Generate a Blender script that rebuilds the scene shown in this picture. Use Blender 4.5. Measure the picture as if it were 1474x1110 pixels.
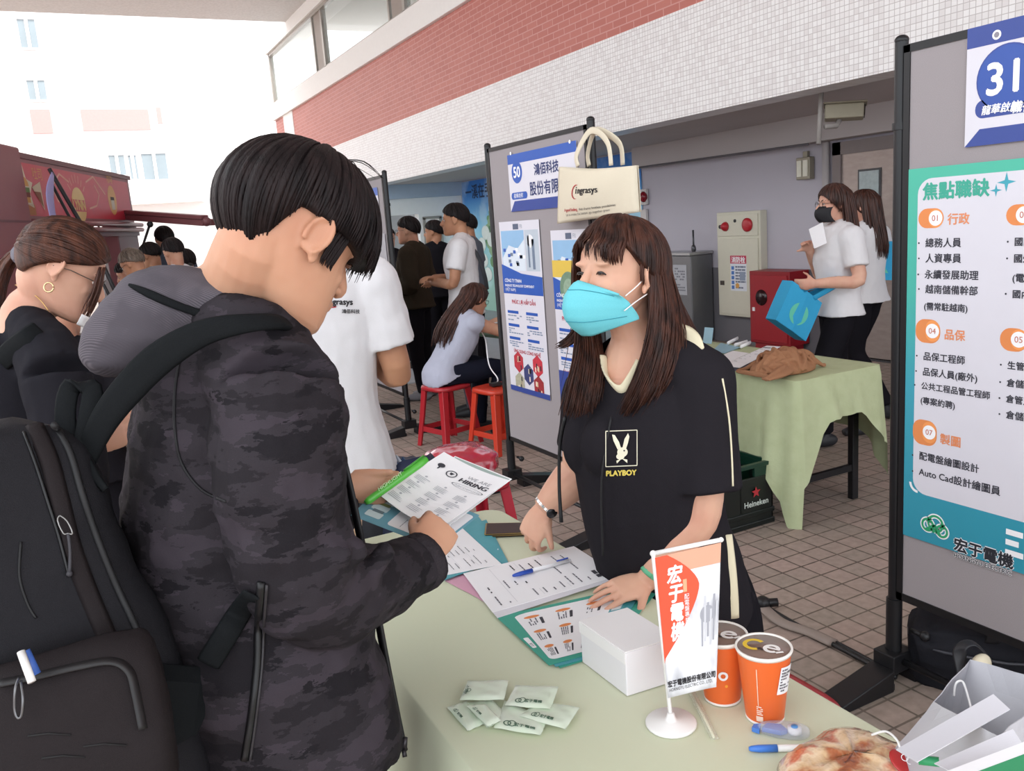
import bpy, bmesh, math, random
import numpy as np
from mathutils import Vector, Matrix, noise

for _o in list(bpy.data.objects): bpy.data.objects.remove(_o)
SC = bpy.context.scene
COL = SC.collection
V = Vector
PI = math.pi

# ---------------------------------------------------------------- camera
# solved from the vanishing points of the facade, the boards and the table
FPX, CX, CY, EYE = 1220.0, 737.0, 555.0, 1.6
_v1 = np.array([85 - CX, 367 - CY, FPX])
_dn = np.cross(_v1, np.array([1, -0.0745, 0.0])); _dn /= np.linalg.norm(_dn)
if _dn[1] < 0: _dn = -_dn
_d1 = _v1 / np.linalg.norm(_v1)
_d2 = np.cross(_dn, _d1)
if _d2[0] < 0: _d2 = -_d2
RW = np.array([_d2, _d1, -_dn])            # world = RW @ camera axes (right, down, forward)
EYEP = V((0, 0, EYE))
cam_data = bpy.data.cameras.new('camera')
cam = bpy.data.objects.new('camera', cam_data); COL.objects.link(cam)
cam_data.sensor_width = 36; cam_data.sensor_fit = 'HORIZONTAL'
cam_data.lens = FPX / 1474 * 36
cam_data.clip_start = 0.05; cam_data.clip_end = 300
_r, _u, _b = RW[:, 0], -RW[:, 1], -RW[:, 2]
cam.matrix_world = Matrix(((_r[0], _u[0], _b[0], 0), (_r[1], _u[1], _b[1], 0), (_r[2], _u[2], _b[2], EYE), (0, 0, 0, 1)))
SC.camera = cam
CAMR, CAMD, CAMF = V(RW[:, 0]), V(RW[:, 1]), V(RW[:, 2])

# ---------------------------------------------------------------- sky, sun, exposure
world = bpy.data.worlds.new('sky'); SC.world = world; world.use_nodes = True
_bg = world.node_tree.nodes['Background']
_bg.inputs[0].default_value = (0.90, 0.95, 1.0, 1); _bg.inputs[1].default_value = 2.4
sun_d = bpy.data.lights.new('sun', 'SUN'); sun_d.energy = 2.6; sun_d.angle = math.radians(1.0); sun_d.color = (1, .96, .9)
sun = bpy.data.objects.new('sun', sun_d); COL.objects.link(sun)
sun.location = (-4, -10, 20)
sun.rotation_euler = V((0.20, 0.62, -0.76)).to_track_quat('-Z', 'Y').to_euler()
SC.view_settings.view_transform = 'Standard'
SC.view_settings.look = 'None'
SC.view_settings.exposure = 0.3
SC.view_settings.gamma = 1.0
SC.view_settings.use_curve_mapping = False
try:
    SC.cycles.use_denoising = True
    SC.cycles.max_bounces = 8; SC.cycles.diffuse_bounces = 5; SC.cycles.transparent_max_bounces = 12
    SC.cycles.sample_clamp_indirect = 8
except Exception: pass

# ---------------------------------------------------------------- placement: a pixel of the 1474x1110 photo to a point of the place
def ray(px, py): return V(RW @ np.array([px - CX, py - CY, FPX]))
def P(px, py, d): return EYEP + ray(px, py) * (d / FPX)           # at forward distance d
def onz(px, py, z=0.0):
    r = ray(px, py); return EYEP + r * ((z - EYE) / r.z)
def onx(px, py, x):
    r = ray(px, py); return EYEP + r * (x / r.x)
def ony(px, py, y):
    r = ray(px, py); return EYEP + r * (y / r.y)

# ---------------------------------------------------------------- materials
def lin(c):
    if isinstance(c, str):
        c = c.lstrip('#'); c = [int(c[i:i + 2], 16) / 255 for i in (0, 2, 4)]
        c = [x / 12.92 if x <= .04045 else ((x + .055) / 1.055) ** 2.4 for x in c]
    return (c[0], c[1], c[2], 1)
class NT:
    """tiny helper around a material's node tree"""
    def __init__(s, name):
        s.m = bpy.data.materials.new(name); s.m.use_nodes = True
        s.t = s.m.node_tree; s.b = s.t.nodes['Principled BSDF']
    def n(s, typ, **kw):
        nd = s.t.nodes.new(typ)
        for k, v in kw.items():
            if k in nd.inputs: nd.inputs[k].default_value = v
            else: setattr(nd, k, v)
        return nd
    def l(s, a, b): s.t.links.new(a, b)
    def co(s, kind='Object'): return s.n('ShaderNodeTexCoord').outputs[kind]
    def mapped(s, scale=(1, 1, 1), rot=(0, 0, 0), kind='Object'):
        mp = s.n('ShaderNodeMapping'); mp.inputs['Scale'].default_value = scale; mp.inputs['Rotation'].default_value = rot
        s.l(s.co(kind), mp.inputs['Vector']); return mp.outputs[0]
    def ramp(s, fac, stops, interp='LINEAR'):
        r = s.n('ShaderNodeValToRGB'); e = r.color_ramp.elements; r.color_ramp.interpolation = interp
        while len(e) < len(stops): e.new(.5)
        for q, (p, c) in zip(e, stops): q.position = p; q.color = lin(c) if not isinstance(c, float) else (c, c, c, 1)
        s.l(fac, r.inputs[0]); return r.outputs[0]
    def mix(s, fac, a, b, blend='MIX'):
        x = s.n('ShaderNodeMix', data_type='RGBA', blend_type=blend)
        for i, v in ((0, fac), (6, a), (7, b)):
            if isinstance(v, (int, float)): x.inputs[i].default_value = v
            elif isinstance(v, (tuple, str)): x.inputs[i].default_value = lin(v)
            else: s.l(v, x.inputs[i])
        return x.outputs[2]
    def bump(s, h, strength=.2, dist=.01):
        b = s.n('ShaderNodeBump'); b.inputs['Strength'].default_value = strength; b.inputs['Distance'].default_value = dist
        s.l(h, b.inputs['Height']); s.l(b.outputs[0], s.b.inputs['Normal'])
    def color(s, c):
        if isinstance(c, (tuple, str)): s.b.inputs['Base Color'].default_value = lin(c)
        else: s.l(c, s.b.inputs['Base Color'])
    def rough(s, r, spec=None, metal=None):
        s.b.inputs['Roughness'].default_value = r
        if spec is not None: s.b.inputs['Specular IOR Level'].default_value = spec
        if metal is not None: s.b.inputs['Metallic'].default_value = metal
_mc = {}
def M_(c, rough=.6, spec=.4, metal=0, var=.06, scale=14, bump=0, bscale=60, key=None):
    """plain painted / plastic / paper surface with a faint procedural variation"""
    k = (c, rough, spec, metal, var, scale, bump, bscale, key)
    if k in _mc: return _mc[k]
    t = NT('surface_' + str(len(_mc)))
    nz = t.n('ShaderNodeTexNoise', Scale=scale, Detail=3.0); t.l(t.co(), nz.inputs['Vector'])
    L = lin(c)
    lo = tuple(x * (1 - var) for x in L[:3]); hi = tuple(min(1, x * (1 + var)) for x in L[:3])
    t.color(t.mix(nz.outputs[0], lo, hi)); t.rough(rough, spec, metal)
    if bump:
        n2 = t.n('ShaderNodeTexNoise', Scale=bscale, Detail=4.0); t.l(t.co(), n2.inputs['Vector']); t.bump(n2.outputs[0], bump, .01)
    _mc[k] = t.m; return t.m
def fabric(name, c, c2=None, weave=900, fold=.25, rough=.85, fscale=(9, 9, 4)):
    t = NT(name)
    n1 = t.n('ShaderNodeTexNoise', Scale=1.0, Detail=3.0, Roughness=.55); t.l(t.mapped(fscale), n1.inputs['Vector'])
    n2 = t.n('ShaderNodeTexNoise', Scale=weave, Detail=1.0); t.l(t.co(), n2.inputs['Vector'])
    L = lin(c); c2 = lin(c2) if c2 else tuple(x * .82 for x in L[:3])
    t.color(t.mix(n2.outputs[0], tuple(L[:3]), tuple(c2[:3])))
    a = t.n('ShaderNodeMath', operation='MULTIPLY_ADD'); t.l(n2.outputs[0], a.inputs[0]); a.inputs[1].default_value = .06; t.l(n1.outputs[0], a.inputs[2])
    t.bump(a.outputs[0], fold, .03); t.rough(rough, .05 if sum(L[:3]) < .25 else .2)
    return t.m
def skin_mat(name, c='c99a80', c2='b97f68'):
    t = NT(name)
    n1 = t.n('ShaderNodeTexNoise', Scale=9.0, Detail=3.0); t.l(t.co(), n1.inputs['Vector'])
    t.color(t.mix(t.ramp(n1.outputs[0], [(.35, 0.0), (.75, 1.0)]), c, c2))
    n2 = t.n('ShaderNodeTexNoise', Scale=350.0, Detail=2.0); t.l(t.co(), n2.inputs['Vector']); t.bump(n2.outputs[0], .06, .003)
    t.b.inputs['Subsurface Weight'].default_value = .12
    t.b.inputs['Subsurface Radius'].default_value = (.012, .005, .003)
    t.b.inputs['Subsurface Scale'].default_value = 1.0
    t.rough(.5, .35); return t.m
def hair_mat(name, c, c2, rough=.42, spec=.35):
    t = NT(name)
    n1 = t.n('ShaderNodeTexNoise', Scale=60.0, Detail=3.0); t.l(t.mapped((1, 1, .12)), n1.inputs['Vector'])
    n2 = t.n('ShaderNodeTexNoise', Scale=420.0, Detail=2.0); t.l(t.mapped((1, 1, .06)), n2.inputs['Vector'])
    t.color(t.mix(t.ramp(n1.outputs[0], [(.35, 0.0), (.7, 1.0)]), c, c2))
    t.bump(n2.outputs[0], .35, .004); t.rough(rough, spec); return t.m
def glass_mat(name, tint='e8f4f0', alpha=.25, rough=.03):
    t = NT(name); t.color(tint); t.rough(rough, .5)
    t.b.inputs['Alpha'].default_value = alpha
    return t.m

# ---------------------------------------------------------------- mesh builder
class MB:
    def __init__(s): s.v = []; s.f = []; s.m = []
    def add(s, vs, fs, m=0):
        o = len(s.v); s.v += [V(p) for p in vs]; s.f += [tuple(i + o for i in f) for f in fs]; s.m += [m] * len(fs); return s
    def loft(s, rings, cap=True, m=0, closed=True):
        n = len(rings[0]); vs = [p for r in rings for p in r]; fs = []
        for i in range(len(rings) - 1):
            for j in range(n if closed else n - 1):
                k = (j + 1) % n; fs.append((i * n + j, i * n + k, (i + 1) * n + k, (i + 1) * n + j))
        if cap and closed:
            fs.append(tuple(range(n))[::-1]); e = (len(rings) - 1) * n; fs.append(tuple(range(e, e + n)))
        return s.add(vs, fs, m)
    def tube(s, pts, r, n=10, side=None, k=1, cap=True, m=0, power=2.0):
        """swept tube; r: number or list of numbers / (a, b); a runs along `side`; k>1 splines it"""
        pts = [V(p) for p in pts]
        if not isinstance(r, (list,)): r = [r] * len(pts)
        r = [(q, q) if isinstance(q, (int, float)) else q for q in r]
        if k > 1: pts, r = spline(pts, r, k)
        N = len(pts); rings = []; pa = None
        for i in range(N):
            t = (pts[min(i + 1, N - 1)] - pts[max(i - 1, 0)])
            if t.length < 1e-9: t = V((0, 0, 1))
            t.normalize()
            ref = V(side) if side is not None else pa
            if ref is None: ref = V((1, 0, 0)) if abs(t.x) < .8 else V((0, 1, 0))
            a = ref - t * ref.dot(t)
            if a.length < 1e-6: a = t.orthogonal()
            a.normalize(); b = t.cross(a); pa = a
            ring = []
            for j in range(n):
                w = 2 * PI * j / n; c, q = math.cos(w), math.sin(w)
                if power != 2.0:
                    e = 2 / power; c = math.copysign(abs(c) ** e, c); q = math.copysign(abs(q) ** e, q)
                ring.append(pts[i] + a * (r[i][0] * c) + b * (r[i][1] * q))
            rings.append(ring)
        return s.loft(rings, cap, m)
    def ell(s, c, r, M=None, nu=16, nv=10, m=0):
        c = V(c); r = (r, r, r) if isinstance(r, (int, float)) else r
        vs = [V((0, 0, r[2]))]
        for i in range(1, nv):
            a = PI * i / nv
            for j in range(nu):
                b = 2 * PI * j / nu; vs.append(V((r[0] * math.sin(a) * math.cos(b), r[1] * math.sin(a) * math.sin(b), r[2] * math.cos(a))))
        vs.append(V((0, 0, -r[2])))
        fs = [(0, 1 + j, 1 + (j + 1) % nu) for j in range(nu)]
        for i in range(nv - 2):
            for j in range(nu):
                k = (j + 1) % nu; fs.append((1 + i * nu + j, 1 + (i + 1) * nu + j, 1 + (i + 1) * nu + k, 1 + i * nu + k))
        e = len(vs) - 1; q = 1 + (nv - 2) * nu
        fs += [(e, q + (j + 1) % nu, q + j) for j in range(nu)]
        M3 = M.to_3x3() if M is not None else Matrix.Identity(3)
        return s.add([c + M3 @ p for p in vs], fs, m)
    def box(s, lo, hi, M=None, m=0):
        x0, y0, z0 = lo; x1, y1, z1 = hi
        vs = [V(p) for p in ((x0, y0, z0), (x1, y0, z0), (x1, y1, z0), (x0, y1, z0), (x0, y0, z1), (x1, y0, z1), (x1, y1, z1), (x0, y1, z1))]
        if M is not None: vs = [M @ p for p in vs]
        return s.add(vs, [(0, 3, 2, 1), (4, 5, 6, 7), (0, 1, 5, 4), (1, 2, 6, 5), (2, 3, 7, 6), (3, 0, 4, 7)], m)
    def prism(s, poly, vec, m=0):
        poly = [V(p) for p in poly]; vec = V(vec); n = len(poly)
        fs = [tuple(range(n))[::-1], tuple(range(n, 2 * n))] + [(i, (i + 1) % n, n + (i + 1) % n, n + i) for i in range(n)]
        return s.add(poly + [p + vec for p in poly], fs, m)
    def lathe(s, prof, c=(0, 0, 0), n=28, M=None, m=0, cap=True):
        c = V(c); rings = []
        for r, z in prof:
            ring = [V((r * math.cos(2 * PI * j / n), r * math.sin(2 * PI * j / n), z)) for j in range(n)]
            if M is not None: ring = [M @ p for p in ring]
            rings.append([c + p for p in ring])
        return s.loft(rings, cap, m)
    def grid(s, fn, nu, nv, m=0, thick=0):
        """sheet fn(u,v)->point; thick gives it a back"""
        vs = [V(fn(i / nu, j / nv)) for i in range(nu + 1) for j in range(nv + 1)]; w = nv + 1
        fs = [(i * w + j, (i + 1) * w + j, (i + 1) * w + j + 1, i * w + j + 1) for i in range(nu) for j in range(nv)]
        if not thick: return s.add(vs, fs, m)
        nr = [V((0, 0, 0)) for _ in vs]
        for f in fs:
            q = (vs[f[1]] - vs[f[0]]).cross(vs[f[3]] - vs[f[0]])
            for i in f: nr[i] += q
        back = [p - (q.normalized() if q.length > 0 else q) * thick for p, q in zip(vs, nr)]; o = len(vs)
        b = [(i * w) for i in range(nu + 1)]; t = [i * w + nv for i in range(nu + 1)]
        loop = b + [nu * w + j for j in range(1, nv)] + t[::-1] + [j for j in range(nv - 1, 0, -1)]
        g = [tuple(i + o for i in f[::-1]) for f in fs]
        g += [(loop[(i + 1) % len(loop)], loop[i], loop[i] + o, loop[(i + 1) % len(loop)] + o) for i in range(len(loop))]
        return s.add(vs + back, fs + g, m)
    def build(s, name, mats, parent=None, smooth=True, remesh=0, relax=0, bevel=0, seg=2, sub=0, solid=0, disp=None, auto=None):
        me = bpy.data.meshes.new(name); me.from_pydata([tuple(p) for p in s.v], [], s.f)
        if not isinstance(mats, (list, tuple)): mats = [mats]
        for q in mats: me.materials.append(q)
        if len(mats) > 1: me.polygons.foreach_set('material_index', s.m)
        me.validate(); me.update()
        if remesh == 0:
            bm = bmesh.new(); bm.from_mesh(me); bmesh.ops.recalc_face_normals(bm, faces=bm.faces); bm.to_mesh(me); bm.free()
        o = bpy.data.objects.new(name, me); COL.objects.link(o)
        mods = False
        if solid: q = o.modifiers.new('s', 'SOLIDIFY'); q.thickness = solid; q.offset = -1; mods = True
        if remesh: q = o.modifiers.new('r', 'REMESH'); q.mode = 'VOXEL'; q.voxel_size = remesh; mods = True
        if relax: q = o.modifiers.new('q', 'SMOOTH'); q.factor = .5; q.iterations = relax; mods = True
        if bevel: q = o.modifiers.new('b', 'BEVEL'); q.width = bevel; q.segments = seg; q.limit_method = 'ANGLE'; q.angle_limit = math.radians(40); q.harden_normals = False; mods = True
        if sub: q = o.modifiers.new('u', 'SUBSURF'); q.levels = sub; q.render_levels = sub; mods = True
        if mods:
            dg = bpy.context.evaluated_depsgraph_get()
            new = bpy.data.meshes.new_from_object(o.evaluated_get(dg)); o.modifiers.clear(); o.data = new
            new.name = name; bpy.data.meshes.remove(me); me = new
        if disp:
            n = len(me.vertices); co = np.empty(n * 3, np.float32); me.vertices.foreach_get('co', co)
            nr = np.empty(n * 3, np.float32); me.vertices.foreach_get('normal', nr)
            co = co.reshape(-1, 3); nr = nr.reshape(-1, 3)
            d = np.array([disp(V(p)) for p in co], np.float32)
            me.vertices.foreach_set('co', (co + nr * d[:, None]).ravel()); me.update()
        me.polygons.foreach_set('use_smooth', [bool(smooth)] * len(me.polygons))
        if auto:
            try: me.set_sharp_from_angle(angle=math.radians(auto))
            except Exception: pass
        if parent is not None:
            o.parent = parent; o.matrix_parent_inverse = (Matrix.Translation(parent.location)).inverted()
        return o
def spline(pts, r, k):
    def cr(a, b, c, d, t):
        return a * (-.5 * t + t * t - .5 * t ** 3) + b * (1 - 2.5 * t * t + 1.5 * t ** 3) + c * (.5 * t + 2 * t * t - 1.5 * t ** 3) + d * (-.5 * t * t + .5 * t ** 3)
    op, orr = [], []; n = len(pts)
    for i in range(n - 1):
        q = [pts[max(i - 1, 0)], pts[i], pts[i + 1], pts[min(i + 2, n - 1)]]
        w = [V((*r[max(i - 1, 0)], 0)), V((*r[i], 0)), V((*r[i + 1], 0)), V((*r[min(i + 2, n - 1)], 0))]
        for j in range(k):
            t = j / k; op.append(cr(*q, t)); x = cr(*w, t); orr.append((max(x[0], 1e-4), max(x[1], 1e-4)))
    op.append(pts[-1]); orr.append(r[-1]); return op, orr
def curve_pts(pts, k=6): return spline([V(p) for p in pts], [(0, 0)] * len(pts), k)[0]

# ---------------------------------------------------------------- naming
def empty(name, loc, label=None, cat=None, group=None, kind=None):
    o = bpy.data.objects.new(name, None); COL.objects.link(o); o.location = loc; o.empty_display_size = .1
    return tag(o, label, cat, group, kind)
def tag(o, label=None, cat=None, group=None, kind=None):
    for k, v in (('label', label), ('category', cat), ('group', group), ('kind', kind)):
        if v: o[k] = v
    return o
def struct(mb, name, mats, **kw):
    o = mb.build(name, mats, smooth=kw.pop('smooth', False), **kw); o['kind'] = 'structure'; return o
def frame(o, x, y):
    """matrix with origin o, x axis x, y axis made square to it"""
    x = V(x).normalized(); z = x.cross(V(y)).normalized(); y = z.cross(x)
    return Matrix(((x.x, y.x, z.x, o[0]), (x.y, y.y, z.y, o[1]), (x.z, y.z, z.z, o[2]), (0, 0, 0, 1)))

# ---------------------------------------------------------------- printed matter: flat ink shapes stacked on a sheet
_tc = {}
def text_geo(body, size, align='LEFT', shear=0.0, space=1.0):
    k = (body, align, shear, space)
    if k not in _tc:
        c = bpy.data.curves.new('t', 'FONT'); c.body = body; c.size = 1; c.align_x = align; c.shear = shear; c.space_character = space; c.resolution_u = 3
        o = bpy.data.objects.new('t', c); COL.objects.link(o)
        dg = bpy.context.evaluated_depsgraph_get(); me = bpy.data.meshes.new_from_object(o.evaluated_get(dg))
        _tc[k] = ([v.co.copy() for v in me.vertices], [tuple(p.vertices) for p in me.polygons])
        bpy.data.objects.remove(o); bpy.data.curves.remove(c); bpy.data.meshes.remove(me)
    vs, fs = _tc[k]; return [v * size for v in vs], fs
class Ink:
    """collects ink on a flat sheet; coordinates are metres on the sheet, M places the sheet"""
    def __init__(s, M, fn=None): s.M = M; s.mb = MB(); s.mats = []; s.fn = fn; s.step = .00035
    def mi(s, m):
        if m not in s.mats: s.mats.append(m)
        return s.mats.index(m)
    def put(s, vs, fs, m, lay):
        pts = []
        for p in vs:
            q = V((p[0], p[1], lay * s.step)); q = s.fn(q) if s.fn else q; pts.append(s.M @ q)
        s.mb.add(pts, fs, s.mi(m))
    def poly(s, pts, m, lay=1): s.put(pts, [tuple(range(len(pts)))], m, lay)
    def rect(s, x0, y0, x1, y1, m, lay=1, r=0):
        r = min(r, abs(x1 - x0) / 2 - 1e-5, abs(y1 - y0) / 2 - 1e-5)
        if r <= 0: s.poly([(x0, y0), (x1, y0), (x1, y1), (x0, y1)], m, lay); return
        pts = []
        for cx, cy, a in ((x1 - r, y0 + r, -90), (x1 - r, y1 - r, 0), (x0 + r, y1 - r, 90), (x0 + r, y0 + r, 180)):
            for i in range(7): w = math.radians(a + 15 * i); pts.append((cx + r * math.cos(w), cy + r * math.sin(w)))
        s.poly(pts, m, lay)
    def disc(s, x, y, r, m, lay=1, n=36, ry=None, a0=0, a1=360, r0=0):
        ry = ry or r
        if r0 <= 0 and a1 - a0 >= 360: s.poly([(x + r * math.cos(2 * PI * i / n), y + ry * math.sin(2 * PI * i / n)) for i in range(n)], m, lay); return
        vs, fs = [], []
        for i in range(n + 1):
            w = math.radians(a0 + (a1 - a0) * i / n); q = r0 / r
            vs += [(x + r * math.cos(w), y + ry * math.sin(w)), (x + r * q * math.cos(w), y + ry * q * math.sin(w))]
        fs = [(2 * i, 2 * i + 2, 2 * i + 3, 2 * i + 1) for i in range(n)]
        s.put(vs, fs, m, lay)
    def line(s, pts, w, m, lay=1):
        for (x0, y0), (x1, y1) in zip(pts[:-1], pts[1:]):
            d = V((x1 - x0, y1 - y0)); 
            if d.length < 1e-9: continue
            d.normalize(); nx, ny = -d.y * w / 2, d.x * w / 2
            s.poly([(x0 + nx, y0 + ny), (x0 - nx, y0 - ny), (x1 - nx, y1 - ny), (x1 + nx, y1 + ny)], m, lay)
    def text(s, x, y, body, size, m, lay=2, align='LEFT', bold=0.0, sx=1.0, shear=0, space=1.0, rot=0):
        vs, fs = text_geo(body, size, align, shear, space)
        c, q = math.cos(rot), math.sin(rot)
        offs = [(0, 0)] if not bold else [(0, 0), (bold, 0), (-bold, 0), (0, bold), (0, -bold)]
        for i, (dx, dy) in enumerate(offs):
            s.put([((v.x * sx + dx) * c - (v.y + dy) * q + x, (v.x * sx + dx) * q + (v.y + dy) * c + y) for v in vs], fs, m, lay + i * .12)
    def scribble(s, x0, y0, x1, y1, rows, m, lay=2, seed=0, gap=.45, words=5):
        """rows of tiny unreadable print, as at the photo's scale"""
        rd = random.Random(seed); h = (y1 - y0) / rows
        for i in range(rows):
            y = y1 - h * (i + 1) + h * gap * .5; x = x0
            while x < x1:
                w = (x1 - x0) / words * rd.uniform(.5, 1.15); e = min(x + w, x1)
                if rd.random() < .88: s.rect(x, y, e, y + h * (1 - gap), m, lay)
                x = e + (x1 - x0) * .03
                if rd.random() < .12: break
    def build(s, name, parent): return s.mb.build(name, s.mats, parent, smooth=False)
INK_DARK = M_('33343a', .7, .2); INK_WHITE = M_('f2f1f3', .6, .3)
# ================================================================ the setting
# ---- floor of small square clay tiles laid square to the facade
t = NT('clay_floor_tiles')
bk = t.n('ShaderNodeTexBrick', offset=0.0, squash=1.0)
bk.inputs['Scale'].default_value = 1.0
for k, v in (('Mortar Size', .0045), ('Mortar Smooth', .15), ('Brick Width', .1125), ('Row Height', .1125), ('Bias', 0.0)): bk.inputs[k].default_value = v
bk.inputs['Color1'].default_value = lin('ab958d'); bk.inputs['Color2'].default_value = lin('968a81'); bk.inputs['Mortar'].default_value = lin('463a37')
t.l(t.mapped((1, 1, 1), kind='Object'), bk.inputs['Vector'])
nz = t.n('ShaderNodeTexNoise', Scale=.9, Detail=4.0); t.l(t.co(), nz.inputs['Vector'])
n3 = t.n('ShaderNodeTexNoise', Scale=30.0, Detail=4.0); t.l(t.co(), n3.inputs['Vector'])
c1 = t.mix(t.ramp(nz.outputs[0], [(.35, 0.0), (.65, 1.0)]), bk.outputs[0], t.mix(.35, bk.outputs[0], '99917f'))
c1 = t.mix(.18, c1, t.ramp(n3.outputs[0], [(.3, '4a3f3a'), (.7, 'c2aa9f')]), 'MIX')
t.color(c1); t.rough(.62, .3)
mth = t.n('ShaderNodeMath', operation='SUBTRACT'); mth.inputs[0].default_value = 1; t.l(bk.outputs['Fac'], mth.inputs[1]); t.bump(mth.outputs[0], .5, .004)
FLOOR = t.m
fl = MB().grid(lambda u, v: (-16 + 26 * u, -6 + 42 * v, 0), 1, 1); struct(fl, 'floor', FLOOR)
conc = M_('a9adb3', .7, .3, var=.12, scale=3)
struct(MB().box((2.9, 8.3, .0), (6.9, 15, .012)), 'floor_2', conc)

# ---- facade over the arcade
t = NT('white_mosaic_tile')
bk = t.n('ShaderNodeTexBrick', offset=0.0); bk.inputs['Scale'].default_value = 1.0
for k, v in (('Mortar Size', .0026), ('Mortar Smooth', .3), ('Brick Width', .04), ('Row Height', .04), ('Bias', -.35)): bk.inputs[k].default_value = v
bk.inputs['Color1'].default_value = lin('e9e6e5'); bk.inputs['Color2'].default_value = lin('d3cccb'); bk.inputs['Mortar'].default_value = lin('b9b1b0')
mp = t.n('ShaderNodeMapping'); mp.inputs['Rotation'].default_value = (0, PI / 2, PI / 2)
sx = t.n('ShaderNodeSeparateXYZ'); t.l(t.co(), sx.inputs[0]); cb = t.n('ShaderNodeCombineXYZ')
t.l(sx.outputs['Y'], cb.inputs['X']); t.l(sx.outputs['Z'], cb.inputs['Y']); t.l(cb.outputs[0], bk.inputs['Vector'])
t.color(bk.outputs[0]); t.rough(.3, .4); WHITE_TILE = t.m
t = NT('red_brick_tile')
bk = t.n('ShaderNodeTexBrick', offset=.5); bk.inputs['Scale'].default_value = 1.0
for k, v in (('Mortar Size', .006), ('Mortar Smooth', .2), ('Brick Width', .22), ('Row Height', .068), ('Bias', 0.0)): bk.inputs[k].default_value = v
bk.inputs['Color1'].default_value = lin('bd7469'); bk.inputs['Color2'].default_value = lin('b46a60'); bk.inputs['Mortar'].default_value = lin('c9928a')
sx = t.n('ShaderNodeSeparateXYZ'); t.l(t.co(), sx.inputs[0]); cb = t.n('ShaderNodeCombineXYZ')
ad = t.n('ShaderNodeMath', operation='ADD'); t.l(sx.outputs['Y'], ad.inputs[0]); t.l(sx.outputs['X'], ad.inputs[1])
t.l(ad.outputs[0], cb.inputs['X']); t.l(sx.outputs['Z'], cb.inputs['Y']); t.l(cb.outputs[0], bk.inputs['Vector'])
t.color(bk.outputs[0]); t.rough(.5, .3); RED_TILE = t.m
CREAM = M_('ece8e4', .6, .3, var=.03); CEIL = M_('d8d4d0', .8, .2, var=.04)
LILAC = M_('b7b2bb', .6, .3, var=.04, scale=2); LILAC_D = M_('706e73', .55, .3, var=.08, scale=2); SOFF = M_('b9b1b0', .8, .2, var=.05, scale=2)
FX = 5.0
struct(MB().box((FX, -6, 2.385), (FX + .3, 21, 3.265)), 'wall_facade', WHITE_TILE)
struct(MB().box((FX + .003, -6, 3.265), (FX + .3, 19.35, 4.33)).box((FX + .003, 20.2, 3.265), (FX + .3, 21, 4.33)), 'wall_facade_upper', RED_TILE)
struct(MB().box((FX - .01, 19.35, 3.265), (FX + .3, 20.2, 4.33)), 'wall_facade_pilaster', CREAM)
struct(MB().box((FX - .06, -6, 4.33), (FX + .5, 21.05, 4.70)), 'trim_1', CREAM, bevel=.01)
struct(MB().box((FX - .05, -6, 5.82), (FX + .5, 21.05, 6.06)), 'trim_2', CREAM)
# window band with posts; the room behind has a white ceiling
ALU = M_('a8a19a', .4, .5, .4); TAUPE = M_('9b8f86', .5, .3, var=.05)
wf = MB()
for y in (0.5, 2.4, 4.3, 6.2, 8.1, 10.0, 12.4, 16.6): wf.box((FX + .02, y - .05, 4.70), (FX + .12, y + .05, 5.82))
wf.box((FX + .02, -6, 4.70), (FX + .10, 20.95, 4.76)).box((FX, -6, 5.76), (FX + .1, 20.95, 5.83)).box((FX, 20.9, 4.7), (FX + .1, 21, 5.82))
for y in (8.1, 12.4, 16.6): wf.box((FX + .05, y + .08, 4.70), (FX + .09, y + 1.0 - (.45 if y > 12 else .2), 5.82), m=1).box((FX + .03, y + .62, 4.7), (FX + .1, y + .68, 5.82))
wfo = struct(wf, 'window_1', [ALU, TAUPE])
gl = glass_mat('window_glass', 'dcece8', .16)
g_ = MB().box((FX + .06, -6, 4.76), (FX + .066, 20.9, 5.76)).build('glass_pane', gl, wfo, smooth=False); g_['kind'] = 'structure'
struct(MB().box((FX + .3, -6, 4.5), (FX + 5, 21, 4.55)).box((FX + 3.2, -6, 4.55), (FX + 3.3, 17.5, 6.0)), 'wall_upper_room', CREAM)
struct(MB().box((FX + .3, -6, 5.95), (FX + 5, 19, 6.02)), 'ceiling_upper_room', CEIL)
# overhead slab that shades the courtyard; its far edge shows at the top left
t = NT('grey_mosaic_soffit'); n1 = t.n('ShaderNodeTexNoise', Scale=22.0, Detail=4.0); t.l(t.co(), n1.inputs['Vector'])
t.color(t.mix(n1.outputs[0], 'b9b4b1', 'e6e2e0')); t.rough(.6); SLAB = t.m
struct(MB().box((-2.2, -5, 6.06), (FX + .4, 18.9, 6.5)), 'ceiling', SLAB)

# ---- arcade behind the facade
BX = 6.9
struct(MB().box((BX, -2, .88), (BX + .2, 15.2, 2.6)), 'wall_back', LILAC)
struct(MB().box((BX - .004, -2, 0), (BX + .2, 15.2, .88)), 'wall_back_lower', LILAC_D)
struct(MB().box((FX + .02, -2, 2.40), (BX + .2, 15.2, 2.5)), 'ceiling_arcade', SOFF)
struct(MB().box((BX - .22, -2, 2.145), (BX, 9.2, 2.41)), 'trim_3', SOFF)
struct(MB().box((FX + .3, -2, 2.41), (FX + .5, 15.2, 2.42)), 'trim_4', SOFF)
struct(MB().box((BX - .02, 3.2, 0), (BX, 6.12, .012)).box((BX - .03, 4.6, 0), (BX + .0, 6.1, .03)), 'trim_5', M_('3c3a3c'))
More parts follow.
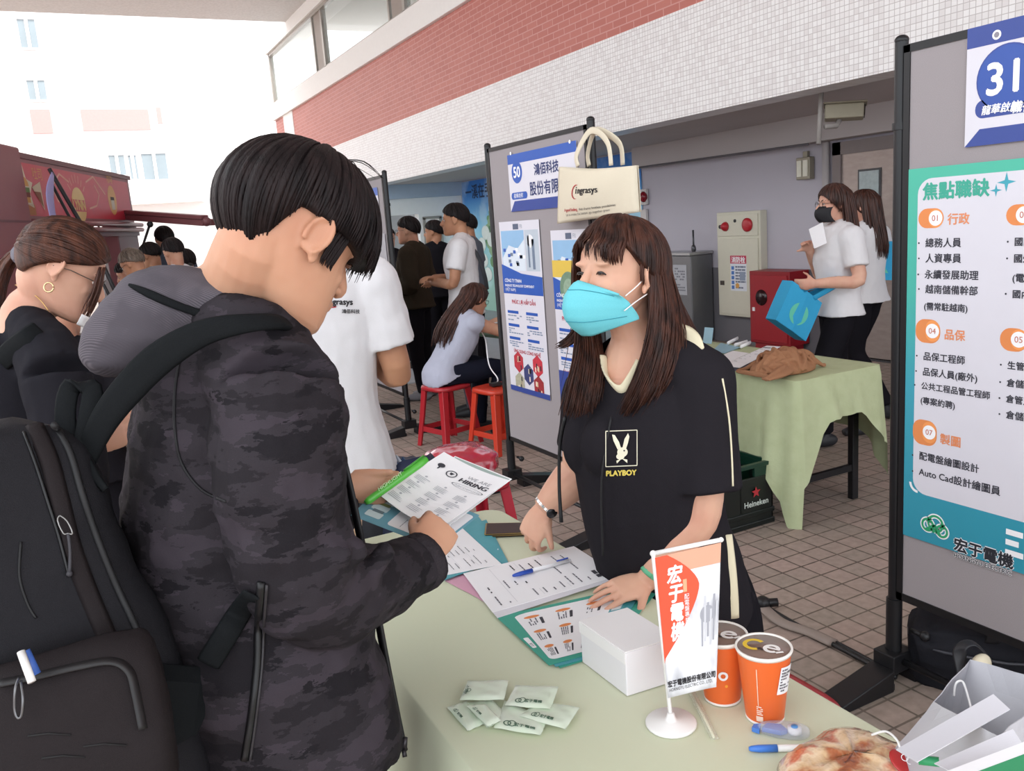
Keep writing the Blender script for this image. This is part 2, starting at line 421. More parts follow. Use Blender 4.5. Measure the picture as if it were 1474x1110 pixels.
# end wall of the arcade with its openings
EW = M_('e9eae9', .7, .2, var=.03)
ew = MB().box((3.4, 15.0, 0), (5.45, 15.2, 2.15)).box((5.45, 15, 1.86), (6.0, 15.2, 2.15)).box((6.0, 15, 0), (6.12, 15.2, 2.15)).box((6.12, 15, 1.75), (6.4, 15.2, 2.15)).box((6.4, 15, 0), (BX, 15.2, 2.15))
struct(ew, 'wall_end', EW)
struct(MB().box((3.4, 14.9, 2.15), (BX, 15.2, 2.42)), 'trim_6', M_('a9b9cb', .7))
struct(MB().box((5.3, 16.2, 0), (7, 16.3, 2.4)), 'wall_end_room', M_('8f9496', .7))
struct(MB().box((6.07, 14.97, 0), (6.12, 15.0, 1.78)).box((6.4, 14.97, 0), (6.45, 15, 1.78)).box((6.07, 14.97, 1.75), (6.45, 15, 1.8)), 'door_1', ALU)
# stainless door in the back wall with a wired glass light
t = NT('brushed_steel'); n1 = t.n('ShaderNodeTexNoise', Scale=3.0, Detail=3.0); t.l(t.mapped((1, 3, 8)), n1.inputs['Vector'])
t.color(t.mix(n1.outputs[0], '93857f', 'b3a6a0')); t.rough(.38, .5, .55); STEEL = t.m
dr = empty('door_2', (BX, 5.3, 0), kind='structure')
def kid(o): o['kind'] = 'structure'; return o
kid(MB().box((BX - .03, 4.55, .02), (BX - .004, 6.02, 2.0)).build('door_leaf', STEEL, dr, smooth=False))
kid(MB().box((BX - .05, 6.02, 0), (BX, 6.12, 2.12)).box((BX - .05, 4.5, 2.0), (BX, 6.12, 2.12)).build('door_frame', M_('7b7271', .45, .4, .3), dr, smooth=False))
dw = kid(MB().box((BX - .04, 5.56, 1.40), (BX - .028, 5.82, 1.84)).build('window_frame', M_('4b4a4c', .5), dr, smooth=False))
kid(MB().box((BX - .046, 5.58, 1.42), (BX - .038, 5.80, 1.82)).build('wired_glass', M_('a3afb0', .2, .5, var=.2, scale=30), dw, smooth=False))
pp = MB().tube([(BX - .05, 6.2, 0), (BX - .05, 6.2, 2.14)], .035, 12)
tag(pp.build('drain_pipe', M_('b9b2b2', .5), None), 'pale drain pipe running up the arcade wall beside the steel door', 'pipe')

# conduit along the top of the lilac wall
tag(MB().tube([(BX - .235, 9.15, 2.15), (BX - .235, 6.25, 2.13)], .012, 8).build('conduit', M_('5c575b')), 'thin dark conduit along the top of the lilac wall', 'conduit')

# hydrant cabinet
hc = empty('hydrant_cabinet', (BX, 7.4, .33), 'cream fire hydrant cabinet on the lilac arcade wall', 'cabinet')
HB = M_('cfcbb9', .45, .4, var=.03)
MB().box((BX - .10, 7.06, .33), (BX, 7.76, 1.52)).build('body', HB, hc, smooth=False, bevel=.008)
MB().box((BX - .115, 7.09, .36), (BX - .10, 7.73, 1.22)).build('door', HB, hc, smooth=False, bevel=.004)
MB().box((BX - .112, 7.09, 1.25), (BX - .10, 7.73, 1.49)).build('alarm_panel', HB, hc, smooth=False, bevel=.003)
RED = M_('b3202c', .35, .5)
Mx = Matrix.Rotation(-PI / 2, 4, 'Y')
b = MB().lathe([(.075, 0), (.075, .02), (.05, .03), (0.001, .03)], (BX - .112, 7.24, 1.37), M=Mx).build('alarm_bell', RED, hc)
MB().lathe([(.055, 0), (.05, .02), (.03, .05), (0.001, .06)], (BX - .112, 7.6, 1.36), M=Mx).build('alarm_lamp', RED, hc)
MB().lathe([(.022, 0), (.022, .015), (0.001, .016)], (BX - .112, 7.68, 1.36), M=Mx, n=14).lathe([(.018, 0), (.018, .01), (0.001, .01)], (BX - .112, 7.44, 1.42), M=Mx, n=14).build('call_button', M_('3c3a3a'), hc)
MB().box((BX - .125, 7.64, .69), (BX - .114, 7.7, .74)).build('latch', M_('4d4640', .4, .5, .5), hc, smooth=False)
ink = Ink(frame((BX - .1156, 7.53, .63), (0, -1, 0), (0, 0, 1)))
ink.rect(0, 0, .26, .40, M_('dfe2e8')); ink.rect(0, .31, .26, .40, M_('c23a55'), 2)
ink.text(.13, .325, '消防栓', .075, INK_WHITE, 4, 'CENTER', .002)
for i in range(5): ink.rect(.015, .02 + .055 * i, .06, .06 + .055 * i, M_('4a74b8'), 2)
ink.scribble(.08, .02, .245, .29, 8, M_('6f7688'), 2, 4, words=3); ink.rect(.15, .12, .24, .22, M_('8f9ab0'), 3); ink.disc(.11, .06, .03, M_('d49c4d'), 3)
ink.build('notice', hc)

# red extinguisher box on the floor
eb = empty('extinguisher_box', (BX - .2, 6.8, 0), 'red metal fire extinguisher box standing against the grey dado', 'box')
MB().box((BX - .30, 6.45, .1), (BX - .02, 7.03, .88)).box((BX - .28, 6.5, 0), (BX - .05, 6.98, .1)).build('body', M_('8e1621', .4, .4), eb, smooth=False, bevel=.006)
MB().box((BX - .312, 6.48, .13), (BX - .30, 7.0, .84)).build('door', M_('9c1925', .4, .4), eb, smooth=False, bevel=.004)
MB().lathe([(.085, 0), (.085, .004), (.001, .004)], (BX - .313, 6.84, .60), M=Mx).build('round_window', M_('2a0a10', .2, .5), eb)
MB().box((BX - .325, 6.94, .45), (BX - .312, 6.97, .49)).build('latch', INK_WHITE, eb, smooth=False)

# emergency lamp, camera, alarm lamp
el = empty('wall_lamp', (BX, 6.46, 1.9), 'small emergency wall lamp on the lilac wall beside the steel door', 'lamp')
MB().box((BX - .08, 6.38, 1.80), (BX - .01, 6.56, 2.02)).box((BX - .05, 6.44, 2.02), (BX - .01, 6.5, 2.08)).build('housing', M_('8f8878', .4, .5, .3), el, smooth=False, bevel=.006)
MB().box((BX - .092, 6.40, 1.83), (BX - .08, 6.46, 1.99)).box((BX - .092, 6.48, 1.83), (BX - .08, 6.54, 1.99)).build('lens', M_('d8d4c4', .2), el, smooth=False)
cc = empty('security_camera', (6.5, 5.95, 2.2), 'boxy cream security camera on a bracket under the arcade ceiling', 'camera')
cb_ = frame(P(1193, 162, 6.5), CAMR * .93 + CAMF * -.35 - CAMD * -.05, CAMD * -1)
def cq(p): return cb_ @ V(p)
MB().box((-.03, -.06, -.055), (.25, .05, .055), cb_).build('housing', M_('8d8573', .5), cc, smooth=False, bevel=.012)
MB().box((-.04, .05, -.065), (.27, .062, .065), cb_).build('sun_shield', M_('7d7563', .5), cc, smooth=False, bevel=.004)
MB().box((.25, -.045, -.04), (.258, .035, .04), cb_).build('lens', M_('1c1516', .15, .5), cc, smooth=False)
MB().tube([cq((.08, -.06, 0)), cq((.06, -.11, .02)), cq((-.02, -.13, .08))], .02, 8).tube([cq((-.06, .2, .05)), cq((-.06, -.26, .08))], .018, 10).build('bracket', M_('8c8682', .5), cc)
al = empty('alarm_lamp', (BX, 8.9, 1.85), 'red alarm lamp low on the wall behind the canvas bag', 'lamp')
q = onx(933, 283, BX)
MB().box((BX - .05, q.y - .02, q.z - .1), (BX - .01, q.y + .16, q.z + .1)).box((BX - .05, q.y, q.z - .36), (BX - .01, q.y + .12, q.z - .16)).build('base_plate', M_('cfc9c6'), al, smooth=False, bevel=.004)
MB().ell((BX - .06, q.y + .02, q.z), (.05, .055, .07)).build('lamp_glass', M_('7d1420', .25, .5), al)

# steel drinking-water kiosk with a notice and a pen pot on top
kk = empty('drinking_fountain', (BX - .3, 8.6, 0), 'grey steel drinking fountain against the lilac wall behind the masked woman', 'fountain')
kA, kB = onx(955, 370, BX - .35), onx(994, 372, BX - .35)
MB().box((BX - .35, kB.y, .02), (BX - .02, kA.y + .12, 1.05)).build('body', M_('77777a', .35, .5, .5), kk, smooth=False, bevel=.01)
MB().box((BX - .38, kB.y - .02, 1.05), (BX - .02, kA.y + .14, 1.085)).build('top', M_('a3a3a5', .3, .5, .6), kk, smooth=False, bevel=.006)
MB().tube([(BX - .2, kB.y + .12, 1.08), (BX - .2, kB.y + .12, 1.34)], .012, 8).ell((BX - .2, kB.y + .12, 1.12), (.03, .03, .05)).build('tap', M_('56565a', .3, .5, .6), kk)
ink = Ink(frame((BX - .352, kB.y + .33, .58), (0, -1, 0), (0, 0, 1))); ink.rect(0, 0, .25, .36, M_('b7b7bd')); ink.scribble(.03, .04, .22, .33, 9, M_('7a7a82'), 2, 3); ink.build('notice', kk)

# mural on the far part of the wall: sky, a tree with white discs, calligraphy
t = NT('mural_paint'); gx = t.n('ShaderNodeSeparateXYZ'); t.l(t.co(), gx.inputs[0])
n1 = t.n('ShaderNodeTexNoise', Scale=1.6, Detail=5.0); t.l(t.co(), n1.inputs['Vector'])
mr = t.n('ShaderNodeMapRange'); t.l(gx.outputs['Z'], mr.inputs[0]); mr.inputs[1].default_value = .2; mr.inputs[2].default_value = 2.4
sky_c = t.ramp(mr.outputs[0], [(0, '9dc4b4'), (.3, 'a6dcd6'), (.62, '8fd0ee'), (.85, '3d86d0'), (1, '2b6fc0')])
t.color(t.mix(t.ramp(n1.outputs[0], [(.5, 0.0), (.62, .35)]), sky_c, 'd8ecf2')); t.rough(.5); MURAL = t.m
mu = empty('wall_mural', (BX - .01, 13, 1.2), 'blue painted mural with a tree and white discs on the far arcade wall', 'mural')
MB().box((BX - .02, 9.3, 0), (BX - .006, 14.92, 2.38)).build('painting', MURAL, mu, smooth=False)
fm = MB(); rd = random.Random(5)
for i in range(170):
    a = rd.uniform(0, 6.28); r = rd.random() ** .5
    y = 13.1 + 0.75 * r * math.cos(a) * 1.2; z = 1.35 + .72 * r * math.sin(a); s_ = rd.uniform(.06, .16)
    fm.ell((BX - .022, y, z), (.004 + .004 * rd.random(), s_, s_ * .8), nu=9, nv=5, m=rd.randrange(3))
fm.tube([(BX - .024, 13.3, 0), (BX - .024, 13.2, .8)], [(.01, .16), (.01, .08)], 8, side=(1, 0, 0), m=2)
fm.build('painted_tree', [M_('6f9a6c', .6), M_('93b58d', .6), M_('4f7a58', .6)], mu, smooth=False)
for i, (px_, py_) in enumerate(((699, 335), (697, 375), (707, 345), (694, 352), (709, 300), (703, 395))):
    q = onx(px_, py_, BX - .03)
    MB().ell(q, (.02, .16, .13), nu=18).build('painted_disc', M_('e3ece6', .5), mu)
ink = Ink(frame((BX - .024, 14.75, 2.08), (0, -1, 0), (0, 0, 1))); ink.text(0, 0, '一溪在手', .27, M_('27375c'), 2, bold=.006); ink.build('calligraphy', mu)

# ---- far buildings in full sun
WH = M_('f0ecea', .7, .2, var=.02); PINK = M_('d09a96', .7, .2, var=.05); WIN = M_('8d979c', .15, .6, var=.15, scale=1)
FBY = 33.0
def far_rect(px0, py0, px1, py1):
    a, b = ony(px0, py0, FBY), ony(px1, py1, FBY); return min(a.x, b.x), max(a.x, b.x), min(a.z, b.z), max(a.z, b.z)
fb = empty('school_building', (-6, FBY, 0), 'sunlit white building with pink bands across the courtyard', 'building')
MB().box((-26, FBY, 0), (9.0, FBY + 6, 17)).build('wall', WH, fb, smooth=False)
for r_ in ((42, 158, 77, 192), (115, 158, 217, 187), (224, 155, 234, 178)):
    x0, x1, z0, z1 = far_rect(*r_); MB().box((x0, FBY - .06, z0), (x1, FBY + .1, z1)).build('pink_band', PINK, fb, smooth=False)
for r_ in ((24, 28, 56, 70), (38, 116, 68, 144), (156, 224, 182, 252), (184, 224, 200, 258), (203, 222, 243, 258)):
    x0, x1, z0, z1 = far_rect(*r_)
    w_ = MB().box((x0, FBY - .05, z0), (x1, FBY + .1, z1)).build('window', WIN, fb, smooth=False)
    MB().box((x0 - .06, FBY - .1, z0 - .06), (x1 + .06, FBY - .04, z0)).box((x0 - .06, FBY - .1, z1), (x1 + .06, FBY - .04, z1 + .06)).box(((x0 + x1) / 2 - .05, FBY - .1, z0), ((x0 + x1) / 2 + .05, FBY - .05, z1)).build('window_frame', WH, w_, smooth=False)
x0, x1, z0, z1 = far_rect(150, 262, 250, 268)
MB().box((x0 - 1, FBY - .9, z0 - .6), (x1 + 1, FBY, z0)).build('balcony', WH, fb, smooth=False)
ab = empty('annex_building', (-18, 20, 0), 'white building closing the courtyard beyond the food stall', 'building')
MB().box((-24, 14, 0), (-13, 30, 14)).build('wall', WH, ab, smooth=False)
# ================================================================ exhibition boards
BLK = M_('17171a', .4, .5, .2); BLK2 = M_('232326', .5, .4)
t = NT('grey_board_felt'); n1 = t.n('ShaderNodeTexNoise', Scale=500.0, Detail=2.0); t.l(t.co(), n1.inputs['Vector'])
t.color(t.mix(n1.outputs[0], '8e8789', 'a49d9f')); t.rough(.9, .1); t.bump(n1.outputs[0], .15, .002); FELT = t.m
PX = 2.24
def board(yf, yn, label, label_cat='display board'):
    e = empty('display_board', (PX, (yf + yn) / 2, 0), label, label_cat, 'grey felt display boards on black posts')
    for y in (yf, yn):
        p = MB().tube([(PX, y, .07), (PX, y, 2.03)], .019, 12).ell((PX, y, 2.03), (.02, .02, .015))
        p.tube([(PX, y, .07), (PX, y, .30)], .025, 12).tube([(PX, y, 1.78), (PX, y, 1.80)], .024, 12)
        po = p.build('post', BLK, e, auto=50)
        f = MB().box((PX - .05, y - .04, .055), (PX + .05, y + .04, .12))
        f.prism([(PX - .30, y - .045, 0), (PX - .30, y + .045, 0), (PX - .04, y + .04, 0), (PX - .04, y - .04, 0)], (0, 0, .025))
        for s in (-1, 1):
            a = [(PX + s * .34, y - .045, .0), (PX + s * .34, y - .045, .02), (PX + s * .05, y - .045, .075), (PX + s * .05, y - .045, 0)]
            f.prism(a, (0, .09, 0))
        MB2 = f.build('foot', BLK, e, smooth=False, bevel=.004)
        k = MB().tube([(PX + .02, y - .05, .2), (PX + .02, y - .095, .2)], .008, 8).ell((PX + .02, y - .1, .2), .017, nu=10, nv=6)
        k.build('clamp_knob', BLK, e)
    bar = MB().tube([(PX, yn + .02, .09), (PX, yf - .02, .09)], .011, 8)
    bar.build('floor_bar', BLK, e)
    MB().box((PX - .012, yn + .035, .33), (PX + .012, yf - .035, 2.0)).build('felt_panel', FELT, e, smooth=False)
    fr = MB()
    for a, b_ in (((PX - .016, yn + .02, .31), (PX + .016, yf - .02, .335)), ((PX - .016, yn + .02, 1.99), (PX + .016, yf - .02, 2.012)), ((PX - .016, yn + .02, .31), (PX + .016, yn + .04, 2.01)), ((PX - .016, yf - .04, .31), (PX + .016, yf - .02, 2.01))): fr.box(a, b_)
    fr.build('panel_frame', BLK, e, smooth=False)
    return e
board(1.748, .68, 'grey display board at right with number 31 sign and teal poster')
board(4.46, 3.39, 'grey display board with number 50 sign and canvas bag hanging on its post')
board(7.28, 6.21, 'grey display board standing furthest back beyond the red stools')
FRX = PX - .018
class Poster(Ink):
    """a printed sheet pinned on a board; positions are read as photo pixels on the board's plane"""
    def __init__(s, px, py):
        s.o = onx(px, py, FRX - .001)
        super().__init__(frame(s.o, (0, -1, 0), (0, 0, 1)))
    def q(s, px, py): p = onx(px, py, FRX - .001); return (s.o.y - p.y, p.z - s.o.z)
    def T(s, x0, x1, py, body, m, lay=3, bold=.0, py1=None, stretch=True):
        a = s.q(x0, py); b = s.q(x1, py if py1 is None else py1)
        vs, _ = text_geo(body, 1.0); w = max(v.x for v in vs) - min(v.x for v in vs)
        size = (b[0] - a[0]) / w
        s.text(a[0], a[1], body, size, m, lay, bold=bold)
    def B(s, x0, y0, x1, y1, m, lay=1, r=0):
        a = s.q(x0, y1); b = s.q(x1, y0); s.rect(a[0], a[1], b[0], b[1], m, lay, r)
def sheet(name, label, px, py, w, h, m, cat='poster'):
    p = Poster(px, py)
    M = p.M
    b = MB().box((0, -h, -.0012), (w, 0, 0), M).build(name, m, None, smooth=False)
    tag(b, label, cat); return p, b
PAPER = M_('d6d3db', .5, .25, var=.02); NAVY = M_('34478f', .4, .4); BLUE = M_('2b57ad', .4, .4); TEAL = M_('3fae9d', .4, .4)
DKT = M_('3e3d45', .6, .2); ORG = M_('e08a52', .5, .3); ORG2 = M_('ee9a5a', .5, .3)
# ---- sign 31
p, b = sheet('number_sign', 'white and blue number 31 sign pinned above the teal poster', 1393, 42, .45, .305, PAPER, 'sign')
p.rect(0, -.052, .45, 0, NAVY, 1); 
a = p.q(1435, 50); p.disc(a[0], a[1], .012, INK_WHITE, 2); p.disc(a[0], a[1], .007, M_('8b8790'), 3)
a = p.q(1450, 111); p.disc(a[0], a[1], .084, NAVY, 1); p.disc(a[0], a[1], .08, M_('2d4fa0', .35, .4), 2)
p.text(a[0] - .004, a[1] - .037, '31', .112, INK_WHITE, 4, 'CENTER', .0028)
p.rect(.028, -.235, .30, -.188, NAVY, 1, .022); p.text(.045, -.225, '龍華啟航', .026, INK_WHITE, 3, bold=.0006, shear=.2); p.text(.125, -.231, '職得更好', .03, INK_WHITE, 4, bold=.0008, shear=.2)
p.poly([(0, -.305), (.45, -.305), (.45, -.262), (.042, -.262)], NAVY, 1)
p.build('printed_lettering', b)
# ---- big teal poster
t = NT('teal_gradient_print'); sx = t.n('ShaderNodeSeparateXYZ'); t.l(t.co(), sx.inputs[0]); mr = t.n('ShaderNodeMapRange'); t.l(sx.outputs['Z'], mr.inputs[0]); mr.inputs[1].default_value = .5; mr.inputs[2].default_value = 1.65
t.color(t.ramp(mr.outputs[0], [(0, '2f8fa6'), (.45, '3d9cb0'), (.7, '45ad9f'), (1, '47b39a')])); t.rough(.4); TG = t.m
p, b = sheet('job_poster', 'large teal recruitment poster listing jobs in orange pills on board 31', 1308, 244, .74, 1.125, TG)
p.rect(.032, -.975, .708, -.03, PAPER, 1, .045)
p.T(1328, 1423, 286, '焦點職缺', M_('3ea58f', .5), 3, .0018)
for x, y, r_ in ((1449, 262, .026), (1434, 274, .017)):
    a = p.q(x, y); pts = []
    for i in range(8):
        rr = r_ if i % 2 == 0 else r_ * .28; pts.append((a[0] + rr * math.sin(PI * i / 4), a[1] + rr * math.cos(PI * i / 4)))
    p.poly(pts, M_('3f9fb0', .5), 2)
def pill(x0, y0, x1, y1, num):
    p.B(x0, y0, x1, y1, ORG, 2, .03); 
    a = p.q(x1 - (x1 - x0) * .32, (y0 + y1) / 2); 
    p.B(x0 + (x1 - x0) * .4, y0 + 1, x1 - 1, y1 - 1, ORG2, 3, .028); p.disc(a[0], a[1], .0215, INK_WHITE, 4); p.text(a[0], a[1] - .008, num, .024, M_('c06a52'), 6, 'CENTER')
for (px0, py0, px1, py1, num, hx0, hx1, hy, head, rows) in (
    (1322, 299, 1359, 329, '01', 1364, 1395, 322, '行政', [(1332, 1383, 355, '總務人員'), (1332, 1383, 377, '人資專員'), (1331, 1408, 400, '永續發展助理'), (1332, 1407, 421, '越南儲備幹部'), (1330, 1392, 445, '(需常駐越南)')]),
    (1318, 461, 1354, 492, '04', 1359, 1388, 487, '品保', [(1329, 1388, 517, '品保工程師'), (1328, 1406, 539, '品保人員(廠外)'), (1326, 1425, 559, '公共工程品管工程師'), (1325, 1374, 580, '(專案約聘)')]),
    (1314, 608, 1349, 637, '07', 1353, 1382, 637, '製圖', [(1323, 1409, 660, '配電盤繪圖設計'), (1323, 1441, 683, 'Auto Cad設計繪圖員')]),
    (1448, 293, 1487, 325, '02', 1492, 1520, 320, '業務', [(1460, 1512, 353, '國內業務'), (1459, 1512, 377, '國外業務'), (1457, 1520, 405, '(電機專長)'), (1457, 1508, 428, '國內採購')]),
    (1439, 474, 1480, 504, '05', 1485, 1512, 500, '生產', [(1450, 1500, 530, '生管人員'), (1449, 1500, 555, '倉儲人員'), (1448, 1498, 578, '倉管人員'), (1448, 1500, 601, '倉儲主管')])):
    pill(px0, py0, px1, py1, num); p.T(hx0, hx1, hy, head, M_('df8c60', .5), 3, .0008)
    for x0, x1, y, s_ in rows:
        p.T(x0, x1, y, s_, DKT, 3, .0006)
        if s_[0] != '(': a = p.q(x0 - 9, y - 5); p.disc(a[0], a[1], .0028, DKT, 3, n=10)
# bottom band logo: green cloud outline and company name
GRN = M_('2f9c6a', .5)
a = p.q(1345, 759)
def ring(cx, cy, r, w): p.disc(cx, cy, r + w + .004, INK_WHITE, 2, r0=r - w - .004); p.disc(cx, cy, r + w, GRN, 4, r0=r - w)
for dx, dy, r_ in ((-.022, .002, .018), (.004, .012, .024), (.026, -.006, .017)): ring(a[0] + dx, a[1] + dy, r_, .0035)
p.line([(a[0] - .03, a[1] - .016), (a[0] + .002, a[1] + .008), (a[0] + .022, a[1] - .022)], .008, GRN, 5)
p.line([(a[0] - .002, a[1] + .006), (a[0] - .002, a[1] - .018)], .007, GRN, 5)
for lay, bold, m in ((2, .004, INK_WHITE), (4, .0016, M_('2a2c33'))): p.T(1373, 1458, 790, '宏于電機', m, lay, bold, py1=797)
for lay, bold, m in ((2, .0018, INK_WHITE), (4, .0004, M_('2a2c33'))): p.T(1373, 1456, 801, 'HORNGYU ELECTRIC', m, lay, bold, py1=806)
p.scribble(.33, -1.09, .7, -1.0, 3, INK_WHITE, 2, 3)
p.disc(.05, -.945, .03, INK_WHITE, 3, a0=180, a1=270, r0=.022)
p.build('printed_lettering', b)
# ---- sign 50
p, b = sheet('number_sign', 'white and blue number 50 sign half hidden by the canvas bag', 730, 224, .70, .30, PAPER, 'sign')
p.rect(0, -.05, .70, 0, BLUE, 1); p.poly([(0, -.30), (.70, -.30), (.70, -.245), (.05, -.245)], NAVY, 1)
a = p.q(744, 248); p.disc(a[0], a[1], .058, BLUE, 2); p.text(a[0], a[1] - .026, '50', .078, INK_WHITE, 4, 'CENTER', .002)
for x in (735, 820): 
    a = p.q(x, 221 if x < 800 else 204); p.disc(a[0], a[1], .009, INK_WHITE, 3, n=14)
p.B(737, 275, 759, 288, BLUE, 2, .02); a = p.q(740, 285); p.text(a[0], a[1], '龍華啟航', .026, INK_WHITE, 4, shear=.2)
p.T(769, 804, 251, '鴻佰科技', M_('2c3768', .5), 3, .0016, py1=243); p.T(763, 826, 280, '股份有限公司', M_('2c3768', .5), 3, .0016, py1=264)
p.build('printed_lettering', b)
# ---- the two Vietnamese company posters
def vposter(label, px, py, w, h, seed, flip):
    p, b = sheet('company_poster', label, px, py, w, h, PAPER)
    rd = random.Random(seed); SKYB = M_('8fb6d8', .5); GRY = M_('6f7d92', .5)
    p.rect(.015, -.27, w * .62, -.05, SKYB, 1); p.rect(w * .64, -.27, w - .015, -.05, M_('b9c2cc', .5), 1)
    p.poly([(.02, -.2), (.1, -.13), (.2, -.15), (w * .62, -.10), (w * .62, -.27), (.02, -.27)], M_('d5dde6', .5), 2)
    for i in range(14):
        x = .03 + rd.random() * (w * .5); y = -.25 + rd.random() * .1; p.rect(x, y, x + .03, y + .018, [BLUE, GRY, INK_WHITE][i % 3], 3)
    p.rect(w * .7, -.25, w * .74, -.08, GRY, 2); p.rect(w * .8, -.26, w * .86, -.1, GRY, 2); p.disc(w * .77, -.11, .035, M_('e8e8ea'), 2)
    p.rect(w * .36, -.045, w * .5, -.015, M_('5a6378'), 2); p.text(w * .53, -.04, 'FII', .03, M_('8d94a0'), 2)
    p.poly([(0, -.40), (w, -.40), (w, -.30), (w * .5, -.285), (0, -.235)], BLUE, 3)
    p.text(.025, -.335, 'CÔNG TY TNHH', .026, INK_WHITE, 5, bold=.0005); p.text(.025, -.36, 'INGRASYS TECHNOLOGY COMPONENT', .0185, INK_WHITE, 5, bold=.0004); p.text(.025, -.385, '(VIỆT NAM)', .024, INK_WHITE, 5)
    p.text(w / 2, -.455, 'PHÚC LỢI HẤP DẪN', .03, M_('b8404e'), 3, 'CENTER', .0008)
    for r_ in range(3):
        for c_ in range(2):
            x = .03 + c_ * w * .48; y = -.50 - r_ * .075
            p.rect(x, y - .012, x + .13, y + .004, BLUE, 2); p.scribble(x, y - .055, x + .17, y - .018, 3, M_('7b89a0'), 2, r_ * 7 + c_)
    p.text(w / 2, -.735, 'ỨNG DỤNG CÔNG NGHỆ', .026, M_('b8404e'), 3, 'CENTER', .0006)
    return p, b, rd
p, b, rd = vposter('left company poster with five hexagon photos on the board numbered 50', 718, 320, .455, .965, 3, 0)
for i, (x, y, c_) in enumerate(((.12, -.79, 'b5303d'), (.34, -.79, 'c23442'), (.23, -.85, '3a3f6e'), (.12, -.91, 'a9a58f'), (.34, -.905, '9b2f34'))):
    hx = [(x + .062 * math.cos(PI / 6 + PI / 3 * k), y * 1 + .062 * math.sin(PI / 6 + PI / 3 * k)) for k in range(6)]
    p.poly(hx, M_(c_, .5, var=.3, scale=60), 2)
    for k in range(5): xx, yy = x + rd.uniform(-.035, .035), y + rd.uniform(-.035, .025); p.rect(xx - .006, yy - .014, xx + .006, yy + .014, M_(['e9d9c5', '2d2b33', 'd9c9a0'][k % 3]), 3)
p.rect(0, -.965, .455, -.935, NAVY, 4)
p.build('printed_lettering', b)
p, b, rd = vposter('right company poster with a green picture behind the masked woman', 792, 332, .40, .92, 9, 1)
p.rect(.0, -.235, .4, -.15, M_('d9b84e'), 4.5); p.disc(.15, -.29, .085, M_('6f8a72', .6, var=.3, scale=80), 5); p.disc(.15, -.29, .05, M_('8fa58e', .6, var=.3, scale=80), 6); p.rect(0, -.92, .4, -.72, NAVY, 4)
p.build('printed_lettering', b)
# ---- the far board's sheets
p, b = sheet('number_sign', 'white sheet with blue band on the furthest display board', 524, 262, .8, .3, PAPER, 'sign')
p.M = frame((FRX - .001, 7.15, 1.93), (0, -1, 0), (0, 0, 1)); b.data.transform(Matrix.Translation(V((FRX - .001, 7.15, 1.93)) - p.o))
p.rect(0, -.06, .8, 0, BLUE, 1); p.rect(0, -.3, .8, -.25, BLUE, 1); p.text(.4, -.19, '股份有限公司', .09, M_('2c3768'), 2, 'CENTER', .001); p.build('printed_lettering', b)
p2 = Ink(frame((FRX - .001, 7.1, .95), (0, -1, 0), (0, 0, 1)))
b = MB().box((FRX - .002, 6.28, .95), (FRX - .001, 7.1, 1.58)).build('photo_poster', M_('a9a6ab'), None, smooth=False)
tag(b, 'grey poster of a person drawn in red and dark strokes on the furthest board', 'poster')
rd = random.Random(2)
for i in range(60):
    x = .45 + rd.gauss(0, .12); y = .34 + rd.gauss(0, .13); x = min(max(x, .06), .76); y = min(max(y, .06), .56)
    p2.line([(x, y), (x + rd.uniform(-.04, .04), y + rd.uniform(-.06, .06))], .022, [M_('b65648'), M_('3b3437'), M_('e3cfc0'), M_('c98a4d'), M_('2b2b30')][i % 5], 1 + i % 9)
p2.build('printed_picture', b)

# ---- cream canvas tote hung on the board's near post
CANV = fabric('cream_canvas', 'ddd3bf', 'cfc4ae', 700, .25, .9, (6, 6, 6))
tb = empty('canvas_bag', (PX - .09, 3.2, 1.6), 'cream canvas tote bag hanging from the post of board 50', 'bag')
bx = PX - .075
A, B_, C_, D_ = onx(806, 240, bx), onx(918, 238, bx), onx(922, 305, bx), onx(804, 322, bx)
def bagf(u, v, off):
    p = (A * (1 - u) + B_ * u) * (1 - v) + (D_ * (1 - u) + C_ * u) * v
    bul = math.sin(PI * u) ** .6 * math.sin(PI * min(v * .8 + .12, 1)) ** .6
    return p + V((-off * .045 * bul - off * .004 + .01 * math.sin(7 * u + 3 * v) * bul, 0, .012 * math.sin(PI * u) * (1 - v) * -1))
m_ = MB().grid(lambda u, v: bagf(u, v, 1), 20, 16).grid(lambda u, v: bagf(u, v, -1), 20, 16)
m_.build('body', CANV, tb, solid=.003)
for k, off in ((0, .03), (1, -.03)):
    pts = [onx(840, 239, bx), onx(838, 222, bx), onx(851, 193, bx), onx(866, 192, bx), onx(884, 208, bx), onx(888, 238, bx)]
    pts = [p + V((-off if i in (0, 1, 4, 5) else -off * .5, 0, 0)) for i, p in enumerate(pts)]
    pts[2].z += .006; pts[3].z += .004
    MB().tube(pts, [(.0035, .016)] * 6, 8, side=(1, 0, 0), k=5).build('handle', CANV, tb)
def bagplane(q):
    u = q.x; v = q.y; d = bagf(u, v, 1); e = bagf(min(u + .01, 1), v, 1) - d; g = bagf(u, v + .01, 1) - d
    n_ = e.cross(g).normalized(); n_ = n_ if n_.x < 0 else -n_
    return d + n_ * (.0052 + q.z)
ink = Ink(Matrix.Identity(4), bagplane)
uw = (B_ - A).length; vh = (D_ - A).length
def bt(x, y, s, h, m, lay=1, bold=0, sx=1.0):
    vs, fs = text_geo(s, 1.0)
    for i, (dx, dy) in enumerate([(0, 0)] if not bold else [(0, 0), (bold, 0), (-bold, 0)]):
        ink.put([(x + (v.x * sx * h + dx) / uw, y - (v.y * h + dy) / vh) for v in vs], fs, m, lay + i * .2)
INKK = M_('2b282b', .8); REDI = M_('b03038', .8)
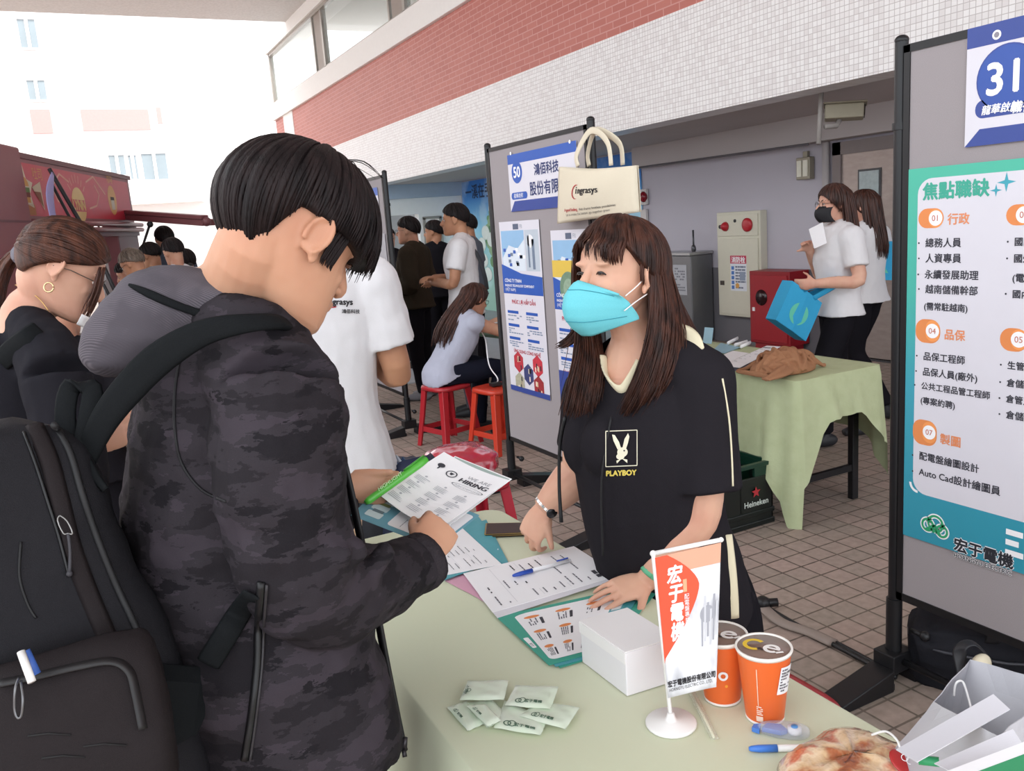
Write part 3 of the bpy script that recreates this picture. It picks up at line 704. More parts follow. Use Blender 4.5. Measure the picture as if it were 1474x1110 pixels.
bt(.368, .475, 'i', .055, INKK, 1, .002); bt(.40, .475, 'ngrasys', .05, INKK, 1, .0015, 1.02)
n_ = 20
for i in range(n_):
    w0, w1 = math.radians(60 + 235 * i / n_), math.radians(60 + 235 * (i + 1) / n_)
    ro, ri = .046, .046 - .012 * math.sin(PI * (i + .5) / n_); cx_, cy_ = .365, .44
    ink.put([(cx_ + r * .82 * math.cos(w) / uw, cy_ - r * .8 * math.sin(w) / vh) for r, w in ((.046, w0), (.046, w1), (ri, w1), (ri, w0))], [(0, 1, 2, 3)], REDI, 1.5)
bt(.17, .80, 'A good feeling', .022, REDI, 1, .0006); bt(.40, .80, 'that shares limitless possibilities', .019, INKK, 1)
bt(.19, .885, 'Let us create the better, go together green', .019, M_('6c6661', .8), 1)
ink.build('printed_logo', tb)
# ================================================================ front table and what lies on it
TZ = .742
t = NT('sage_tablecloth'); n1 = t.n('ShaderNodeTexNoise', Scale=2.2, Detail=3.0); t.l(t.co(), n1.inputs['Vector'])
n2 = t.n('ShaderNodeTexNoise', Scale=600.0, Detail=1.0); t.l(t.co(), n2.inputs['Vector'])
t.color(t.mix(n1.outputs[0], 'ccd1b3', 'd6d9c1')); t.bump(n2.outputs[0], .05, .002); t.rough(.55, .3); SAGE = t.m
BLACKM = M_('1b1a1d', .45, .4, .2)
def folding_table(x0, x1, y0, y1, label):
    e = empty('folding_table', ((x0 + x1) / 2, (y0 + y1) / 2, 0), label, 'table')
    MB().box((x0 + .004, y0 + .004, TZ - .03), (x1 - .004, y1 - .004, TZ - .003)).build('tabletop', M_('b9b3a4', .5), e, smooth=False, bevel=.01)
    for y in (y0 + .12, y1 - .12):
        for x in (x0 + .06, x1 - .06):
            MB().box((x - .022, y - .018, 0), (x + .022, y + .018, TZ - .03)).build('leg', BLACKM, e, smooth=False, bevel=.004)
        MB().box((x0 + .08, y - .012, .16), (x1 - .08, y + .012, .195)).build('crossbar', BLACKM, e, smooth=False)
    for x in (x0 + .06, x1 - .06): MB().box((x - .012, y0 + .13, TZ - .07), (x + .012, y1 - .13, TZ - .03)).build('apron', BLACKM, e, smooth=False)
    return e
def cloth_sheet(x0, x1, y0, y1, r, drop, seed=0, flare=.03, amp=.012, z=TZ, dropfn=None):
    """top with rounded corners and a hanging skirt with soft folds"""
    m = MB(); n = 160; loop = []
    per = []
    for cx, cy, a in ((x1 - r, y0 + r, -90), (x1 - r, y1 - r, 0), (x0 + r, y1 - r, 90), (x0 + r, y0 + r, 180)):
        for i in range(9): w = math.radians(a + 90 * i / 8); per.append(V((cx + r * math.cos(w), cy + r * math.sin(w), z)))
    dense = []
    for i in range(len(per)):
        a, b = per[i], per[(i + 1) % len(per)]; k = max(1, int((b - a).length / .025))
        for j in range(k): dense.append(a.lerp(b, j / k))
    n = len(dense); c = V(((x0 + x1) / 2, (y0 + y1) / 2, z))
    rings = []
    for s_ in (.0, .5, .93, .985): rings.append([c + (p - c) * max(s_, .002) for p in dense])
    rings.append([p + V((0, 0, -.001)) for p in dense]); L = 0; acc = []
    for i in range(n): acc.append(L); L += (dense[(i + 1) % n] - dense[i]).length
    nrm = []
    for i in range(n):
        d = dense[(i + 1) % n] - dense[i - 1]; q = V((d.y, -d.x, 0)).normalized(); nrm.append(q)
    for k in range(1, 9):
        f = k / 8; row = []
        for i in range(n):
            s_ = acc[i]
            fold = amp * f * (math.sin(s_ * 21 + seed) + .6 * math.sin(s_ * 37 + seed * 2) + .8 * noise.noise(V((s_ * 5, f, seed))))
            dd = dropfn(dense[i], nrm[i]) if dropfn else drop
            row.append(dense[i] + nrm[i] * (.006 + flare * f + fold * .5 + abs(fold)) + V((0, 0, -dd * f)))
        rings.append(row)
    m.loft(rings, cap=False)
    return m
folding_table(.46, 1.06, .42, 2.25, 'front folding table under the smooth sage green cloth')
o = cloth_sheet(.455, 1.065, .415, 2.255, .06, .26, 1).build('tablecloth', SAGE, None, auto=60); tag(o, 'smooth sage green cloth over the front table holding the flag and cups', 'tablecloth')
TS = TZ + .0015                                    # cloth surface
PWHITE = M_('eeecee', .55, .3, var=.02); TEALP = M_('4f9da8', .4, .4, var=.06); GREENP = M_('3fa08c', .4, .4); TXT = M_('6d6c74', .7); TXTD = M_('3c3b42', .7)
def flat(name, label, cat, quad, z, mat, th=.0008, group=None, curl=0, lift=None):
    """a sheet given by 4 photo pixels lying at height z; returns (object, Ink with unit x,y axes, size)"""
    q = [onz(*p, z) for p in quad]
    return sheet3(name, label, cat, q, mat, th, group, lift)
def sheet3(name, label, cat, q, mat, th=.0008, group=None, lift=None, parent=None):
    w = (q[1] - q[0]).length; h = (q[3] - q[0]).length
    def fn(u, v):
        p = (q[0] * (1 - u) + q[1] * u) * (1 - v) + (q[3] * (1 - u) + q[2] * u) * v
        if lift: p = p + lift(u, v)
        return p
    m = MB().grid(lambda u, v: fn(u, v), 10, 10, thick=th)
    # make sure the sheet thickens away from the viewer
    o = m.build(name, mat, parent, smooth=False)
    if label: tag(o, label, cat, group)
    nz = (q[1] - q[0]).cross(q[3] - q[0]).normalized(); s_ = 1 if nz.dot(EYEP - q[0]) > 0 else -1
    def ink(p): return fn(p.x / w, p.y / h) + nz * s_ * (.0011 + p.z)
    return o, Ink(Matrix.Identity(4), ink), w, h
def form_print(k, w, h, seed, dense=1, title=None):
    rd = random.Random(seed)
    k.scribble(w * .08, h * .86, w * .6, h * .92, 1, TXTD, 1, seed)
    for i in range(int(11 * dense)):
        y = h * (.80 - .072 * i / dense)
        for c_ in range(3):
            if rd.random() < .75: k.scribble(w * (.08 + .3 * c_), y, w * (.08 + .3 * c_ + rd.uniform(.1, .24)), y + h * .02, 1, TXT if rd.random() < .7 else TXTD, 1, seed + i * 3 + c_, words=4)
        if i % 3 == 2: k.rect(w * .06, y - h * .018, w * .94, y - h * .016, M_('b5b4bb'), 1)
# teal job flyers fanned out in front of the woman
for i, (lab, quad, z) in enumerate((
    ('teal job flyer at the bottom of the fan beside the white box', [(806, 962), (726, 884), (948, 850), (872, 942)], TS + .001),
    ('teal flyer in the middle of the fan, mostly covered', [(800, 960), (722, 886), (930, 846), (862, 944)], TS + .0025))):
    q = [quad[0], quad[1], quad[2], quad[3]]
    flat('job_flyer', lab, 'flyer', q, z, TEALP if i else GREENP, group='teal job flyers on the front table')
o, k, w, h = flat('job_flyer', 'topmost teal flyer of the fan with white job panel', 'flyer', [(790, 958), (714, 888), (918, 843), (858, 940)], TS + .004, GREENP, group='teal job flyers on the front table')
k.rect(w * .06, h * .10, w * .94, h * .86, PWHITE, 1, .012); k.rect(w * .0, h * .86, w, h * 1.0, TEALP, 1)
for r_ in range(3):
    for c_ in range(3):
        x, y = w * (.12 + .28 * c_), h * (.64 - .24 * r_)
        k.rect(x, y + h * .10, x + w * .12, y + h * .125, TXTD, 2, .0025); k.disc(x + w * .16, y + h * .05, .006, ORG, 2); k.scribble(x, y, x + w * .13, y + h * .08, 4, TXT, 2, r_ * 3 + c_, words=3)
k.rect(w * .62, h * .88, w * .72, h * .97, M_('cfd8dc'), 2); k.rect(w * .74, h * .88, w * .82, h * .95, M_('5d6a70'), 2); k.rect(w * .3, h * .02, w * .5, h * .07, INK_WHITE, 2, .004)
k.text(w * .33, h * .028, '宏于電機', h * .035, TXTD, 4); k.build('printed_lettering', o)
# pink slip showing under the form
flat('pink_slip', 'small pink slip peeking out from under the printed form', 'paper', [(640, 836), (668, 826), (712, 878), (690, 862)], TS + .0006, M_('d3a0b4', .6))
# application form with a pen on it
o, k, w, h = flat('application_form', 'white printed form with a pen lying on it before the woman', 'form', [(709, 882), (667, 826), (826, 787), (888, 830)], TS + .006, PWHITE, lift=lambda u, v: V((0, 0, .004 * math.sin(3 * u) * v)))
form_print(k, w, h, 3); k.build('printed_lettering', o)
o2, k, w, h = flat('application_form', 'second white sheet lying directly under the pen form', 'form', [(716, 890), (690, 858), (880, 832), (884, 836)], TS + .0052, M_('d9d6dc', .6))
def pen(label, a, b, z, caps, body, cap_frac=.33, r=.0052):
    a, b = onz(*a, z + r), onz(*b, z + r); d = b - a
    e = empty('ballpoint_pen', a.lerp(b, .5), label, 'pen')
    MB().tube([a + d * cap_frac, a + d * .97], r, 12).tube([a + d * .97, b], [r * .8, r * .7], 10).build('barrel', M_(body, .3, .5), e)
    MB().tube([a, a + d * .03, a + d * .12, a + d * cap_frac], [r * .55, r * .8, r * 1.05, r * 1.1], 12).build('cap', M_(caps, .3, .5), e)
    up = V((0, 0, 1))
    MB().box((0, -.0012, 0), (d.length * .2, .0012, .003), frame(a + d * (.76 if cap_frac < .4 else .1) + up * r, d, up.cross(d))).build('clip', M_(caps, .3, .5), e, smooth=False)
    return e
pen('white ballpoint pen with blue grip lying on the form', (738, 829), (821, 806), TS + .010, '2c4fae', 'e3e0e2')
pen('white pen with bright blue cap in front of the orange cups', (1078, 1078), (1192, 1076), TS, '3f78cf', 'ece9e6', .36, .0055)
# papers at the man's hands, on the table
def wob(u, v): return V((0, 0, .006 * math.sin(2.5 * u + 2 * v)))
flat('job_flyer', 'teal flyer under the white letter beside the dark wallet', 'flyer', [(730, 806), (688, 744), (600, 790), (640, 838)], TS + .001, TEALP, lift=wob, group='teal job flyers on the front table')[0]
o, k, w, h = flat('job_flyer', 'teal flyer with white text lines next to the wallet', 'flyer', [(733, 812), (700, 748), (655, 762), (690, 822)], TS + .003, TEALP, group='teal job flyers on the front table')
for i in range(5): k.rect(w * (.3 + .1 * i), h * .1, w * (.33 + .1 * i), h * (.5 + .06 * i), INK_WHITE, 1)
k.build('printed_lettering', o)
o, k, w, h = flat('printed_letter', 'white printed letter lying under the man\'s right hand', 'letter', [(722, 812), (662, 757), (592, 790), (632, 830)], TS + .008, PWHITE, lift=lambda u, v: V((0, 0, .012 * u * v)))
form_print(k, w, h, 8, .8); k.build('printed_lettering', o)
# dark wallet with gilt edge
q = [onz(*p, TS + .014) for p in ((698, 768), (790, 764), (792, 750), (700, 752))]
wl = empty('wallet', q[0].lerp(q[2], .5), 'dark brown wallet with gold edges near the far end of the table', 'wallet')
MB().prism([p - V((0, 0, .013)) for p in q], (0, 0, .011)).build('body', M_('3a2722', .4, .4), wl, smooth=False, bevel=.003)
MB().prism([p + (p - q[0].lerp(q[2], .5)) * .02 - V((0, 0, .0085)) for p in q], (0, 0, .0012)).prism([p + (p - q[0].lerp(q[2], .5)) * .02 - V((0, 0, .004)) for p in q], (0, 0, .0012)).build('gold_edge', M_('b99a52', .3, .5, .7), wl, smooth=False)

# tissue packs
PACK = NT('pale_green_film'); n1 = PACK.n('ShaderNodeTexNoise', Scale=18.0, Detail=2.0); PACK.l(PACK.co(), n1.inputs['Vector'])
PACK.color(PACK.mix(n1.outputs[0], 'cfe0c4', 'e3e8dc')); PACK.bump(n1.outputs[0], .5, .01); PACK.rough(.16, .5); PACK.b.inputs['Coat Weight'].default_value = .4
def c7(x, y): return (560 + x / 4.335, 930 + y / 4.335)
packs = [([(360, 372), (490, 518), (600, 470), (480, 330)], 0, 'tissue pack at the left end of the heap', 0),
         ([(475, 345), (610, 497), (760, 440), (640, 320)], .001, 'tissue pack lying between the left pack and the front pack', 0),
         ([(480, 360), (612, 490), (700, 452), (600, 350)], .011, 'tissue pack half under the back left pack', 0),
         ([(652, 498), (946, 545), (990, 440), (720, 330)], .003, 'tissue pack at the front of the heap, logo facing the edge', 1),
         ([(812, 425), (1100, 508), (1190, 370), (930, 330)], .008, 'tissue pack at the right end of the heap', 1),
         ([(440, 326), (718, 324), (745, 200), (490, 205)], .013, 'tissue pack at the back left corner of the heap', 2),
         ([(722, 358), (1008, 382), (1058, 240), (790, 232)], .014, 'topmost tissue pack at the back right of the heap', 1)]
for quad, dz, lab, lg in packs:
    q = [onz(*c7(*p), TS + dz + .008) for p in quad]; c = sum(q, V((0, 0, 0))) / 4
    e = empty('tissue_pack', V((c.x, c.y, TS + dz)), 'pale green ' + lab, 'tissue pack', 'pale green tissue packs on the front table')
    x, y = (q[1] - q[0]), (q[3] - q[0])
    def pf(u, v, top):
        bul = (min(1, 6 * min(u, 1 - u)) * min(1, 6 * min(v, 1 - v))) ** .5
        return q[0] + x * u + (y * (1 - u) + (q[2] - q[1]) * u) * v + V((0, 0, (-.004 + .0042 * bul + .0006 * math.sin(9 * u + 14 * v)) if top else (-.004 - .0038 * bul)))
    MB().grid(lambda u, v: pf(u, v, 1), 14, 12).grid(lambda u, v: pf(u, v, 0), 14, 12).build('wrapper', PACK.m, e)
    w, h = x.length, y.length
    ik = Ink(Matrix.Identity(4), lambda p: pf(p.x / w, p.y / h, 1) + V((0, 0, .0012 + p.z)))
    gm = M_('4f6b58', .5)
    X0, Y0 = (.26, .17) if lg != 2 else (.08, .35)
    r_ = .09 * h if lg != 2 else .07 * h
    ik.disc(w * X0, h * Y0, r_, gm, 1, r0=r_ * .7, n=14); ik.disc(w * X0 + r_ * 1.1, h * Y0 + r_ * .2, r_ * 1.1, gm, 1, r0=r_ * .85, n=14)
    ik.text(w * (X0 + .14), h * (Y0 - .05), '宏于電機', h * .12, gm, 2, bold=.0003) if lg != 2 else ik.scribble(w * .05, h * .2, w * .12, h * .7, 5, gm, 1, 3)
    ik.build('printed_logo', e)
# white card box
q = [onz(838, 953, TS), onz(903, 1003, TS), onz(975, 980, TS)]
q.append(q[0] + q[2] - q[1])
hb = .085
wb = empty('card_box', V((*(q[0].lerp(q[2], .5)).xy, TS)), 'plain white card box beside the little flag', 'box')
MB().prism(q, (0, 0, hb)).build('body', M_('e6e3e6', .5, .3, var=.02), wb, smooth=False, bevel=.002)
top = [p + V((0, 0, hb + .0008)) for p in q]
MB().prism([top[0] + (top[0] - top[3]) * .0, top[1], top[2], top[3]], (0, 0, .0018)).prism([top[0], top[1], top[1] + V((0, 0, -.022)) + (top[1] - top[2]) * .004, top[0] + V((0, 0, -.022)) + (top[0] - top[3]) * .004], (top[1] - top[2]).normalized() * .0015).build('lid', M_('efecec', .5, .3, var=.02), wb, smooth=False)

# desk flag on a white stand
bc = onz(966, 1042, TS)
fd = empty('desk_flag', bc, 'orange and white company flag on a round white stand', 'flag')
WPL = M_('eeebe8', .35, .4, var=.02)
MB().lathe([(.043, 0), (.0435, .003), (.041, .006), (.012, .0075), (.008, .012), (.006, .02), (.0, .02)], bc).build('base', WPL, fd)
ft = P(940, 797, 1.475); fr_ = P(1038, 777, 1.445); tip = bc + V((0, 0, .01))
MB().tube([tip, ft], .0037, 10).ell(ft, .0058, nu=10, nv=8).build('pole', WPL, fd)
MB().tube([ft, fr_], .004, 10).ell(fr_, .0045, nu=8, nv=6).build('crossbar', WPL, fd)
FA, FB, FC, FD = P(943, 803, 1.472), P(1038, 781, 1.447), P(1031, 990, 1.405), P(962, 1004, 1.437)
fn_ = (FB - FA).cross(FD - FA).normalized(); fn_ = fn_ if fn_.dot(EYEP - FA) > 0 else -fn_
def fl_(u, v):
    p = (FA * (1 - u) + FB * u) * (1 - v) + (FD * (1 - u) + FC * u) * v
    return p + fn_ * (.006 * math.sin(3.2 * u + 2.2 * v) * v)
ORF = M_('e2502f', .45, .3); 
t = NT('flag_photo_print'); n1 = t.n('ShaderNodeTexNoise', Scale=22.0, Detail=3.0); t.l(t.mapped((1, 1, .4)), n1.inputs['Vector'])
t.color(t.ramp(n1.outputs[0], [(.35, 'f0eef0'), (.55, 'd5d3d6'), (.68, 'a7a6ac')])); t.rough(.4); FLP = t.m
fo = MB().grid(fl_, 14, 20, thick=.0006).build('flag_cloth', FLP, fd)
fw, fh = (FB - FA).length, (FD - FA).length
k = Ink(Matrix.Identity(4), lambda p: fl_(p.x / fw, 1 - p.y / fh) + fn_ * (.0012 + p.z)); k.step = .0003
arc = [(0, 1.0), (.36, 1.0)] + [(.36 + .30 * math.sin(PI * i / 16) ** .8 * (1 - .25 * i / 16) - .30 * max(0, (i - 5) / 11), 1 - .62 * i / 16 - .02) for i in range(1, 17)] + [(0, .25)]
def strip(fx0, fx1, m, lay, y0, y1, n=24):
    vs, fs = [], []
    for i in range(n + 1):
        y = y0 + (y1 - y0) * i / n; a, b = fx0(y), fx1(y); vs += [(fw * (a + (b - a) * j / 10), fh * y) for j in range(11)]
    fs = [(11 * i + j, 11 * i + j + 1, 11 * i + j + 12, 11 * i + j + 11) for i in range(n) for j in range(10)]; k.put(vs, fs, m, lay)
edge = lambda y: max(.0, .67 - 1.0 * abs(y - .74) ** 1.6 * (2.2 if y < .74 else 4.2))
strip(lambda y: 0.0, edge, ORF, 1, .13, 1.0)
strip(edge, lambda y: 1.0, M_('d79c80', .5), 1, .86, 1.0); 
k.disc(fw * .80, fh * .52, .014, M_('a09fa6', .5), 1); 
for i in range(6): k.rect(fw * (.70 + .05 * i), fh * (.30 + .03 * (i % 3)), fw * (.73 + .05 * i), fh * (.55 + .05 * ((i * 2) % 3)), [M_('9b9aa2', .5), M_('c4c3c8', .5)][i % 2], 2)
for i, ch in enumerate('宏于電機'): k.text(fw * (.15 + .0 * i), fh * (.80 - .135 * i), ch, fh * .135, INK_WHITE, 3, bold=.0011, sx=.9, shear=.15)
for i, ch in enumerate('配電盤專業製造'): k.text(fw * .42, fh * (.66 - .042 * i), ch, fh * .042, INK_WHITE, 3)
k.rect(fw * .41, fh * .71, fw * .47, fh * .80, M_('e9a27a', .5), 3)
k.text(fw * .02, fh * .075, '宏于電機股份有限公司', fw * .096, INKK, 3, bold=.0004); k.text(fw * .04, fh * .04, 'HORNGYU ELECTRIC CO., LTD.', fw * .062, INKK, 3)
k.build('printed_lettering', fo)

# two orange paper cups with sealed film lids
def cup(label, c, rb, rt, h, seed):
    e = empty('paper_cup', c, label, 'cup', 'orange paper cups on the front table')
    t = NT('orange_cup_print'); n1 = t.n('ShaderNodeTexNoise', Scale=6.0); t.l(t.co(), n1.inputs['Vector']); t.color(t.mix(n1.outputs[0], 'e0622a', 'e66f35')); t.rough(.4, .4)
    MB().lathe([(rb, .002), (rb + .0008, 0.004), (rt, h - .004)], c, 40, cap=False).lathe([(rb - .002, .004), (.0001, .004)], c, 40, cap=False).build('cup_wall', t.m, e)
    MB().lathe([(rb + .0012, 0), (rb + .0014, .004), (rb - .001, .004), (rb - .001, 0)], c, 40, cap=False).build('base_rim', M_('efe9e2', .5), e)
    MB().lathe([(rt - .002, h - .006), (rt + .001, h - .006), (rt + .0028, h - .001), (rt + .002, h + .0015), (rt - .001, h + .001), (rt - .002, h - .006)], c, 40, cap=False).build('rolled_rim', M_('efe9e2', .4), e)
    lid = MB().lathe([(.0001, h - .001), (rt + .0005, h - .001), (rt + .0005, h - .0025), (.0001, h - .0025)], c, 40, cap=False).build('film_lid', M_('7d6459', .18, .5, var=.15, scale=30), e)
    k = Ink(Matrix.Translation(c + V((0, 0, h - .0002))) @ Matrix.Rotation(math.radians(-62 + seed * 14), 4, 'Z'))
    Y_, W_ = M_('e0bb3a', .3), M_('ece6e2', .3)
    k.disc(-.016, .0, .019, Y_, 1, a0=55, a1=305, r0=.012); k.disc(.014, -.002, .014, W_, 1, a0=0, a1=320, r0=.0075); k.rect(.004, -.004, .027, .001, W_, 2); k.disc(-.004, -.01, .003, M_('2e2522'), 3); k.disc(.001, -.012, .0025, M_('2e2522'), 3); k.line([(.024, -.012), (.034, -.004)], .005, W_, 1)
    k.build('printed_face', lid)
    return e, lambda a, z: c + V((math.cos(a), math.sin(a), 0)) * (rb + (rt - rb) * z / h + .0012) + V((0, 0, z))
def wrap(surf, a0, z0, tilt=0):
    def fn(p):
        x = p.x * math.cos(tilt) - p.y * math.sin(tilt); y = p.x * math.sin(tilt) + p.y * math.cos(tilt)
        q = surf(a0 + x / .042, z0 + y); o_ = surf(a0 + x / .042, z0 + y); d = V((math.cos(a0 + x / .042), math.sin(a0 + x / .042), 0)); return o_ + d * p.z
    return fn
va = math.atan2(-.95, -.9)                         # the side that faces the photographer
e, sf = cup('orange paper cup in front, with a white order label', onz(1101, 1030, TS), .031, .0445, .128, 0)
def tess(k, x0, y0, x1, y1, m, lay, n=10):
    vs, fs = [], []
    for i in range(n + 1): x = x0 + (x1 - x0) * i / n; vs += [(x, y0), (x, y1)]
    k.put(vs, [(2 * i, 2 * i + 2, 2 * i + 3, 2 * i + 1) for i in range(n)], m, lay)
k = Ink(Matrix.Identity(4), wrap(sf, va + .52, .06, -.12)); tess(k, 0, 0, .034, .05, INK_WHITE, 1); k.scribble(.003, .004, .031, .047, 8, M_('6d6a72'), 2, 5, words=6); k.text(.004, .036, '少冰 微糖', .0065, TXTD, 3); k.build('order_label', e)
k = Ink(Matrix.Identity(4), wrap(sf, va - .28, .008)); tess(k, -.001, .03, .0005, .1, M_('eecab0'), 1, 2); k.scribble(-.004, .012, .008, .03, 5, M_('f0d9c6'), 1, 3, words=2); tess(k, -.006, .0, .008, .01, M_('f0d0bb'), 1, 4); k.build('printed_lettering', e)
e, sf = cup('orange paper cup partly hidden behind the flag', onz(1040, 1003, TS), .031, .0445, .122, 1)
k = Ink(Matrix.Identity(4), wrap(sf, va + .1, .062)); k.disc(0, 0, .009, INK_WHITE, 1, r0=.0045, n=20); k.disc(.006, -.02, .003, M_('f2a33a'), 1, n=10); k.build('printed_ring', e)
# correction tape
q0 = onz(1128, 1056, TS)
ct = empty('correction_tape', q0, 'clear correction tape dispenser with blue insides in front of the cups', 'correction tape')
dx = (onz(1173, 1062, TS) - onz(1085, 1052, TS)).normalized(); Mq = frame(q0, dx, V((0, 0, 1)).cross(dx))
CLEAR = glass_mat('clear_plastic', 'dfe6f2', .3, .08)
m_ = MB(); rg = []
for zz, sc_ in ((0, .92), (.003, 1), (.011, 1), (.014, .9)):
    rg.append([Mq @ V((.041 * sc_ * math.copysign(abs(math.cos(a)) ** .8, math.cos(a)), .017 * sc_ * math.sin(a) * (1 - .25 * math.cos(a) * -1), zz)) for a in [2 * PI * i / 28 for i in range(28)]])
m_.loft(rg).build('shell', CLEAR, ct)
MB().prism([Mq @ V(p) for p in ((-.034, -.006, .003), (-.004, -.011, .003), (.006, -.004, .003), (-.004, .009, .003), (-.026, .008, .003))], (0, 0, .008)).build('blue_carrier', M_('3558b8', .3, .5), ct, smooth=False)
MB().lathe([(.011, .003), (.011, .0125), (.005, .0125), (.005, .0135), (.0001, .0135)], Mq @ V((.017, .002, 0)), 24).build('tape_reel', INK_WHITE, ct)
MB().lathe([(.0055, .0128), (.0055, .0145), (.0001, .0145)], Mq @ V((.017, .002, 0)), 18).build('hub', M_('4f8fce', .3), ct)
MB().prism([Mq @ V(p) for p in ((-.05, -.006, .001), (-.038, -.011, .001), (-.036, .008, .001), (-.047, .004, .001))], (0, 0, .008)).build('tip', M_('4d7fd0', .25), ct, smooth=False)
# straw in a clear wrapper
a, b = onz(990, 985, TS + .004), onz(1028, 1062, TS + .004)
st = empty('wrapped_straw', a.lerp(b, .5), 'drinking straw in a clear paper wrapper beside the flag stand', 'straw')
MB().tube([a, b], .0025, 8).build('straw', M_('d9d6bb', .3), st)
MB().tube([a - (b - a) * .04, a, a.lerp(b, .5), b, b + (b - a) * .03], [(.0075, .0006), (.007, .003), (.007, .003), (.007, .003), (.0075, .0006)], 8, side=V((1, .45, 0))).build('wrapper', glass_mat('thin_film', 'e6e8dc', .22, .15), st)

# sandwich in printed film, bottom right
SBM = NT('sandwich_film'); n1 = SBM.n('ShaderNodeTexNoise', Scale=17.0, Detail=4.0); SBM.l(SBM.co(), n1.inputs['Vector'])
SBM.color(SBM.ramp(n1.outputs[0], [(.30, '6f3420'), (.40, 'b5673f'), (.47, 'd9b48a'), (.56, 'e6c9a8'), (.64, 'c8684b'), (.75, 'dfa77e')])); SBM.rough(.14, .6); SBM.b.inputs['Coat Weight'].default_value = .7
n2 = SBM.n('ShaderNodeTexNoise', Scale=34.0, Detail=3.0); SBM.l(SBM.co(), n2.inputs['Vector']); SBM.bump(n2.outputs[0], .7, .012)
sw = empty('sandwich', onz(1230, 1110, TS), 'bacon sandwich wrapped in clear film at the near table edge', 'sandwich')
pts = {'a': onz(1118, 1112, TS), 'b': onz(1190, 1072, TS), 'c': onz(1240, 1052, TS + .02), 'd': onz(1345, 1110, TS + .01), 'e': onz(1330, 1180, TS), 'f': onz(1150, 1200, TS)}
sm = MB(); C0 = sum(pts.values(), V((0, 0, 0))) / 6
rg = []
lo = [pts[i] for i in 'abcdef']; lo, _ = spline(lo + [lo[0]], [(0, 0)] * 7, 6); lo = lo[:-1]
for s_, z in ((.9, 0.001), (1.0, .006), (.97, .018), (.85, .034), (.6, .043), (.3, .046), (.01, .045)):
    rg.append([V((C0.x + (p.x - C0.x) * s_, C0.y + (p.y - C0.y) * s_, TS + z + (.010 * noise.noise(p * 22 + V((0, 0, s_ * 3))) if z > .01 else 0))) for p in lo])
sm.loft(rg).build('wrapped_bread', SBM.m, sw)
sd = onz(1300, 1098, TS + .05)
MB().ell(sd, (.018, .022, .004), Matrix.Rotation(.5, 3, 'X').to_4x4()).build('red_seal', M_('b02c2c', .3, .5), sw)
k = Ink(frame(sd + V((-.012, -.008, .0075)), (.88, -.47, 0), (.35, .6, .5))); k.disc(.006, .008, .005, INK_WHITE, 1, r0=.004, n=16); k.disc(.017, .008, .005, INK_WHITE, 1, r0=.004, n=16); k.disc(.0115, .003, .005, INK_WHITE, 1, r0=.004, n=16); k.build('printed_logo', sw)

# grey-white paper bags at the right corner
BAGP = M_('b4b3b9', .6, .25, var=.03, scale=8, bump=.12, bscale=25); BAGI = M_('d0ced4', .6, .2, var=.03)
def paper_bag(label, pts, inner, mat, group=None):
    """pts: the four top corners and the four bottom corners"""
    e = empty('paper_bag', (pts[4] + pts[6]) / 2, label, 'bag', group)
    m = MB(); rows = []
    for j in range(7):
        f = j / 6; row = []
        for i in range(4):
            a0, a1 = pts[i].lerp(pts[4 + i], f), pts[(i + 1) % 4].lerp(pts[4 + (i + 1) % 4], f)
            for s_ in range(6):
                p = a0.lerp(a1, s_ / 6); p = p + V((noise.noise(p * 14), noise.noise(p * 14 + V((5, 0, 0))), 0)) * .006 * (1 - f); row.append(p)
        rows.append(row)
    m.loft(rows, cap=False); w = len(rows[0]); bo = rows[-1]; m.add(bo, [tuple(range(w))])
    m.build('body', mat, e, smooth=False, solid=.0012)
    return e
T_ = lambda x, y, d: P(x, y, d)
A_, Bb, Cc, Dd = T_(1301, 1014, 1.16), T_(1393, 950, 1.20), T_(1500, 985, 1.14), T_(1450, 1075, 1.0)
# bag standing at the table corner, lip towards the camera
top = [T_(1341, 1009, 1.16), T_(1398, 950, 1.24), T_(1530, 985, 1.12), T_(1440, 1060, 1.02)]
bot = [V((p.x * .9 + .02, p.y * .9 + .05, TS + .002)) for p in top]
bot[0] = V((onz(1272, 1100, TS).x, onz(1272, 1100, TS).y, TS + .002))
bg = paper_bag('white paper carrier bag standing at the near right corner of the table', top + bot, None, BAGP)
hp = [T_(1373, 1002, 1.20), T_(1376, 984, 1.2), T_(1386, 982, 1.2), T_(1394, 1005, 1.19), T_(1398, 1022, 1.18)]
MB().tube(hp, .0016, 8, k=6).build('rope_handle', M_('e6e3e2', .6), bg)
hp = [T_(1255, 1058, 1.22), T_(1275, 1053, 1.2), T_(1290, 1064, 1.18), T_(1296, 1078, 1.17)]
MB().tube(hp, .0016, 8, k=6).build('rope_handle', M_('e6e3e2', .6), bg)
for j, (q, lab) in enumerate((([T_(1430, 1000, 1.09), T_(1454, 1022, 1.06), T_(1320, 1098, 1.02), T_(1290, 1080, 1.06)], 'folded white paper strip lying across the bags'),
    ([T_(1458, 1050, 1.02), T_(1480, 1085, .99), T_(1370, 1112, .97), T_(1345, 1100, 1.0)], 'white folded flap of paper nearest the right frame edge'))):
    o, k, w, h = sheet3('paper_sheet', lab, 'paper', q, BAGI, .001)
o, k, w, h = sheet3('paper_sheet', 'white sheet with a green printed band at the bottom right corner', 'paper', [T_(1350, 1116, .96), T_(1482, 1066, .97), T_(1490, 1110, .93), T_(1380, 1150, .92)], M_('e9e6e8', .5), .001)
k.rect(w * .3, h * .4, w, h * .95, M_('3a8f62', .5), 1); k.build('printed_band', o)
MB().tube([T_(1322, 1094, 1.08), T_(1352, 1097, 1.07)], .006, 10).build('glue_stick', M_('2f8f5c', .4), None)
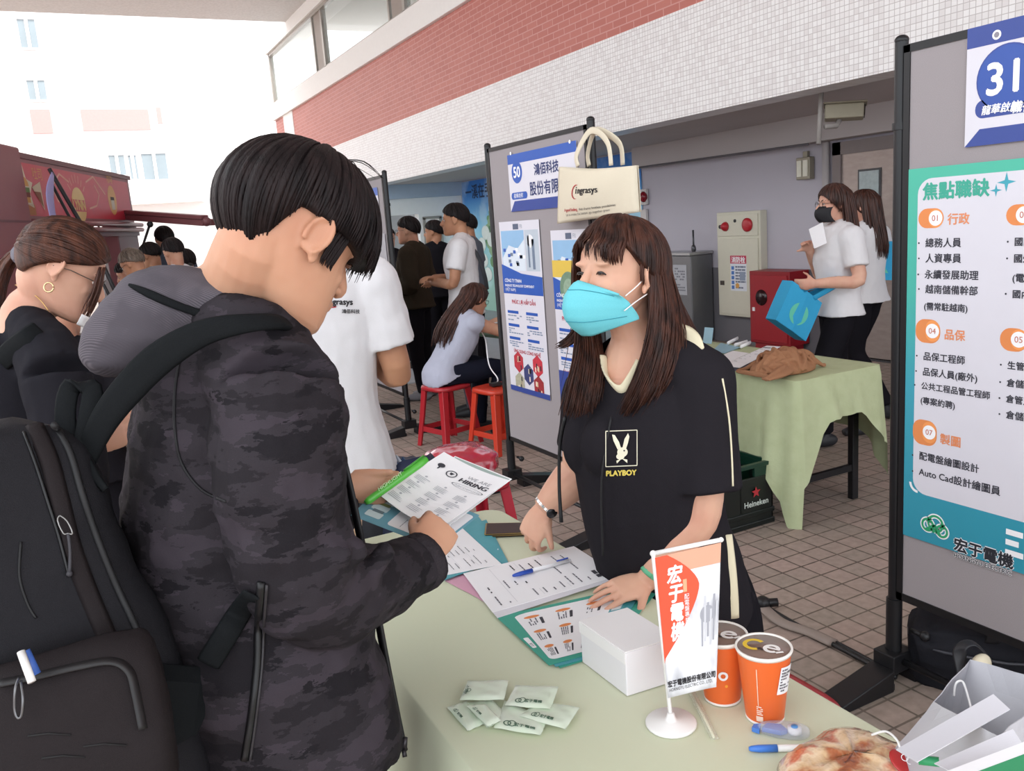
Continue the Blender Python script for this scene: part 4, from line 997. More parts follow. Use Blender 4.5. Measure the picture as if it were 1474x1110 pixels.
tag(bpy.data.objects['glue_stick'], 'green capped stick lying beside the red sandwich seal', 'stick')
# ================================================================ back table, stools, crate, bags, cable, food stall
folding_table(3.05, 3.64, 2.94, 4.74, 'back folding table with black legs under a wrinkled green cloth')
def bdrop(p, n):
    cx = max(0, 1 - abs(p.x - 3.05) / .16) * max(0, 1 - abs(p.y - 2.94) / .16)
    cr = max(0, 1 - abs(p.x - 3.64) / .2) * max(0, 1 - abs(p.y - 2.94) / .2)
    d = .21
    if n.x < -.5: d = .44 - .1 * min(1, (p.y - 2.94) / 1.5)
    if n.x > .5: d = .38
    return d + .36 * cx + .22 * cr
t = NT('green_wrinkled_cloth'); n1 = t.n('ShaderNodeTexNoise', Scale=14.0, Detail=5.0); t.l(t.co(), n1.inputs['Vector'])
t.color(t.mix(n1.outputs[0], 'a8b088', 'bcc49f')); t.bump(n1.outputs[0], .35, .02); t.rough(.7, .25); SAGE2 = t.m
o = cloth_sheet(3.045, 3.645, 2.935, 4.745, .03, .25, 4, .035, .018, dropfn=bdrop).build('tablecloth', SAGE2, None, auto=60); tag(o, 'wrinkled green cloth hanging low over the back table', 'tablecloth')
# crumpled brown jacket
t = fabric('brown_cloth', 'a87a5c', '8f6447', 500, .3, .9, (22, 22, 22))
c = onz(1138, 545, .742); c = V((c.x + .12, c.y + .17, .745))
m = MB(); rd = random.Random(8)
m.ell(c + V((0, 0, .012)), (.185, .14, .055), nu=28, nv=14)
def mound(x, y): return .062 * max(0, 1 - (x / .20) ** 2 - (y / .155) ** 2) ** .6
for i in range(44):                                 # rumpled folds crossing over the heap
    x0, y0 = rd.gauss(0, .075), rd.gauss(0, .055); a_ = rd.uniform(0, PI); L_ = rd.uniform(.05, .13); bend = rd.uniform(-.05, .05); hgt = rd.uniform(.0, .045); pts = []
    for q in range(5):
        u = q / 4 - .5; x = x0 + math.cos(a_) * L_ * u * 2 - math.sin(a_) * bend * (u * u * 4 - 1); y = y0 + math.sin(a_) * L_ * u * 2 + math.cos(a_) * bend * (u * u * 4 - 1)
        x = max(-.2, min(.2, x)); y = max(-.15, min(.15, y))
        pts.append(c + V((x, y, .008 + mound(x, y) + hgt * (1 - 4 * u * u) * mound(x, y) / .062)))
    w_ = rd.uniform(.012, .022); m.tube(pts, [(w_ * .5, .006), (w_, .010), (w_, .012), (w_, .010), (w_ * .5, .006)], 8, side=(0, 0, 1) if i % 3 else (-math.sin(a_), math.cos(a_), 0), k=4)
tail = [V((c.x - .10, c.y - .11, .775)), V((c.x - .18, c.y - .15, .768)), V((c.x - .27, c.y - .15, .757))]
m.tube(tail, [(.055, .022), (.045, .016), (.03, .008)], 12, side=(0, 1, 0), k=4); m.tube([tail[0] + V((0, 0, .02)), tail[1] + V((.01, .01, .018)), tail[2]], .011, 8, k=3)
o = m.build('brown_jacket', t, None, remesh=.0048, relax=3)
for v_ in o.data.vertices: v_.co.z = max(v_.co.z, .7462)
for v_ in o.data.vertices: pass; tag(o, 'crumpled brown jacket heaped on the corner of the back table', 'jacket')
def bq(x, y): return onz(1000 + x / 3.468, 460 + y / 3.468, .746)
def bsheet(name, lab, cat, pts, z, mat, group=None):
    q = [V((p.x, p.y, z)) for p in (bq(*a) for a in pts)]
    return sheet3(name, lab, cat, q, mat, .0012, group)
NAVYP = M_('3b3f52', .5)
bsheet('document_folder', 'dark folder under the white papers on the back table', 'folder', [(150, 250), (250, 262), (420, 160), (330, 150)], .747, NAVYP)
o, k, w, h = bsheet('printed_paper', 'white paper on the dark folder beside the brown jacket', 'paper', [(135, 235), (225, 246), (430, 140), (360, 135)], .752, PWHITE, 'white papers on the back table'); form_print(k, w, h, 21, .6); k.build('printed_lettering', o)
bsheet('printed_paper', 'white paper on the back table nearest the masked woman', 'paper', [(90, 200), (150, 225), (270, 170), (190, 158)], .749, PWHITE, 'white papers on the back table')
bsheet('printed_paper', 'pale blue paper at the far end of the back table', 'paper', [(85, 160), (150, 170), (230, 140), (130, 118)], .748, M_('8fb6c6', .5), 'white papers on the back table')
for i, (a, b) in enumerate((((165, 128), (215, 104)), ((200, 138), (262, 122)), ((230, 146), (278, 126)))):
    p, q = bq(*a), bq(*b)
    o = MB().tube([p + V((0, 0, .012)), q + V((0, 0, .014))], [(.012, .006)] * 2, 8, side=(0, 0, 1)).build('rolled_paper', PWHITE, None)
    tag(o, ['white paper roll nearest the blue paper on the back table', 'middle one of the three white paper rolls on the back table', 'white paper roll nearest the brown jacket'][i], 'paper roll', 'white paper rolls on the back table')
lc0 = onz(1012, 494, .7465)
o, k, w, h = sheet3('leaning_card', 'pale blue card leaning up at the far end of the back table', 'card', [lc0, lc0 + V((.02, 0, .10)), lc0 + V((.03, -.07, .10)), lc0 + V((.01, -.07, 0))], M_('9cc0d2', .4), .003)

# beer crate below it
cA = onz(1109, 752)
cr = empty('bottle_crate', V((cA.x - .2, cA.y + .15, 0)), 'black and dark green bottle crate with a red star under the back table', 'crate')
x1, y0 = cA.x + .02, cA.y; x0, y1 = x1 - .42, y0 + .32; ch = .33
GC = M_('0f3326', .35, .45); KC = M_('101614', .35, .45)
m = MB()
for a, b in (((x0, y0, .02), (x1, y0 + .014, ch - .07)), ((x0, y1 - .014, .02), (x1, y1, ch - .07)), ((x0, y0, .02), (x0 + .014, y1, ch - .07)), ((x1 - .014, y0, .02), (x1, y1, ch - .07)), ((x0, y0, .0), (x1, y1, .02)), ((x0 - .006, y0 - .006, .06), (x1 + .006, y1 + .006, .085)), ((x0 - .006, y0 - .006, .0), (x1 + .006, y1 + .006, .03))): m.box(a, b)
m.build('body', KC, cr, smooth=False, bevel=.004)
m = MB()
for a, b in (((x0 - .008, y0 - .008, ch - .02), (x1 + .008, y0 + .02, ch)), ((x0 - .008, y1 - .02, ch - .02), (x1 + .008, y1 + .008, ch)), ((x0 - .008, y0, ch - .02), (x0 + .02, y1, ch)), ((x1 - .02, y0, ch - .02), (x1 + .008, y1, ch)),
             ((x0, y0, ch - .07), (x0 + .10, y0 + .016, ch - .02)), ((x1 - .12, y0, ch - .07), (x1, y0 + .016, ch - .02)), ((x0, y1 - .016, ch - .07), (x1, y1, ch - .02)), ((x0, y0, ch - .07), (x0 + .016, y1, ch - .02)), ((x1 - .016, y0, ch - .07), (x1, y1, ch - .02)), ((x0 + .2, y0, .03), (x0 + .21, y1, ch - .06)), ((x0, y0 + .15, .03), (x1, y0 + .16, ch - .06))): m.box(a, b)
m.build('rim', GC, cr, smooth=False, bevel=.003)
k = Ink(frame((x0, y0 - .0078, 0), (1, 0, 0), (0, 0, 1)))
st_ = [(.30 + (.03 if i % 2 == 0 else .013) * math.sin(PI * i / 5), .185 + (.03 if i % 2 == 0 else .013) * math.cos(PI * i / 5)) for i in range(10)]
k.poly(st_, M_('b03038', .4), 1); k.text(.30, .115, 'Heineken', .042, M_('c9d2cc', .4), 2, 'CENTER', .0008); k.build('printed_logo', cr)

# red plastic stools
RP = M_('a5222b', .28, .5, var=.05); RP2 = M_('c23a26', .28, .5, var=.05)
def make_stool(label, c, mat, rot=0.0, h=.46):
    e = empty('plastic_stool', V((c[0], c[1], 0)), label, 'stool', 'red plastic stools')
    R_ = Matrix.Translation((c[0], c[1], 0)) @ Matrix.Rotation(rot, 4, 'Z')
    def sq(a, s_, p=4.0): cc, ss = math.cos(a), math.sin(a); return (s_ * math.copysign(abs(cc) ** (2 / p), cc), s_ * math.copysign(abs(ss) ** (2 / p), ss))
    rg = []
    for s_, z in ((.13, h - .03), (.151, h - .035), (.155, h - .02), (.15, h - .004), (.135, h), (.05, h - .004), (.012, h - .006)):
        rg.append([R_ @ V((*sq(2 * PI * i / 40, s_), z)) for i in range(40)])
    MB().loft(rg).build('seat', mat, e)
    for i in range(4):
        sx_, sy_ = ((1, 1), (-1, 1), (-1, -1), (1, -1))[i]
        m = MB(); rr = []
        for z, q, w in ((h - .02, .112, .035), (h * .5, .136, .031), (.0, .165, .027)):
            c_ = V((sx_ * q, sy_ * q, z)); rr.append([R_ @ (c_ + V((sx_ * a * w, sy_ * b * w, 0))) for a, b in ((.5, .5), (-1, .5), (-1, .1), (.1, .1), (.1, -1), (.5, -1))])
        m.loft(rr).build('leg', mat, e, smooth=False, bevel=.003)
    for i in range(4):
        R4 = R_ @ Matrix.Rotation(i * PI / 2, 4, 'Z')
        MB().box((-.13, .143, .11), (.13, .153, .15), R4).build('brace', mat, e, smooth=False, bevel=.003)
    return e
s1 = onz(641, 552, .46); s2 = onz(712, 556, .46)
make_stool('red plastic stool under the seated woman in the grey blouse', s1, RP, .25)
make_stool('bright red stool beside the seated woman, next to board 50', (s2.x + .02, s2.y), RP2, .2)
s3 = onz(668, 690, .46)
make_stool('red stool beyond the table end with a glossy bag on it', (s3.x + .02, s3.y - .02), M_('b5283a', .25, .5), .1)
s4 = onz(1118, 985, .46)
make_stool('red stool tucked behind the right side of the front table', (1.285, s4.y - .03), M_('a5222e', .28, .5), .0)
# glossy red-and-white plastic bag on the third stool, navy pouch behind it
GB = NT('glossy_bag_film'); n1 = GB.n('ShaderNodeTexNoise', Scale=11.0, Detail=2.0); GB.l(GB.co(), n1.inputs['Vector'])
GB.color(GB.ramp(n1.outputs[0], [(.40, 'b01f35'), (.5, 'bb2c42'), (.56, 'd9a3ad'), (.7, 'b4243a')])); GB.rough(.15, .5); GB.b.inputs['Coat Weight'].default_value = .5; GB.bump(n1.outputs[0], .5, .03)
c = P(640, 668, 2.95); 
def rnd_bag(mb, c, r, seed, sq=2.6, M=None):
    vs = MB().ell((0, 0, 0), (1, 1, 1), nu=32, nv=20)
    pts = []
    for p in vs.v:
        q = V([math.copysign(abs(x) ** (2 / sq), x) for x in p]); q = q * (1 + .12 * noise.noise(p * 2.2 + V((seed, 0, 0))) + .05 * noise.noise(p * 5 + V((0, seed, 0))))
        w = V((q.x * r[0], q.y * r[1], q.z * r[2])); w = (M.to_3x3() @ w) if M else w; pts.append(c + w)
    return mb.add(pts, vs.f)
bz = .46
o = rnd_bag(MB(), V((s3.x, s3.y + .02, bz + .075)), (.16, .17, .078), 3).build('plastic_bag', GB.m, None); tag(o, 'glossy red and pink plastic bag lying on the stool beyond the table', 'bag')

# navy striped bag on a low position behind the man with the white shirt
c = onz(580, 700, .0)
nb = empty('tote_bag', (.92, 2.62, .0), 'navy bag with a striped top standing behind the far table end', 'bag')
cN = P(585, 672, 2.75)
rnd_bag(MB(), V((cN.x, cN.y, cN.z / 2 + .02)), (.13, .12, cN.z / 2 + .02), 7, 4).build('body', M_('252b45', .6), nb)
for i in range(4):
    a, b = P(552 + 9 * i, 652 + 3 * i, 2.72), P(566 + 9 * i, 672 + 2 * i, 2.68)
    MB().tube([a, b], [(.011, .004)] * 2, 8, side=(0, 0, 1)).build('stripe', [M_('c6d0dc', .5), M_('3f5f86', .5)][i % 2], nb)

# floor cable with its grey tape sleeve
pts = [onz(*p, .012) for p in ((1030, 832), (1065, 862), (1092, 868), (1110, 882), (1150, 905), (1200, 928), (1245, 952), (1275, 968), (1290, 975))]
cab = empty('floor_cable', pts[3], 'black floor cable partly wrapped in grey tape running to board 31', 'cable')
MB().tube(pts, .009, 8, k=5).tube([p + V((.02, .01, 0)) for p in pts], .007, 8, k=5).build('cable', M_('1c1b1d', .4), cab)
tp = [onz(*p, .014) for p in ((1100, 876), (1125, 896), (1165, 910), (1200, 926))]
MB().tube(tp, [(.026, .012)] * 4, 10, side=(1, 0, 0), k=5).build('grey_sleeve', M_('8d8078', .6), cab)
q = onz(1098, 868, .03); MB().ell(q, (.03, .03, .028)).tube([q, q + V((.05, -.03, 0))], .018, 8).build('plug', M_('161517', .35), cab)

# black bags on the floor below board 31
kb = empty('camera_bag', onz(1355, 1000), 'black padded bag lying on the floor below the teal poster', 'bag')
BF = fabric('black_nylon', '2a2a2f', '1c1c20', 900, .3, .6, (14, 14, 14))
cK = onz(1362, 1000); cK = V((cK.x + .12, cK.y - .02, .12))
Mk = Matrix.Rotation(.55, 4, 'Z') @ Matrix.Rotation(-.2, 4, 'Y')
rnd_bag(MB(), cK, (.10, .20, .115), 4, 5, Mk).build('body', BF, kb)
zp = [cK + Mk.to_3x3() @ V((.10 * math.cos(a) * .98 - .01, .2 * math.copysign(abs(math.sin(a)) ** .6, math.sin(a)), .06)) for a in [2 * PI * i / 24 for i in range(25)]]
MB().tube(zp, .005, 6).build('zipper', M_('3d3d43', .4), kb)
MB().tube([cK + V((-.08, -.1, .1)), cK + V((-.1, -.14, .19)), cK + V((-.04, -.24, .21)), cK + V((.02, -.28, .12))], [(.004, .022)] * 4, 8, side=(0, 0, 1), k=5).build('strap', M_('1d1d21', .5), kb)
k2 = empty('shoulder_bag', onz(1440, 950), 'soft black bag with a cream tag on the floor at the right edge', 'bag')
cK2 = V((cK.x + .22, cK.y - .36, .2))
rnd_bag(MB(), cK2, (.15, .17, .2), 11, 3).build('body', BF, k2)
MB().tube([P(1385, 975, 2.3), P(1382, 935, 2.3), P(1402, 926, 2.3), P(1426, 950, 2.3)], [(.003, .018)] * 4, 8, side=(0, 0, 1), k=5).build('strap', M_('232327', .5), k2)
MB().ell(P(1412, 957, 2.28), (.035, .02, .03)).build('lining', M_('d8cdb4', .7), k2)

# ---- food stall
S0 = V((-.181, 7.104, 0)); SD = V((.33, .944, 0)).normalized(); SN = V((SD.y, -SD.x, 0))     # SN faces the queue side / viewer's right
def ons(px, py, off=0.0):
    r = ray(px, py); o = S0 + SN * off; tt = (o - EYEP).dot(SN) / r.dot(SN); return EYEP + r * tt
def sz(px, py): p = ons(px, py); return ((p - S0).dot(SD), p.z)
MAR = M_('8d5458', .4, .4, var=.05); MAR2 = M_('6e4044', .4, .4, var=.05)
fs_ = empty('food_stall', S0 + SD, 'maroon food stall with a red sign and open flap at left', 'food stall')
FM = frame(S0, SD, (0, 0, 1))                     # x along the front, y up, z = SD x Z = SN
def sbox(s0, s1, z0, z1, d0, d1, mb=None): return (mb or MB()).box((s0, z0, d0), (s1, z1, d1), FM)
sl, zt0 = sz(22, 232); sr, zt1 = sz(186, 253); zb = sz(100, 318)[1]; ztop = (zt0 + zt1) / 2
sbox(sl - .05, sr + .05, zb, ztop + .03, -.12, -.03).build('fascia', MAR, fs_, smooth=False, bevel=.01)
sbox(sl - .7, sl - .05, 0, ztop + .05, -1.9, .06).build('side_cabinet', MAR, fs_, smooth=False, bevel=.015)
sbox(sl - .72, sl - .03, (zb + ztop) / 2 - .25, (zb + ztop) / 2 - .235, -.5, .065).build('seam_trim', MAR2, fs_, smooth=False)
pl, pr = sz(172, 330)[0], sz(200, 330)[0]
sbox(pl, pr, 0, zb, -.16, -.02).build('post', MAR2, fs_, smooth=False, bevel=.01)
m = MB()
for z_ in (zb - .02, zb - .07): m.tube([FM @ V((sl, z_, .02)), FM @ V((pr + .05, z_, .02))], .022, 10)
m.build('awning_rail', MAR, fs_)
sbox(sl, pr, zb - .13, zb - .09, -.1, 0).build('lower_rail', MAR2, fs_, smooth=False)
sbox(sl - .1, sr + .1, ztop, ztop + .04, -2.0, -.02).build('roof', MAR2, fs_, smooth=False)
sbox(sl, pl, 0, .95, -.5, -.03).build('counter', MAR, fs_, smooth=False, bevel=.01)
sbox(sl, pl, .95, .99, -.55, .12).build('counter_top', M_('b7b2ae', .4), fs_, smooth=False)
# raised end flap seen edge-on, with its prop rod
fa, fb_ = ons(186, 311), P(297, 319, 8.0)
dF = (fb_ - fa).normalized(); FF = frame(fa, dF, (0, 0, 1)); Lf = (fb_ - fa).length
MB().box((0, -.04, -.12), (Lf, .02, .05), FF).box((0, .02, -.03), (Lf, .06, .06), FF).ell(fb_, .045).build('end_flap', MAR2, fs_, smooth=False, bevel=.008)
MB().tube([ons(216, 322, .3), ons(190, 402, .1)], .012, 8).ell(ons(216, 323, .3), .03).build('prop_rod', BLK2, fs_)
# sign art: burger, kettle outline, yellow disc with LYNN, drink badge
SGR = M_('c73a4c', .35, .4, var=.05); YEL = M_('e3c27a', .4); YEL2 = M_('d9a257', .4); LNE = M_('e0a98f', .4)
k = Ink(FM @ Matrix.Translation((0, 0, -.028))); k.step = .001
k.rect(sl + .03, zb + .03, sr - .02, ztop - .03, SGR, 0)
def kp(px, py): return sz(px, py)
a = kp(119, 295); k.disc(a[0], a[1], .17, YEL, 1, ry=.15, n=30)
k.rect(a[0] - .17, a[1] - .055, a[0] + .19, a[1] + .045, SGR, 2); k.text(a[0] - .01, a[1] - .04, 'LYNN', .115, YEL, 4, 'CENTER', .006, sx=1.05); 
for i in range(7):
    w = math.radians(40 + 100 * i / 6); k.line([(a[0] + .2 * math.cos(w), a[1] + .19 * math.sin(w)), (a[0] + .27 * math.cos(w), a[1] + .26 * math.sin(w))], .012, LNE, 1)
for pts in (((80, 268), (90, 250), (104, 262)), ((128, 262), (138, 254), (156, 280)), ((82, 272), (88, 288), (98, 296)), ((140, 266), (147, 280), (144, 296), (134, 300))): k.line([kp(*p) for p in pts], .016, LNE, 1)
a = kp(166, 288); k.disc(a[0], a[1], .13, YEL2, 1, ry=.14, n=24); k.rect(a[0] - .05, a[1] - .09, a[0] + .05, a[1] + .02, M_('d9d4c4'), 2); k.rect(a[0] - .055, a[1] + .0, a[0] + .055, a[1] + .03, M_('4d4640'), 3); k.text(a[0], a[1] + .165, '咖啡', .09, YEL2, 2, 'CENTER')
a = kp(40, 273); pts = []
for i in range(12):
    rr = .19 if i % 2 == 0 else .11; pts.append((a[0] + rr * math.sin(PI * i / 6 + .2), a[1] + rr * math.cos(PI * i / 6 + .2)))
k.poly(pts, M_('e6d7bd'), 1); k.disc(a[0], a[1] + .03, .10, M_('d8a35c'), 2, ry=.07, a0=0, a1=180, r0=.001); k.rect(a[0] - .1, a[1] - .015, a[0] + .1, a[1] + .02, M_('6a8a4a'), 3); k.rect(a[0] - .1, a[1] - .05, a[0] + .1, a[1] - .015, M_('7a3b2c'), 3); k.rect(a[0] - .09, a[1] - .09, a[0] + .09, a[1] - .05, M_('d8a35c'), 3)
a = kp(62, 280); k.poly([(a[0] - .12, a[1] + .05), (a[0] + .05, a[1] + .1), (a[0] + .06, a[1] - .12)], M_('d9cbb0'), 2); k.poly([(a[0] - .1, a[1] + .02), (a[0] + .03, a[1] + .02), (a[0] + .05, a[1] - .1)], M_('8d5a44'), 3)
a = kp(44, 305); k.rect(a[0] - .2, a[1] - .02, a[0] + .18, a[1] + .06, M_('b97a4a'), 1)
k.text(kp(52, 254)[0], kp(52, 256)[1], '吐司', .1, YEL2, 2)
k.build('sign_print', fs_)
# clear curtain, round fan and lilac ribbon in the stall
fq = ons(142, 352, -.3)
fan = empty('stall_fan', fq, 'dark round fan behind the stall opening', 'fan')
def ringpts(c, r, ax1, ax2, n=24): return [c + ax1 * (r * math.cos(2 * PI * i / n)) + ax2 * (r * math.sin(2 * PI * i / n)) for i in range(n + 1)]
m = MB()
for r_ in (.2, .15, .10, .05): m.tube(ringpts(fq, r_, SD, V((0, 0, 1))), .008, 6)
m.build('guard', M_('2d2c30'), fan)
MB().ell(fq - SN * .03, (.06, .05, .06)).build('motor', M_('3a393d'), fan)
m = MB()
for i in range(5):
    w = 2 * PI * i / 5; d_ = SD * math.cos(w) + V((0, 0, 1)) * math.sin(w); m.tube([fq - SN * .02 + d_ * .03, fq - SN * .03 + d_ * .17], [(.02, .004), (.05, .004)], 8, side=SD * -math.sin(w) + V((0, 0, 1)) * math.cos(w))
m.build('blades', M_('4d4c52'), fan)
MB().tube([fq - SN * .05, V((fq.x, fq.y, .99)) - SN * .05], .02, 8).build('stand', M_('3a393d'), fan)
a, b, c_, d_ = ons(146, 330, -.6), ons(170, 330, -.6), ons(176, 470, -.6), ons(140, 470, -.6)
o = MB().grid(lambda u, v: (a * (1 - u) + b * u) * (1 - v) + (d_ * (1 - u) + c_ * u) * v + SN * (.03 * math.sin(u * 14)), 20, 8, thick=.004).build('vinyl_curtain', M_('c6c8c9', .3, .5), None)
tag(o, 'pale vinyl curtain hanging inside the food stall', 'curtain')
o = MB().tube([ons(71, 243, .12), ons(118, 324, .3), ons(150, 385, .45), ons(178, 446, .55)], [(.015, .015)] * 4, 8).build('black_pole', BLK2, None); tag(o, 'thick black pole slanting down in front of the stall sign', 'pole')
o = MB().tube([ons(73, 262, .1), ons(104, 320, .22), ons(140, 392, .36), ons(168, 446, .5)], .011, 8).build('black_pole', BLK2, None); tag(o, 'thin dark rod slanting just left of the thick black pole', 'pole')
pts = [ons(76, 250, .16), ons(72, 285, .17), ons(79, 325, .18)]
o = MB().tube(pts, [(.02, .004), (.07, .004), (.055, .004)], 10, side=SD, k=5).build('lilac_ribbon', M_('a9a3d6', .5), None); tag(o, 'lilac ribbon hanging from the top of the stall pole', 'ribbon')
# ================================================================ people: shared anatomy
def camv(x, y, z): return (CAMR * x + CAMD * y + CAMF * z).normalized()
def head_frame(c, fwd, up, s=1.0):
    f = V(fwd).normalized(); r = f.cross(V(up)).normalized(); u = r.cross(f)
    return Matrix(((r.x * s, f.x * s, u.x * s, c[0]), (r.y * s, f.y * s, u.y * s, c[1]), (r.z * s, f.z * s, u.z * s, c[2]), (0, 0, 0, 1)))
HEAD_RINGS = [(-.122, .080, .040, .012), (-.117, .092, .020, .028), (-.106, .097, .0, .040), (-.090, .097, -.028, .050), (-.070, .094, -.055, .058), (-.048, .092, -.078, .064),
              (-.022, .089, -.094, .069), (.0, .084, -.104, .0725), (.022, .089, -.109, .0755), (.048, .087, -.110, .077), (.074, .073, -.102, .071), (.095, .050, -.082, .056), (.109, .022, -.054, .036), (.115, -.005, -.028, .014)]
def head_geo(mb, M, nose=1.0, ears=True, fem=False):
    rg = []
    for z, yf, yb, hw in HEAD_RINGS:
        if fem and z < -.03: hw *= .93
        yc, hy = (yf + yb) / 2, (yf - yb) / 2; row = []
        for i in range(28):
            a = 2 * PI * i / 28; c, s = math.cos(a), math.sin(a)
            x = hw * math.copysign(abs(c) ** .85, c); y = yc + hy * math.copysign(abs(s) ** .95, s)
            row.append(M @ V((x, y, z)))
        rg.append(row)
    mb.loft(rg)
    Q = lambda *p: M @ V(p); k = M.to_3x3().col[0].length
    mb.tube([Q(0, .083, .018), Q(0, .094 + .006 * nose, -.008), Q(0, .104 + .010 * nose, -.030), Q(0, .098 + .006 * nose, -.040)], [x * k for x in (.008, .0095, .0125, .009)], 10, k=3)
    for s in (-1, 1):
        mb.ell(Q(s * .011, .096, -.036), (.0085 * k, .010 * k, .007 * k), M.normalized())
        mb.ell(Q(s * .031, .080, .022), (.022 * k, .010 * k, .007 * k), M.normalized())
        mb.ell(Q(s * .030, .064, -.028), (.021 * k, .018 * k, .021 * k), M.normalized())
        if ears:
            E = M.normalized() @ Matrix.Rotation(s * -.32, 4, 'Z') @ Matrix.Rotation(-.22, 4, 'X')
            for dz, ry, rz in ((0, .019, .031),): mb.ell(Q(s * .0785, -.012, .000), (.0065 * k, ry * k, rz * k), E)
            ring = [Q(s * .083, -.014, .000) + E.to_3x3() @ V((s * .003, math.cos(a) * .017, math.sin(a) * .029)) * k for a in [math.radians(-70 + 290 * i / 14) for i in range(15)]]
            mb.tube(ring, .0042 * k, 6)
            mb.ell(Q(s * .080, -.004, -.030), (.0055 * k, .008 * k, .011 * k), M.normalized())
    mb.ell(Q(0, .0925, -.060), (.023 * k, .010 * k, .006 * k), M.normalized()); mb.ell(Q(0, .0925, -.069), (.020 * k, .010 * k, .0065 * k), M.normalized())
    mb.ell(Q(0, .086, -.103), (.022 * k, .014 * k, .014 * k), M.normalized())
def hand_geo(mb, w, f, n, s, L=.18, curl=(25, 30, 35, 40), thumb=(.55, .75, .35), tcurl=20, spread=6, fr=.0082):
    """w wrist; f towards the knuckles; n the way the palm faces; s the thumb side"""
    f = V(f).normalized(); s = V(s); s = (s - f * s.dot(f)).normalized(); n0 = V(n); n = f.cross(s); n = n if n.dot(n0) > 0 else -n
    k = L / .18
    mb.tube([w - f * .03 * k, w, w + f * .025 * k, w + f * .06 * k, w + f * .088 * k], [(.026 * k, .019 * k), (.027 * k, .018 * k), (.036 * k, .0175 * k), (.041 * k, .015 * k), (.039 * k, .0115 * k)], 14, side=s, k=2)
    mb.ell(w + f * .035 * k + s * .022 * k + n * .008 * k, (.018 * k, .026 * k, .016 * k), frame((0, 0, 0), s, f))
    fl = (.070, .078, .073, .057); off = (.0295, .0100, -.0100, -.0285)
    for i in range(4):
        a = math.radians(curl[i]); b = w + f * (.086 - .004 * abs(i - 1)) * k + s * off[i] * k
        d0 = (f + s * math.tan(math.radians(spread)) * (1.5 - i) * .5).normalized(); pts = [b - d0 * .02 * k, b]; p = b; ang = 0
        for seg, m in ((.45, 1.0), (.31, 1.25), (.24, .8)):
            ang += a * m; dd = d0 * math.cos(ang) + n * math.sin(ang); p = p + dd * fl[i] * seg * k; pts.append(p)
        r = fr * k * (1.0 if i < 3 else .86); mb.tube(pts, [r * 1.08, r * 1.08, r, r * .93, r * .72], 10, k=3); mb.ell(pts[-1], r * .74, nu=8, nv=6)
    b = w + f * .028 * k + s * .028 * k; td = (f * thumb[0] + s * thumb[1] + n * thumb[2]).normalized()
    t2 = (td + (f * .6 - s * .5 + n * .3) * math.sin(math.radians(tcurl))).normalized()
    q = [b - td * .01 * k, b + td * .012 * k, b + td * .042 * k, b + td * .042 * k + t2 * .030 * k]
    mb.tube(q, [.012 * k, .012 * k, .0098 * k, .0075 * k], 10, k=3); mb.ell(q[-1], .0078 * k, nu=8, nv=6)
CAP_C = V((0, -.010, .018)); CAP_R = (.0765, .101, .097)
def cap_pt(M, th, ph, puff, drop=0):
    x, y, z = CAP_R[0] + puff, CAP_R[1] + puff, CAP_R[2] + puff
    st = math.sin(th)
    if th > PI / 2: st = max(st, .86) if drop else st
    return M @ (CAP_C + V((x * st * math.sin(ph), y * st * math.cos(ph), z * math.cos(th) - drop)))
def hair_cap(mb, M, line, puff, lump=.004, seed=0, nu=56, nv=16):
    """solid skull cap of hair; line(ph) gives the polar angle of the hairline (ph 0 = front)"""
    rows = []
    for j in range(nv + 1):
        v = j / nv; row = []
        for i in range(nu):
            ph = 2 * PI * i / nu; ph = ph if ph <= PI else ph - 2 * PI; th = max(.03, line(ph) * v)
            pf = puff(ph, v) + lump * noise.noise(V((math.sin(ph) * 3, math.cos(ph) * 3, v * 4 + seed)))
            row.append(cap_pt(M, th, ph, pf))
        rows.append(row)
    wrp = lambda a: a if a <= PI else a - 2 * PI
    inner = [[cap_pt(M, max(.03, line(wrp(2 * PI * i / nu)) * v), 2 * PI * i / nu, -.006) for i in range(nu)] for v in (1.0, .7, .35, .03)]
    mb.loft(rows + inner)
def lock(mb, pts, r, flat=.55, k=3, n=6, side=None):
    L = len(pts); prof = [.55, .95, 1.0, .95, .8, .5, .15]
    rr = [r * prof[min(6, int(round(i / (L - 1) * 6)))] for i in range(L)]
    mb.tube(pts, [(x, x * flat) for x in rr], n, side=side, k=k)
def cap_locks(mb, M, line, puff, count, seed, r=.006, ph0=-PI, ph1=PI, start=.04, over=.06, twist=.35, jit=.004, tip=0.0):
    rd = random.Random(seed)
    for i in range(count):
        ph = rd.uniform(ph0, ph1); a0 = start + .55 * rd.random() ** 2; th1 = line(ph) * (1 - over + over * 2 * rd.random()); pts = []
        if th1 <= a0 + .15: continue
        j = rd.uniform(-jit, jit); tw = twist * rd.uniform(.3, 1)
        for q in range(7):
            v = q / 6; th = a0 + (th1 - a0) * v; vv = th / max(line(ph), .1)
            pts.append(cap_pt(M, th, ph + tw * (1 - v) ** 1.5, puff(ph, min(vv, 1)) + j + tip * max(0, v - .7)))
        c = M @ CAP_C; lock(mb, pts, r * rd.uniform(.7, 1.3), side=(pts[3] - pts[2]).cross(pts[3] - c))
